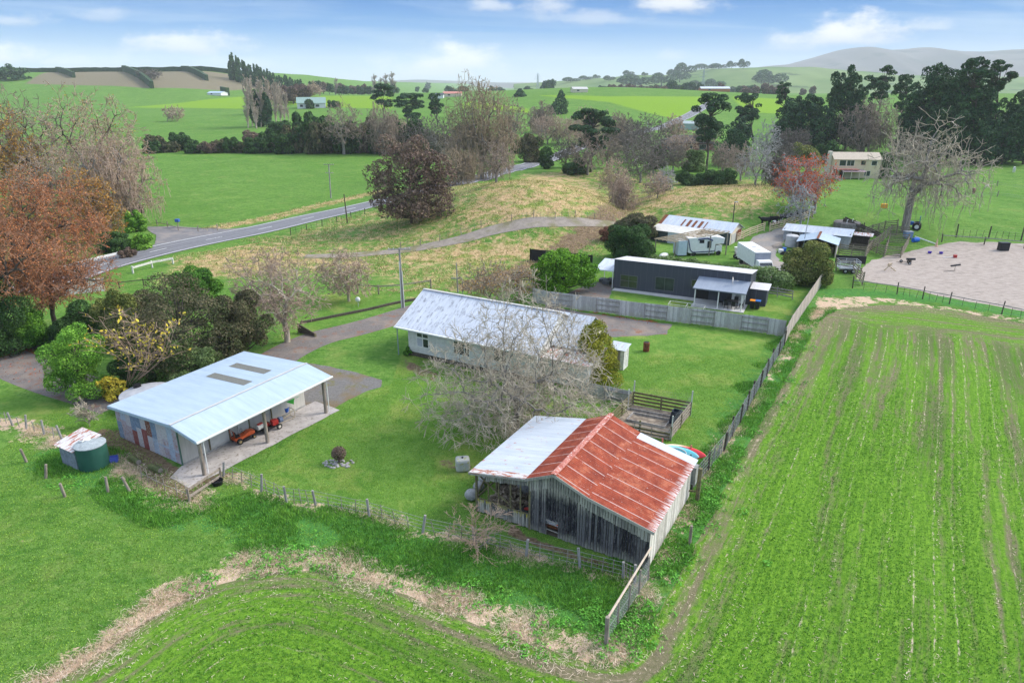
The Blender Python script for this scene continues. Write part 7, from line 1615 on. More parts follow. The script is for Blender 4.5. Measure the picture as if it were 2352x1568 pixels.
# ride-on mower
ro = empty('ride_on_mower', on_slab(560, 1010), R(52), 'orange and black ride-on mower under the carport', 'ride-on mower'); ro.scale = (.85,) * 3
mb = MB(); mb.prism([(-.2, -.3, .3), (.95, -.26, .34), (1.0, -.26, .62), (.5, -.28, .72), (-.2, -.3, .5)], (0, .6, 0)); mb.build('bonnet', m_orange, ro, bevel=.04)
mb = MB(); mb.box((-.55, 0, .42), (.75, .8, .22)); mb.build('mudguard', m_orange, ro, bevel=.05)
mb = MB(); mb.box((-.55, 0, .6), (.42, .45, .12)); mb.box((-.75, 0, .85), (.1, .44, .42), ry=-.15); mb.build('seat', m_black, ro, bevel=.04)
mb = MB(); mb.box((.1, 0, .2), (.8, 1.05, .16)); mb.build('deck', m_black, ro, bevel=.04)
mb = MB(); mb.tube((.1, 0, .6), (-.12, 0, .95), .02, .02, 6); vs = [(-.12 + math.sin(a) * .06, math.cos(a) * .18, .95 + math.sin(a) * .17) for a in [k * .52 for k in range(13)]]; mb.path(vs, .015); mb.build('steering_wheel', m_black, ro)
mb = MB(); mb.path([(-.9, -.3, .5), (-.95, -.3, 1.25), (-.95, .3, 1.25), (-.9, .3, .5)], .02); mb.build('roll_bar', m_orange, ro)
for x, y, r in ((-.6, -.48, .26), (-.6, .48, .26), (.75, -.4, .18), (.75, .4, .18)): wheel(ro, x, y, r, .18, m_tan)
# walking tractor / sprayer
ro = empty('walk_behind_tractor', on_slab(604, 992), R(60), 'small white tanked walk-behind tractor with cream wheels beside the mower', 'tractor'); ro.scale = (.85,) * 3
mb = MB(); mb.tube((-.55, 0, .62), (.15, 0, .62), .24, .24, 14); mb.build('tank', m_offwhite, ro, smooth=True)
mb = MB(); mb.box((.45, 0, .5), (.5, .4, .35)); mb.box((-.2, 0, .9), (.5, .25, .1)); mb.build('engine', m_redp, ro, bevel=.03)
mb = MB(); mb.box((0, 0, .32), (1.3, .35, .12)); mb.path([(-.6, .1, .4), (-1.0, .15, .9), (-1.2, .15, 1.0)], .025); mb.path([(-.6, -.1, .4), (-1.0, -.15, .9), (-1.2, -.15, 1.0)], .025); mb.build('frame', m_black, ro)
for x, y, r in ((0, -.42, .3), (0, .42, .3)): wheel(ro, x, y, r, .16, m_rimw)
ro = empty('rotary_tiller', on_slab(632, 984), R(50), 'red rotary tiller with blue grey engine at the middle carport post', 'tiller')
mb = MB(); mb.box((0, 0, .55), (.5, .4, .4)); mb.build('engine', m_redp, ro, bevel=.05); mb = MB(); mb.tube((.35, -.05, .6), (.62, -.05, .6), .22, .22, 16); mb.build('blower', cols('slate_blue', (.16, .2, .3)), ro)
mb = MB(); mb.path([(-.3, .15, .6), (-.8, .2, 1.0)], .02); mb.path([(-.3, -.15, .6), (-.8, -.2, 1.0)], .02); mb.box((-.4, 0, .3), (.5, .5, .1)); mb.build('handle', m_black, ro)
for y in (-.3, .3): wheel(ro, .2, y, .22, .12, m_rimw)
ro = empty('trailer_frame', on_slab(652, 965), R(52), 'cream tubular trailer frame leaning in the carport', 'frame'); mb = MB()
for q in ([(-.8, -.3, .05), (.8, -.3, .05), (.8, -.3, .7), (-.8, -.3, .6), (-.8, -.3, .05)], [(-.8, .3, .05), (.8, .3, .05), (.8, .3, .7)], [(.8, -.3, .7), (.8, .3, .7)], [(-.8, -.3, .05), (.8, -.3, .7)], [(-.8, -.3, .05), (-.8, .3, .05)], [(.8, -.3, .05), (.8, .3, .05)]): mb.path(q, .025)
mb.build('tube', cols('cream_tube', (.6, .5, .36)), ro)
def bin_(px, py, body, lid, label, rz=0, s=1.0, z=.03):
    ro = empty('wheelie_bin', P(px, py, z), rz, label, 'wheelie bin', 'household wheelie bins'); mb = MB()
    mb._add([(-.2 * s, -.24 * s, .05), (.2 * s, -.24 * s, .05), (.2 * s, .2 * s, .05), (-.2 * s, .2 * s, .05), (-.27 * s, -.33 * s, .93 * s), (.27 * s, -.33 * s, .93 * s), (.27 * s, .3 * s, .93 * s), (-.27 * s, .3 * s, .93 * s)], [(3, 2, 1, 0), (4, 5, 6, 7), (0, 1, 5, 4), (1, 2, 6, 5), (2, 3, 7, 6), (3, 0, 4, 7)]); mb.build('body', body, ro, bevel=.02)
    mb = MB(); mb.box((0, -.02, .97 * s), (.6 * s, .7 * s, .07)); mb.tube((-.22 * s, .36 * s, .93 * s), (.22 * s, .36 * s, .93 * s), .025, .025, 8); mb.build('lid', lid, ro, bevel=.02)
    for x in (-.2, .2): mb = MB(); mb.tube((x * s - .03, .25 * s, .1), (x * s + .03, .25 * s, .1), .1, .1, 12); mb.build('wheel', m_rubber, ro)
bin_(666, 944, cols('green_bin', (.03, .30, .03)), cols('green_lid', (.05, .36, .07)), 'bright green wheelie bin at the far end of the carport', R(-35), 1.05)
bin_(685, 934, cols('pale_green_bin', (.10, .30, .20)), cols('pale_green_lid', (.2, .38, .3)), 'faded pale green wheelie bin, farthest under the carport', R(-30), 1.05)
bin_(1727, 708, m_black, cols('orange_lid', (.75, .25, .01)), 'black wheelie bin with orange lid beside the cottage porch', AK)
bin_(1739, 709, m_black, cols('blue_lid', (.03, .14, .42)), 'black wheelie bin with blue lid beside the cottage porch', AK)
def tub(name, label, cat, loc, prof, mat, n=20, inner=None): 
    ro = empty(name, loc, 0, label, cat); mb = MB(); mb.lathe(prof, n=n); mb.build('body', mat, ro, smooth=True)
    if inner: mb = MB(); mb.tube((0, 0, inner[0]), (0, 0, inner[0] + .01), inner[1], inner[1], n); mb.build('opening', m_dark, ro)
    return ro
tub('blue_tub', 'blue plastic tub standing left of the bright green bin', 'tub', P(657, 950, .03), [(.2, 0), (.26, .5), (.29, .52), (.29, .55), (.24, .55), (.2, .15)], cols('royal_blue', (.03, .12, .45)))
tub('black_tub', 'round black tub lying in grass beside the timber hurdle', 'tub', G(500, 1112), [(.3, 0), (.36, .3), (.38, .32), (.34, .33), (.28, .08)], m_black)
tub('burning_drum', 'rusty brown burning drum on the lawn in front of the paling fence', 'drum', G(1484, 806), [(.29, 0), (.3, .02), (.3, .3), (.31, .32), (.3, .34), (.3, .62), (.31, .64), (.3, .9), (.26, .92)], m_rustmetal, inner=(.915, .25))
q = G(780, 1062); ro = empty('stone_planter', q, 0, 'round brown clipped shrub ball on a pale stone ring in the lawn', 'shrub'); rd = np.random.RandomState(3)
C, N = blob_leaves([(0, 0, .72, .48, .48, .46)], 1600, rd); leaf_mesh('foliage', C, N, .06, .8, rd, L_purple, ro); mb = MB(); rr_ = random.Random(3)
for k in range(46): a = rr_.uniform(0, 6.28); r_ = rr_.uniform(.2, .95); mb.blob((math.cos(a) * r_ * 1.1, math.sin(a) * r_ * .7 - .1, .03), (.12, .1, .08), 6, 4, .2, k)
mb.build('stones', mott('pale_stones', (.28, .26, .25), (.46, .43, .41), 6), ro); V, F = tubes([(0, 0, 0, 0, 0, .6, .09, .07)], 8); link_mesh('trunk', np_mesh('trunk', V, F), ro, [m_barkd])
q = G(1063, 1078); ro = empty('septic_tank_lid', q, R(8), 'mossy pale plastic tank with rounded corners on the lawn left of the barn', 'tank'); mb = MB(); mb.box((0, 0, .45), (.95, .8, .9)); mb.build('body', mott('mossy_plastic', (.34, .35, .33), (.46, .46, .40), 2, c=(.36, .36, .12)), ro, bevel=.16); mb = MB(); mb.tube((0, 0, .88), (0, 0, .96), .07, .07, 10); mb.build('cap', m_black, ro)
for i, (px, py, s, h) in enumerate(((1084, 1140, .42, 0), (1100, 1120, .36, .1), (1112, 1105, .38, .35))):
    q = G(px, py + 6); ro = empty('silage_bag', q, i, ['grey wrapped bundle lying at the left corner of the barn', 'middle grey wrapped bundle beside the barn lean-to', 'upper grey wrapped bundle against the barn lean-to post'][i], 'bundle'); mb = MB(); mb.blob((0, 0, s * .8 + h * .4), (s * 1.1, s, s * .85), 12, 8, .06, i); mb.build('wrap', m_conc2, ro, smooth=True)
for i, (px, py, rz) in enumerate(((312, 1062, -38), (359, 1082, -30))):
    q = G(px, py); ro = empty('mossy_log', q, R(rz), ['mossy green cut log on the earth by the patchwork wall, left of two', 'mossy green cut log near the hurdle, right of two'][i], 'log', 'mossy logs beside the shed'); mb = MB(); mb.tube((-.5, 0, .22), (.5, 0, .22), .22, .2, 14); mb.build('bark', mott('moss_bark', (.06, .075, .025), (.14, .15, .05), 4), ro); mb = MB(); mb.tube((.5, 0, .22), (.515, 0, .22), .17, .17, 14); mb.build('cut_end', m_wood, ro)
q = G(263, 1060); ro = empty('blue_crate', q, R(20), 'small blue plastic crate right of the green water tank', 'crate'); mb = MB()
for a, b in (((-.25, -.2, 0), (.25, -.18, .4)), ((-.25, .18, 0), (.25, .2, .4)), ((-.25, -.18, 0), (-.23, .18, .4)), ((.23, -.18, 0), (.25, .18, .4)), ((-.23, -.18, 0), (.23, .18, .03))): mb.bx(a, b)
mb.build('crate', cols('crate_blue', (.08, .12, .5)), ro)
q = G(823, 704); ro = empty('garden_globe', q, 0, 'white dish on a short pole on the front lawn', 'globe'); mb = MB(); mb.tube((0, 0, 0), (0, 0, .6), .03, .03, 6); mb.build('pole', m_steel, ro); mb = MB(); mb.blob((0, 0, .85), (.3, .2, .32)); mb.build('globe', m_white, ro, smooth=True)
# kayaks on a rack behind the barn
def kayak(name, label, a, b, mh, md, cock=None):
    c = (a + b) / 2; d = b - a; L = d.length; ro = empty(name, c, math.atan2(d.y, d.x), label, 'kayak', 'kayaks on the rack behind the barn'); ro.rotation_euler = (R(48), -math.asin(d.z / L), math.atan2(d.y, d.x)); n, m = 22, 14
    V = []; 
    for i in range(n + 1):
        t = -1 + 2 * i / n; w = .37 * max(0, 1 - abs(t) ** 2.4) ** .75 + .015; h = .17 * max(0, 1 - abs(t) ** 3) ** .6 + .02; lift = .14 * t * t * abs(t)
        for k in range(m): al = 2 * math.pi * k / m; V.append((t * L / 2, math.cos(al) * w, math.sin(al) * h * (1 if math.sin(al) < 0 else .55) + lift))
    F = [(i * m + k, (i + 1) * m + k, (i + 1) * m + (k + 1) % m, i * m + (k + 1) % m) for i in range(n) for k in range(m)] + [tuple(range(m)), tuple(range(n * m, n * m + m))[::-1]]
    me = bpy.data.meshes.new('hull'); me.from_pydata(V, [], F); link_mesh('hull', me, ro, [mh]); [setattr(p, 'use_smooth', True) for p in me.polygons]
    mb = MB(); pr = []
    for k in range(21): al = 2 * math.pi * k / 20; pr.append((math.cos(al) * .55 - .1, math.sin(al) * .24, .12))
    mb.path(pr, .03, 6); mb.build('cockpit_rim', m_white if cock is None else cock, ro)
    mb = MB(); mb.lathe([(.5, .07), (.45, .09), (.02, .095)], c=(-.1, 0, .025), n=20, sy=.44); mb.build('seat_well', md, ro); mb = MB(); mb.tube((-.1, 0, .12), (-.1, 0, .14), .09, .09, 14); mb.tube((.75, 0, .1), (.75, 0, .125), .05, .05, 10); mb.build('hatch', m_black, ro)
ka, kb = P(1515, 1028, 1.9), P(1606, 1050, 1.75)
tq = mott('turquoise_hull', (.08, .48, .55), (.45, .72, .72), .6); kayak('turquoise_kayak', 'turquoise and white sit-on kayak on the rack behind the barn', ka, kb, tq, cols('turquoise_well', (.15, .55, .62)))
def kfn(nt): x_, y_, z_ = nt.sep(nt.coord()); return nt.mix(nt.rng(x_, -.3, .3), (.75, .62, .42), (.70, .05, .06))
kayak('red_yellow_kayak', 'yellow and red kayak on the outer side of the barn rack', P(1518, 1024, 1.9) + Vector((.15, .3, -.2)), P(1620, 1047, 1.75) + Vector((.15, .3, -.2)), new_mat('red_yellow_hull', kfn, .4), m_redp, m_redp)
ro = empty('kayak_rack', ka, 0, 'red padded kayak rack fixed behind the barn', 'rack'); L_ = kb - ka; mb = MB()
for f in (.14, .88): q = L_ * f; mb.path([q + Vector((0, -.3, -.35)), q + Vector((0, .8, -.35)), q + Vector((0, .9, .3))], .05); mb.path([q + Vector((0, -.3, -.35)), q + Vector((0, -.3, -1.7 - q.z))], .05)
mb.build('arm', cols('pink_foam', (.6, .16, .13)), ro)
o = barn; mb = MB(); mb.bx((10.45, 7.85, .9), (10.95, 8.4, 2.1)); mb.build('meter_box', m_conc2, barn)

# poles
def pole(px, py, ptx, pty, label, arms=((.25, 1.9),), r=.13, m=None, lamp=False, ins=True, name='power_pole', white=0):
    b = G(px, py); zt = zat(ptx, pty, b.y) - b.z; rx, ry, _ = ray(ptx, pty); top = Vector((rx / ry * b.y - b.x, 0, zt)); ro = empty(name, b, 0, label, 'pole'); m = m or m_grey_w
    mb = MB(); mb.tube((0, 0, -.3), top, r, r * .7, 10); mb.build('pole', m, ro)
    for d, w in arms:
        c = top - Vector((0, 0, d)); mb = MB(); mb.bar(c + Vector((-w / 2, -.1, 0)), c + Vector((w / 2, -.1, .0)), .09, .11); a = mb.build('crossarm', m, ro)
        if ins: mb = MB(); [mb.tube(c + Vector((w * f, -.1, .05)), c + Vector((w * f, -.1, .2)), .045, .03, 6) for f in (-.45, -.25, .25, .45)]; mb.each('insulator', m_offwhite, a)
    if white: mb = MB(); mb.tube((-.16, -.14, 0), Vector((-.13, -.1, zt * .78)), .045, .045, 6); mb.tube((.17, -.1, 0), Vector((.12, -.1, zt * .62)), .045, .045, 6); mb.each('conduit', m_white, ro)
    if lamp: mb = MB(); mb.box(top + Vector((.25, 0, 0)), (.6, .2, .12)); mb.build('lamp', m_steel, ro)
    return ro
pole(926, 706, 917, 569, 'tall power pole with white conduits between driveway and front lawn', ((.15, 2.6),), .14, white=1)
pole(760, 455, 755, 377, 'power pole with two crossarms at the edge of the green paddock', ((.1, 2.2), (1.9, 1.7)), .16)
pole(1038, 395, 1036, 328, 'double armed power pole beside the purple-brown tree', ((.15, 3.2), (3.2, 3.6)), .2)
pole(1245, 332, 1244, 288, 'power pole with crossarm standing beside the road bend', ((.1, 3.5),), .2)
pole(1488, 300, 1488, 280, 'thin white pole near the pale green shed', (), .2, m_white)
pole(798, 512, 790, 446, 'dark slender pole on the road side of the knoll', (), .12, m_wood_d)
pole(1035, 470, 1033, 432, 'dark slender pole at the right of the purple-brown tree', (), .12, m_wood_d)
pole(1683, 512, 1688, 464, 'dark pole with small lamp behind the iron shed', (), .1, m_wood_d, True)
pole(1842, 580, 1862, 476, 'silver lamp pole rising from behind the olive bush', (), .08, m_steel, True)
pole(1866, 500, 1865, 452, 'thin dark pole under the coral tree', (), .07, m_wood_d)
pole(1052, 672, 1048, 604, 'weathered pole behind the white house ridge, taller of two', ((1.9, 1.3),), .09, m_grey_w)
pole(1063, 682, 1062, 640, 'short pole with stay behind the white house ridge', (), .05, m_grey_w)
pole(1782, 628, 1766, 604, 'thin aerial mast behind the right end of the cottage', (), .03, m_steel) if 0 else None
def pylon(px, dist, yt, label):
    rx, ry, rz = ray(px, 200); b = Vector((rx / ry * dist, dist, h1(rx / ry * dist, dist))); Hh = zat(px, yt, dist) - b.z; ro = empty('pylon', b, .3, label, 'pylon'); mb = MB(); r_ = dist / 683 * .16; w = Hh * .10
    L = [(0, w), (.3, w * .62), (.62, w * .3), (1, w * .06)]
    for (z0, w0), (z1, w1) in zip(L[:-1], L[1:]):
        for sx in (-1, 1):
            for sy in (-1, 1): mb.tube((sx * w0, sy * w0, z0 * Hh), (sx * w1, sy * w1, z1 * Hh), r_, r_, 4)
            mb.tube((sx * w0, -w0, z0 * Hh), (-sx * w1, -w1, z1 * Hh), r_ * .6, r_ * .6, 3); mb.tube((sx * w0, w0, z0 * Hh), (-sx * w1, w1, z1 * Hh), r_ * .6, r_ * .6, 3)
    mb.build('lattice', m_steel, ro); mb = MB()
    for z, k in ((.7, 2.0), (.8, 1.6), (.9, 1.2)): mb.bar((-w * k, 0, z * Hh), (w * k, 0, z * Hh), r_ * 1.4, r_ * 1.4)
    mb.each('crossarm', m_steel, ro)
pylon(1235, 1500, 168, 'faint lattice pylon on the horizon left of centre'); pylon(1614, 1000, 158, 'tall lattice pylon standing against the hazy hills'); pylon(937, 2600, 188, 'tiny pylon far off above the umbrella pine')

# cattle
def quad(name, label, cat, loc, rz, s, cm, head=None, group=None, patch=None, graze=True):
    ro = empty(name, loc, rz, label, cat, group); me = bpy.data.meshes.new('body')
    pts = [(-.75, 0, 1.15, .27, .34), (-.35, 0, 1.08, .32, .38), (.1, 0, 1.05, .34, .40), (.55, 0, 1.12, .29, .38), (.85, 0, 1.15, .18, .26), (1.1, 0, .95 if graze else 1.35, .13, .17), (1.28, 0, .6 if graze else 1.45, .12, .14), (1.42, 0, .38 if graze else 1.38, .09, .10)]
    mb = MB(); vs = []; n = 12
    for x, y, z, ry_, rz_ in pts:
        for k in range(n): a = 2 * math.pi * k / n; vs.append((x * s, math.cos(a) * ry_ * s, (z + math.sin(a) * rz_) * s))
    mb._add(vs, [(i * n + k, i * n + (k + 1) % n, (i + 1) * n + (k + 1) % n, (i + 1) * n + k) for i in range(len(pts) - 1) for k in range(n)] + [tuple(range(n))[::-1], tuple(range((len(pts) - 1) * n, len(pts) * n))])
    for x, y in ((-.62, -.18), (-.62, .18), (.55, -.17), (.55, .17)):
        b = -.08 if x < 0 else .03; mb.tube((x * s, y * s, .95 * s), ((x + b) * s, y * s, .5 * s), .13 * s, .075 * s, 8); mb.tube(((x + b) * s, y * s, .5 * s), (x * s, y * s, 0), .07 * s, .055 * s, 8)
    mb.tube((-.8 * s, 0, 1.3 * s), (-.95 * s, 0, .6 * s), .04 * s, .03 * s, 6)
    for y in (-.14, .14): mb.box((1.2 * s, y * s, (.72 if graze else 1.5) * s), (.05 * s, .16 * s, .1 * s))
    mb.build('body', cm, ro, smooth=True); return ro
m_cow = mott('black_hide', (.008, .008, .009), (.02, .02, .02), 2); 
def cowfn(nt): n = nt.noise(nt.coord(), 1.1, 1); return nt.mix(nt.rng(n, .50, .52), (.01, .01, .01), (.62, .58, .54))
m_cowbw = new_mat('black_white_hide', cowfn, .8)
m_cowh = new_mat('white_faced_hide', lambda nt: nt.mix(nt.rng(nt.sep(nt.coord())[0], 1.05, 1.1), (.01, .01, .01), (.6, .57, .53)), .8)
for i, (px, py, rz, m_, lab) in enumerate(((1757, 517, 185, m_cow, 'black cow standing at the left end of the herd by the rail fence'), (1776, 515, 5, m_cowh, 'black cow with a white face, second from the left'), (1782, 521, 190, m_cowbw, 'black and white cow lying close to the rails'), (1800, 510, 10, m_cow, 'black cow in the middle of the herd behind the rails'), (1815, 508, 170, m_cowh, 'white faced black cow beside the thin bare tree'), (1832, 502, 20, m_cow, 'black cow right of the thin bare tree trunk'), (1848, 500, 175, m_cow, 'black cow at the right end of the herd'))):
    quad('cow', lab, 'cow', G(px, py), R(rz), .95 if i != 2 else .75, m_cow if 0 else m_, group='black cattle behind the rail fence', graze=i % 3 != 0)
m_hide = cols('white_coat', (.72, .70, .66)); m_bay = cols('brown_coat', (.22, .12, .08))
quad('white_horse', 'white horse grazing in the right hand paddock', 'horse', G(2328, 396), R(60), 1.05, m_hide); quad('brown_horse', 'brown horse with a pale rug grazing below the wire fence', 'horse', G(2235, 446), R(-120), 1.0, m_bay); quad('sheep', 'white sheep at the right by the lower paddock fence', 'sheep', G(2266, 432), R(20), .55, m_hide)
quad('dark_cow', 'single dark cow far off on the pale green slope at the left', 'cow', G(583, 264), R(10), 1.0, m_cow)

# cars near the farmhouse
def car(name, label, loc, rz, body, L=4.4, hgt=1.45):
    ro = empty(name, loc, rz, label, 'car'); mb = MB(); w = .88
    mb.prism([(-L / 2, -w, .35), (L / 2, -w, .35), (L / 2, -w, .75), (L * .28, -w, .9), (-L * .42, -w, .95), (-L / 2, -w, .9)], (0, 2 * w, 0)); mb.build('body', body, ro, bevel=.08)
    mb = MB(); mb.prism([(-L * .4, -w * .88, .93), (L * .24, -w * .88, .9), (L * .06, -w * .88, hgt), (-L * .3, -w * .88, hgt)], (0, 1.76 * w, 0)); mb.build('cabin', m_glass, ro, bevel=.05); mb = MB(); mb.bx((-L * .3, -w * .84, hgt), (L * .06, w * .84, hgt + .03)); mb.build('roof', body, ro)
    for x in (-L * .3, L * .3):
        for y in (-w, w): wheel(ro, x, y * .96, .32, .2, m_steel)
m_carw = cols('white_car_paint', (.72, .73, .75), rough=.25); m_card = cols('dark_car_paint', (.035, .03, .05), rough=.25)
car('dark_car', 'dark parked car under the farmhouse carport', G(1943, 407), R(4), m_card); car('white_car', 'white parked car behind the dying willow, left of two', G(2066, 412), R(-4), m_carw); car('silver_car', 'pale parked car behind the dying willow, right of two', G(2092, 413), R(6), m_carw); car('grey_car', 'pale car parked beside the brick bungalow', G(1668, 347), R(12), m_carw); car('blue_car', 'small dark blue vehicle below the leaning pine', G(1780, 372), R(50), cols('blue_car_paint', (.03, .06, .3), rough=.3))
ro = empty('quad_bike', P(1700, 594, 0), R(10), 'black quad bike parked behind the cottage hedge', 'quad bike'); mb = MB(); mb.box((0, 0, .65), (1.2, .45, .25)); mb.box((-.1, 0, .85), (.7, .3, .12)); mb.build('body', m_black, ro, bevel=.06); mb = MB(); mb.path([(.35, -.38, 1.05), (.42, 0, 1.0), (.35, .38, 1.05)], .025); mb.build('handlebar', m_black, ro)
mb = MB(); mb.box((.62, 0, .8), (.45, .8, .06)); mb.box((-.62, 0, .8), (.5, .85, .06)); mb.each('rack', m_black, ro)
for x in (-.62, .62):
    for y in (-.42, .42): wheel(ro, x, y, .3, .22, m_steel)
# porch furniture
def cp(x, y, z=0): return KM @ Vector((x, y, z))
tx = (px0 + px1) / 2 + 1.3
ro = empty('patio_table', cp(tx, -1.7, .09), AK, 'dark rectangular table on the cottage porch', 'table'); mb = MB(); mb.box((0, 0, .72), (1.5, .85, .04)); mb.build('table_top', m_black, ro)
for x, y in ((-.68, -.36), (.68, -.36), (-.68, .36), (.68, .36)): mb = MB(); mb.tube((x, y, 0), (x, y, .72), .03, .03, 6); mb.build('leg', m_black, ro)
chs = None
for i, (x, y, rz) in enumerate(((-.4, -.85, 0), (.4, -.85, 0), (-.4, .8, 180), (.4, .8, 180), (-1.15, 0, -90), (1.15, 0, 90))):
    lab = ['front left', 'front right', 'rear left', 'rear right', 'left end', 'right end'][i]
    if chs is None:
        chs = empty('patio_chair', (0, 0, 0), 0, '', 'chair', 'dark chairs round the porch table'); mb = MB(); mb.box((0, 0, .43), (.48, .46, .05)); mb.build('seat', m_black, chs); mb = MB(); mb.box((0, -.24, .72), (.46, .04, .52), rx=.12); mb.build('backrest', m_black, chs)
        for a, b in ((-.2, -.2), (.2, -.2), (-.2, .2), (.2, .2)): mb = MB(); mb.tube((a, b, 0), (a, b, .42), .02, .02, 6); mb.build('leg', m_black, chs)
        c = chs
    else: c = copy_tree(chs)
    c.location = cp(tx + x, -1.7 + y, .09); c.rotation_euler.z = AK + R(rz); c['label'] = 'dark patio chair at the %s of the cottage porch table' % lab
ro = empty('white_cabinet', cp(tx + .6, -.35, .09), AK, 'white cabinet against the wall on the cottage porch', 'cabinet'); mb = MB(); mb.bx((-.75, -.25, 0), (.75, .25, 1.3)); mb.build('case', m_white, ro, bevel=.02); mb = MB(); mb.bx((-.35, -.27, .5), (.3, -.25, 1.2)); mb.build('door', m_conc2, ro)
for i, (x, y, w) in enumerate(((-1.9, 2.1, 1.1), (-1.0, 2.6, 1.0), (-1.3, 1.3, .9))):
    ro = empty('paving_pallet', cp(x, y), AK, ['pallet of dark grey pavers under the canopy, left one', 'pallet of dark grey pavers under the canopy, back one', 'pallet of dark grey pavers under the canopy, front one'][i], 'pallet'); mb = MB(); mb.box((0, 0, .32), (w, .9, .4)); mb.build('pavers', mott('dark_pavers', (.06, .065, .075), (.12, .125, .14), 6), ro); mb = MB()
    for k in range(4): mb.box((0, -.36 + k * .24, .1), (w, .1, .03))
    mb.box((-w * .4, 0, .05), (.1, .85, .08)); mb.box((w * .4, 0, .05), (.1, .85, .08)); mb.build('pallet', m_wood, ro)
q = G(1710, 732); ro = empty('glass_cold_frame', cp(px0 - .5, -4.6), AK, 'white framed trampoline shaped cold frame behind the paling fence', 'cold frame'); mb = MB(); mb.path([(-2, -.5, .5), (2, -.5, .5), (2, .5, .6), (-2, .5, .6), (-2, -.5, .5)], .03); mb.path([(0, -.5, .5), (0, .5, .6)], .03); [mb.tube((x, y, 0), (x, y, .5), .03, .03, 6) for x in (-2, 0, 2) for y in (-.5, .5)]; mb.build('frame', m_offwhite, ro)
# yard and arena items
tub('white_water_tank', 'upright pale plastic tank in front of the long stable', 'tank', G(1817, 566), [(.9, 0), (.95, .05), (.95, 1.7), (.8, 1.8), (.02, 1.85)], mott('pale_tank', (.38, .38, .38), (.5, .5, .49), 2), 28)
tub('white_bucket', 'white bucket on the grass behind the motorhome', 'bucket', G(1691, 578), [(.25, 0), (.33, .7), (.35, .72), (.3, .72)], m_white)
tub('white_drum', 'short white drum at the edge of the tyre heap', 'drum', G(1793, 580), [(.35, 0), (.38, .5), (.1, .55)], m_white); tub('blue_bucket', 'blue bucket beside the tyre heap in the yard', 'bucket', G(1801, 577), [(.25, 0), (.3, .55), (.1, .58)], cols('bucket_blue', (.03, .14, .5)))
ro = empty('tyre_heap', G(1812, 582), 0, 'heap of old tyres and scrap beside the farm yard', 'tyre heap'); rr_ = random.Random(8)
for k in range(11): mb = MB(); tyre(mb, (rr_.uniform(-2, 2.2), rr_.uniform(-.7, .9), rr_.choice((0, .2, .38))), .38, .2, 16); mb.build('tyre', m_rubber, ro)
q = G(1945, 625); ro = empty('stock_crate', (q.x, q.y, 0), R(-8), 'silver railed stock crate trailer parked at the arena corner', 'stock crate'); mb = MB(); mb.bx((-1.3, -.9, .6), (1.3, .9, .75)); mb.build('deck', m_steel, ro)
for z in (.95, 1.2, 1.45, 1.7):
    mb = MB(); mb.path([(-1.3, -.9, z), (1.3, -.9, z), (1.3, .9, z), (-1.3, .9, z), (-1.3, -.9, z)], .03); mb.build('rail', m_steel, ro)
for x in (-1.3, 0, 1.3):
    for y in (-.9, .9): mb = MB(); mb.tube((x, y, .6), (x, y, 1.75), .035, .035, 6); mb.build('upright', m_steel, ro)
for x in (-.5, .5):
    for y in (-.85, .85): wheel(ro, x, y, .33, .2, m_steel)
q = G(1952, 608); ro = empty('black_stock_panel', (q.x, q.y, 0), R(-14), 'long black sheeted panel behind the stock crate', 'panel'); mb = MB(); mb.bx((-2, 0, .2), (2, .08, 1.3)); mb.build('sheet', m_black, ro); mb = MB(); [mb.box((x, .1, .7), (.1, .1, 1.4)) for x in (-1.9, 0, 1.9)]; mb.each('post', m_wood, ro)
q = G(2086, 606); ro = empty('log_splitter', q, R(-20), 'small black wheeled machine with towbar on the arena sand', 'trailer machine'); ro.scale = (.72,) * 3; mb = MB(); mb.tube((-.5, 0, .95), (1.1, 0, 1.05), .2, .22, 12); mb.build('drum', m_black, ro); mb = MB(); mb.bar((-2.2, -.3, .35), (.6, 0, .5), .09, .09); mb.bar((0, -.75, .4), (0, .75, .4), .09, .09); mb.box((.3, 0, .7), (.3, .4, .4)); mb.build('chassis', m_wood_d, ro)
for x, y in ((.1, -.8), (.1, .8), (-1.2, .7)): wheel(ro, x, y, .3, .16, m_steel)
q = G(2041, 622); ro = empty('wooden_cross_jump', q, 0, 'small crossed timber jump block on the arena sand', 'jump'); mb = MB(); mb.bar((-.6, 0, .1), (.3, 0, 1.1), .12, .12); mb.bar((.8, -.3, .05), (-.2, .2, .8), .12, .12); mb.box((0, 0, .9), (.35, .3, .3)); mb.build('timber', m_wood_l, ro)
q = G(2193, 592); ro = empty('red_jump_stand', q, 0, 'red and white block at the end of a pole on the arena', 'jump block'); ro.scale = (.65,) * 3; mb = MB(); mb.box((0, 0, .35), (.7, .5, .7)); mb.build('block', m_redp, ro, bevel=.05); mb = MB(); mb.tube((-2.8, -.2, .1), (-.4, 0, .2), .06, .06, 8); mb.build('pole', m_white, ro)
q = G(2192, 622); ro = empty('black_roller_stand', q, 0, 'black roller held on a stand in the arena', 'stand'); ro.scale = (.7,) * 3; mb = MB(); mb.tube((-.9, 0, 1.0), (.9, 0, 1.25), .18, .18, 10); mb.build('roller', m_black, ro); mb = MB(); mb.tube((0, 0, 0), (0, 0, 1.1), .04, .04, 6); mb.tube((-2.5, -.6, .05), (.3, 0, .15), .05, .05, 6); mb.each('pole', m_wood, ro)
q = G(2102, 556); ro = empty('blue_barrel', q, R(20), 'blue plastic barrel lying at the arena end of the jump pole', 'barrel'); mb = MB(); mb.tube((-.55, 0, .36), (.55, 0, .36), .36, .36, 18); mb.build('barrel', cols('barrel_blue', (.02, .14, .55)), ro, bevel=.05)
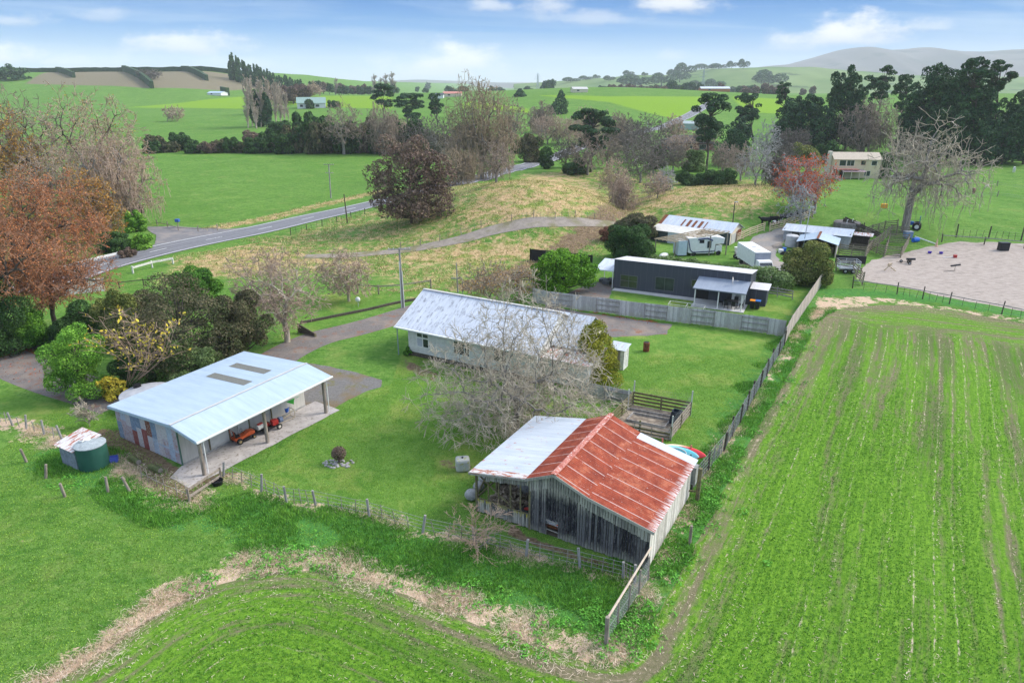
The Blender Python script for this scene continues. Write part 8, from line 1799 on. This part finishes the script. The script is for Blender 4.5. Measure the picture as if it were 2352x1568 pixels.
a, b = G(2100, 550), G(2150, 562); ro = empty('white_jump_pole', a, 0, 'long white pole lying beside the blue barrel', 'pole'); mb = MB(); mb.tube((0, 0, .5), b - a + Vector((0, 0, .1)), .09, .09, 8); mb.build('pole', m_white, ro)
q = G(2150, 566); ro = empty('traffic_cone', q, 0, 'tall pale orange cone at the end of the white pole', 'cone'); mb = MB(); mb.lathe([(.3, 0), (.3, .05), (.2, .06), (.05, 1.2), (.01, 1.2)], n=16); mb.build('cone', cols('faded_orange', (.65, .42, .3)), ro)
for i, (px, py) in enumerate(((2135, 582), (2161, 583))): q = G(px, py); ro = empty('purple_tub', q, 0, ['purple feed tub at the edge of the arena, left of two', 'purple feed tub at the edge of the arena, right of two'][i], 'tub', 'purple feed tubs'); ro.scale = (.7,) * 3; mb = MB(); mb.lathe([(.3, 0), (.42, .4), (.44, .42), (.36, .42), (.25, .1)], n=16); mb.build('tub', cols('tub_purple', (.09, .05, .4)), ro, smooth=True)
q = G(2303, 575); ro = empty('black_water_trough', q, 0, 'black bin against the far arena fence', 'bin'); ro.scale = (.8,) * 3; mb = MB(); mb.bx((-.9, -.5, 0), (.9, .5, 1.5)); mb.build('bin', m_black, ro, bevel=.08); mb = MB(); mb.bx((-.95, -.55, 1.5), (.95, .55, 1.58)); mb.build('lid', m_black, ro)
q = G(410, 523); ro = empty('blue_letterbox', q, 0, 'blue letterbox on a post beside the road turnout', 'letterbox'); mb = MB(); mb.tube((0, 0, 0), (0, 0, 1.1), .06, .06, 6); mb.build('post', m_wood, ro); mb = MB(); mb.box((0, 0, 1.3), (.7, .6, .5)); mb.build('box', cols('letterbox_blue', (.05, .13, .4)), ro, bevel=.06)
q = G(195, 672); ro = empty('white_wall_panel', q, R(28), 'white block wall glimpsed below the road through the rusty tree', 'wall'); mb = MB(); mb.bx((-2.2, -.2, 0), (2.2, 0, 1.5)); mb.build('panel', m_white, ro); mb = MB(); mb.bx((-2.3, -.25, 1.5), (2.3, .05, 1.6)); mb.build('coping', m_offwhite, ro)
q = G(2108, 533); ro = empty('blue_tractor', (q.x, q.y + 2.0, q.z), R(150), 'small blue tractor parked behind the dying willow trunk', 'tractor'); mb = MB(); mb.box((.6, 0, 1.1), (1.6, .6, .6)); mb.build('bonnet', cols('tractor_blue', (.04, .14, .42)), ro, bevel=.08); mb = MB(); mb.box((-.6, 0, 1.0), (1.0, 1.0, .4)); mb.build('body', m_black, ro)
mb = MB(); mb.path([(-1.0, -.6, 1.1), (-1.0, -.6, 2.3), (-1.0, .6, 2.3), (-1.0, .6, 1.1)], .05); mb.build('roll_bar', cols('tractor_blue2', (.04, .14, .42)), ro)
for x, y, r in ((-.7, -.75, .68), (-.7, .75, .68), (1.1, -.6, .4), (1.1, .6, .4)): wheel(ro, x, y, r, .35, m_carw)
q = G(2082, 545); ro = empty('blue_grey_bin', (q.x, q.y - .3, q.z), 0, 'blue-grey box at the foot of the dying willow', 'box'); mb = MB(); mb.box((0, 0, .5), (1.2, .9, 1.0)); mb.build('box', cols('steel_blue', (.2, .28, .42)), ro, bevel=.05); mb = MB(); mb.box((0, 0, 1.03), (1.3, 1.0, .06)); mb.build('lid', m_steel, ro)
q = G(2030, 478); ro = empty('orange_bucket', (q.x, q.y, q.z), 0, 'small yellow-orange box resting by the fallen willow branch', 'box'); mb = MB(); mb.box((0, 0, .4), (1.0, .6, .8)); mb.build('box', cols('yellow_orange', (.8, .38, .03)), ro, bevel=.05)
q = G(1546, 600); ro = empty('small_white_boat', P(1524, 592, 0), R(60), 'small upturned white dinghy beside the glossy bush', 'boat'); mb = MB(); mb.blob((0, 0, .35), (1.3, .6, .35), 14, 6); mb.build('hull', m_white, ro, smooth=True)
# ------------------------------------------------------------------ grass, straw and weeds that nobody could count
def blades(name, C, hgt, w, m, spread, mat, seed, label, lean=.5, flat=False):
    """m blades per tuft at C (n,3); hgt (n,) """
    rd = np.random.RandomState(seed); n = len(C); k = n * m
    B = np.repeat(C, m, 0); hh = np.repeat(hgt, m)[:, None] * rd.uniform(.55, 1.2, (k, 1)); a = rd.uniform(0, 2 * math.pi, k)
    B = B + np.stack([rd.normal(0, spread, k), rd.normal(0, spread, k), np.zeros(k)], -1); ww = w * rd.uniform(.6, 1.4, (k, 1))
    s = np.stack([np.cos(a), np.sin(a), np.zeros(k)], -1) * ww; t = rd.uniform(0, 2 * math.pi, k); ln = lean * rd.uniform(.1, 1.2, k)
    if flat: T = np.stack([np.cos(t), np.sin(t), rd.uniform(-.05, .25, k)], -1) * hh; s = np.stack([-np.sin(t), np.cos(t), np.zeros(k)], -1) * ww; B[:, 2] += .02; V = np.stack([B - s, B + s, B + s + T, B - s + T], 1).reshape(-1, 3); F = np.arange(4 * k).reshape(k, 4)
    else: T = np.stack([np.cos(t) * ln, np.sin(t) * ln, np.ones(k)], -1) * hh; V = np.stack([B - s, B + s, B + T], 1).reshape(-1, 3); F = np.arange(3 * k).reshape(k, 3)
    o = link_mesh(name, np_mesh(name, V, F), None, [mat]); return tag(o, label, name.replace('_', ' '), kind='stuff')
G_lush = leafm('long_grass', [(0.072, 0.218, 0.028), (0.120, 0.310, 0.040), (0.204, 0.391, 0.051)], .5, transl=.3); G_dry = leafm('dry_grass', [(.46, .32, .20), (.64, .48, .33), (.78, .64, .48)], .6, transl=.2)
G_crop = leafm('crop_shoot', [(0.075, 0.200, 0.026), (0.120, 0.290, 0.038), (0.180, 0.370, 0.048)], .7, transl=.3); G_lawn = leafm('lawn_blade', [(0.112, 0.276, 0.039), (0.200, 0.372, 0.052), (0.324, 0.456, 0.064)], .6, transl=.3)
G_weed = leafm('broad_weed', [(0.084, 0.287, 0.037), (0.155, 0.414, 0.054), (0.096, 0.299, 0.039)], 1.2, transl=.25); G_straw = leafm('stubble_straw', [(.36, .27, .18), (.55, .44, .32), (.70, .60, .48)], 1, transl=.1)
G_mix = leafm('mixed_rough', [(.13, .22, .035), (.30, .32, .09), (.55, .42, .22), (.60, .46, .28)], .3, transl=.25)
rg = np.random.RandomState(77)
def cand(n, x0, x1, y0, y1): X = rg.uniform(x0, x1, n); Y = y0 + (y1 - y0) * rg.uniform(0, 1, n) ** 1.35; return X, Y
def inview(X, Y): return (np.abs(X) < .80 * (Y * CP + 9)) & (Y > 17)
def patch(X, Y, s=1.0, seed=0): return .5 + .25 * (np.sin(X * 1.1 * s + seed + 1.3 * np.sin(Y * .9 * s)) + np.sin(Y * 1.4 * s + seed * 2 + 1.1 * np.sin(X * .7 * s)))
X, Y = cand(420000, -36, 46, 18, 75); k = inview(X, Y); X, Y = X[k], Y[k]; Zn = zones(X, Y); fe = sdf(X, Y, crop_poly)
pn = patch(X, Y, 1.2) + rg.uniform(-.2, .2, len(X)); sw = Zn['straw'] + (pn - .5) * .7; lu = Zn['lush_shade'] + (patch(X, Y, .8, 3) - .5) * .8
shed_k = (sdf(X, Y, [tuple(cl(*q)[:2]) for q in ((-1.5, -.7), (11.8, -.7), (11, 10), (-.1, 10))]) < .15) & (sdf(X, Y, [tuple(bl(*q)[:2]) for q in ((0, 0), (10.7, 0), (10.7, 7.8), (0, 7.8))]) < .05) & (sdf(X, Y, [tuple((HM @ Vector((*q, 0)))[:2]) for q in ((-.2, 0), (18, 0), (18, 9), (-.2, 9))]) < .1) & (sdf(X, Y, [p[:2] for p in pc]) < .1)
def sel(mask, n): i = np.nonzero(mask & shed_k)[0]; rg.shuffle(i); i = i[:n]; return np.stack([X[i], Y[i], H(X[i], Y[i])], -1), i
dist = np.hypot(Y, 24) / 35
C, i = sel((sw > .80) & (fe < .3) & (Zn['earth'] < .5), 30000); blades('dry_grass', C, .10 + .10 * pn[i].clip(0, 1), .008, 5, .13, G_dry, 1, 'tufts of flattened dry pale grass along fences and field edge', 1.6)
C, i = sel((lu > .75) & (sw < .9) & (fe < .1), 30000); blades('rough_grass', C, .14 + .16 * pn[i].clip(0, 1), .022, 3, .10, G_lush, 2, 'long dark green grass growing along the fences', .8)
C, i = sel((fe < -.3) & (Zn['mow'] < .5) & (Y < 48), 34000); blades('pasture_grass', C, np.full(len(C), .065), .02, 3, .12, G_lawn, 3, 'short pasture grass in front of the fence', .9)
C, i = sel((Zn['mow'] > .6) & (Zn['earth'] < .4) & (Y < 60) & (fe < -.3), 42000); blades('lawn_grass', C, np.full(len(C), .045), .02, 3, .12, G_lawn, 4, 'mown lawn grass around the barn', .9)
# crop in drilled rows following the field edge
Xc, Yc = cand(330000, -30, 50, 17, 66); k = inview(Xc, Yc); Xc, Yc = Xc[k], Yc[k]; fd = sdf(Xc, Yc, crop_poly); k = fd > .15; Xc, Yc, fd = Xc[k], Yc[k], fd[k]
rd_, rs_ = arc_param(Xc, Yc, ROWL); e = .012; gx_ = (arc_param(Xc + e, Yc, ROWL)[0] - rd_) / e; gy_ = (arc_param(Xc, Yc + e, ROWL)[0] - rd_) / e
sn = (np.round(rd_ / .45) * .45 - rd_); Xs, Ys = Xc + gx_ * sn * .2, Yc + gy_ * sn * .2
thin = np.clip(.35 + .6 * patch(rd_ * 1.6, rs_ * .12, 1.0, 5) + .25 * patch(rd_ * 4, rs_ * .2, 1, 8) - .62 * sm(14, 42, Xc) - .62 * (1 - sm(.2, 4, fd)) + rg.uniform(-.25, .25, len(Xc)), 0, 1)
k = (thin > .42) & (rg.uniform(0, 1, len(Xc)) < 1.0); k &= np.arange(len(Xc)) % 1 == 0
C = np.stack([Xs[k], Ys[k], np.full(k.sum(), .008)], -1)[:110000]; blades('crop_shoots', C, np.full(len(C), .07), .02, 2, .05, G_crop, 5, 'young green crop shoots standing in drilled rows', .8)
lin = np.abs(((rd_ / 1.23) % 1) - .5) < .09; pr_ = patch(rs_ * .18, np.round(rd_ / 1.23) * 2.1, 1, 2) > .5
k = (lin & pr_ & (rg.uniform(0, 1, len(Xc)) < .35)) | (rg.uniform(0, 1, len(Xc)) < .002 + .09 * (1 - sm(.2, 4.5, fd)) * (Yc < 34)); C = np.stack([Xc[k], Yc[k], np.full(k.sum(), .012)], -1)[:42000]
blades('stubble_straw', C, np.full(len(C), .13), .008, 1, .03, G_straw, 6, 'pale stubble and straw scattered between the crop rows', flat=True)
C, i = sel((sw > .7) & (Y < 45), 6000); blades('loose_straw', C + np.array([0, 0, .06]), np.full(len(C), .28), .006, 1, .1, G_straw, 7, 'loose pale straw lying along the field edge', flat=True)
# broad leaved weeds
W_ = []
for px, py, r_, n_ in [(1640, 1150, .5, 26), (1608, 1120, .5, 14), (1662, 1100, .5, 14), (1600, 1200, .7, 30), (1628, 1165, .5, 18), (1690, 1035, .6, 22), (1725, 990, .5, 16), (1668, 1075, .6, 20), (1770, 925, .7, 24), (1800, 870, .7, 24), (1830, 800, .8, 24), (1560, 1290, .7, 20), (1530, 1330, .5, 12), (1445, 1450, .8, 46), (1430, 1480, .7, 40), (1370, 1430, .6, 30), (1350, 1400, .5, 18), (1240, 1500, .3, 8), (1250, 1420, .4, 10), (1290, 1438, .3, 8), (1230, 1440, .3, 8), (1150, 1370, .3, 8), (1030, 1350, .6, 20), (1080, 1345, .4, 12), (1110, 1385, .4, 12), (650, 1275, 1.2, 40), (700, 1285, 1.0, 30), (590, 1290, .9, 24), (480, 1330, .5, 14), (420, 1355, .5, 10), (800, 1330, .4, 8), (900, 1360, .4, 8), (1180, 1480, .4, 10), (1490, 1400, .5, 16), (1700, 1180, .2, 4), (1760, 1290, .2, 3), (150, 1110, .7, 16), (330, 1140, .5, 10)]:
    c = G(px, py)
    for _ in range(n_): W_.append((c.x + rg.normal(0, r_), c.y + rg.normal(0, r_ * .8), 0, rg.uniform(.14, .30)))
W_ = np.array(W_); C, N = [], []; S_ = []
for wx, wy, wz, s in W_:
    for _ in range(16): d = rg.normal(0, 1, 3); d[2] = abs(d[2]) * .8; d /= np.linalg.norm(d); C.append((wx + d[0] * s, wy + d[1] * s, d[2] * s * .9 + .02)); N.append((d[0], d[1], d[2] + .8))
o = leaf_mesh('weeds', np.array(C), np.array(N), .085, .55, rg, G_weed, None); tag(o, 'broad leaved green weeds clumped along the field margin', 'weeds', kind='stuff')
# rough tussocks over the dry knoll
Xk, Yk = rg.uniform(-75, 95, 60000), 72 + 105 * rg.uniform(0, 1, 60000) ** 1.2; Zk = zones(Xk, Yk); k = (np.abs(Xk) < .78 * Yk + 8) & (Zk['dry'] + (patch(Xk, Yk, .5) - .5) * .6 > .45) & (sdf(Xk, Yk, RDs, False) > 4.6) & (sdf(Xk, Yk, smooth_line(GP([(700, 590), (813, 586), (925, 576), (1010, 560), (1080, 545), (1130, 529), (1190, 517), (1300, 511), (1390, 514), (1420, 516)]), 1), False) > 1.4) & (sdf(Xk, Yk, GP([(1480, 600), (1500, 480), (1700, 490), (1780, 520), (1770, 620)])) < 0); Xk, Yk = Xk[k], Yk[k]
C = np.stack([Xk, Yk, H(Xk, Yk)], -1); blades('tussock_grass', C, np.full(len(C), .30), .05, 3, .25, G_mix, 9, 'tan and green tussocky grass over the knoll', 1.3)
Xk, Yk = rg.uniform(-60, 60, 30000), rg.uniform(30, 100, 30000); Zk = zones(Xk, Yk); k = (Zk['leaf'] > .5) & (np.abs(Xk) < .8 * Yk + 8); C = np.stack([Xk[k], Yk[k], np.full(k.sum(), .03)], -1); o = leaf_mesh('fallen_leaves', C, np.tile([[0, 0, 1.]], (len(C), 1)), .09, .8, rg, leafm('fallen_leaf', [(.25, .03, .02), (.42, .10, .05), (.3, .12, .06)], 1, transl=0), None); tag(o, 'fallen red and brown leaves on the gravel', 'leaves', kind='stuff')
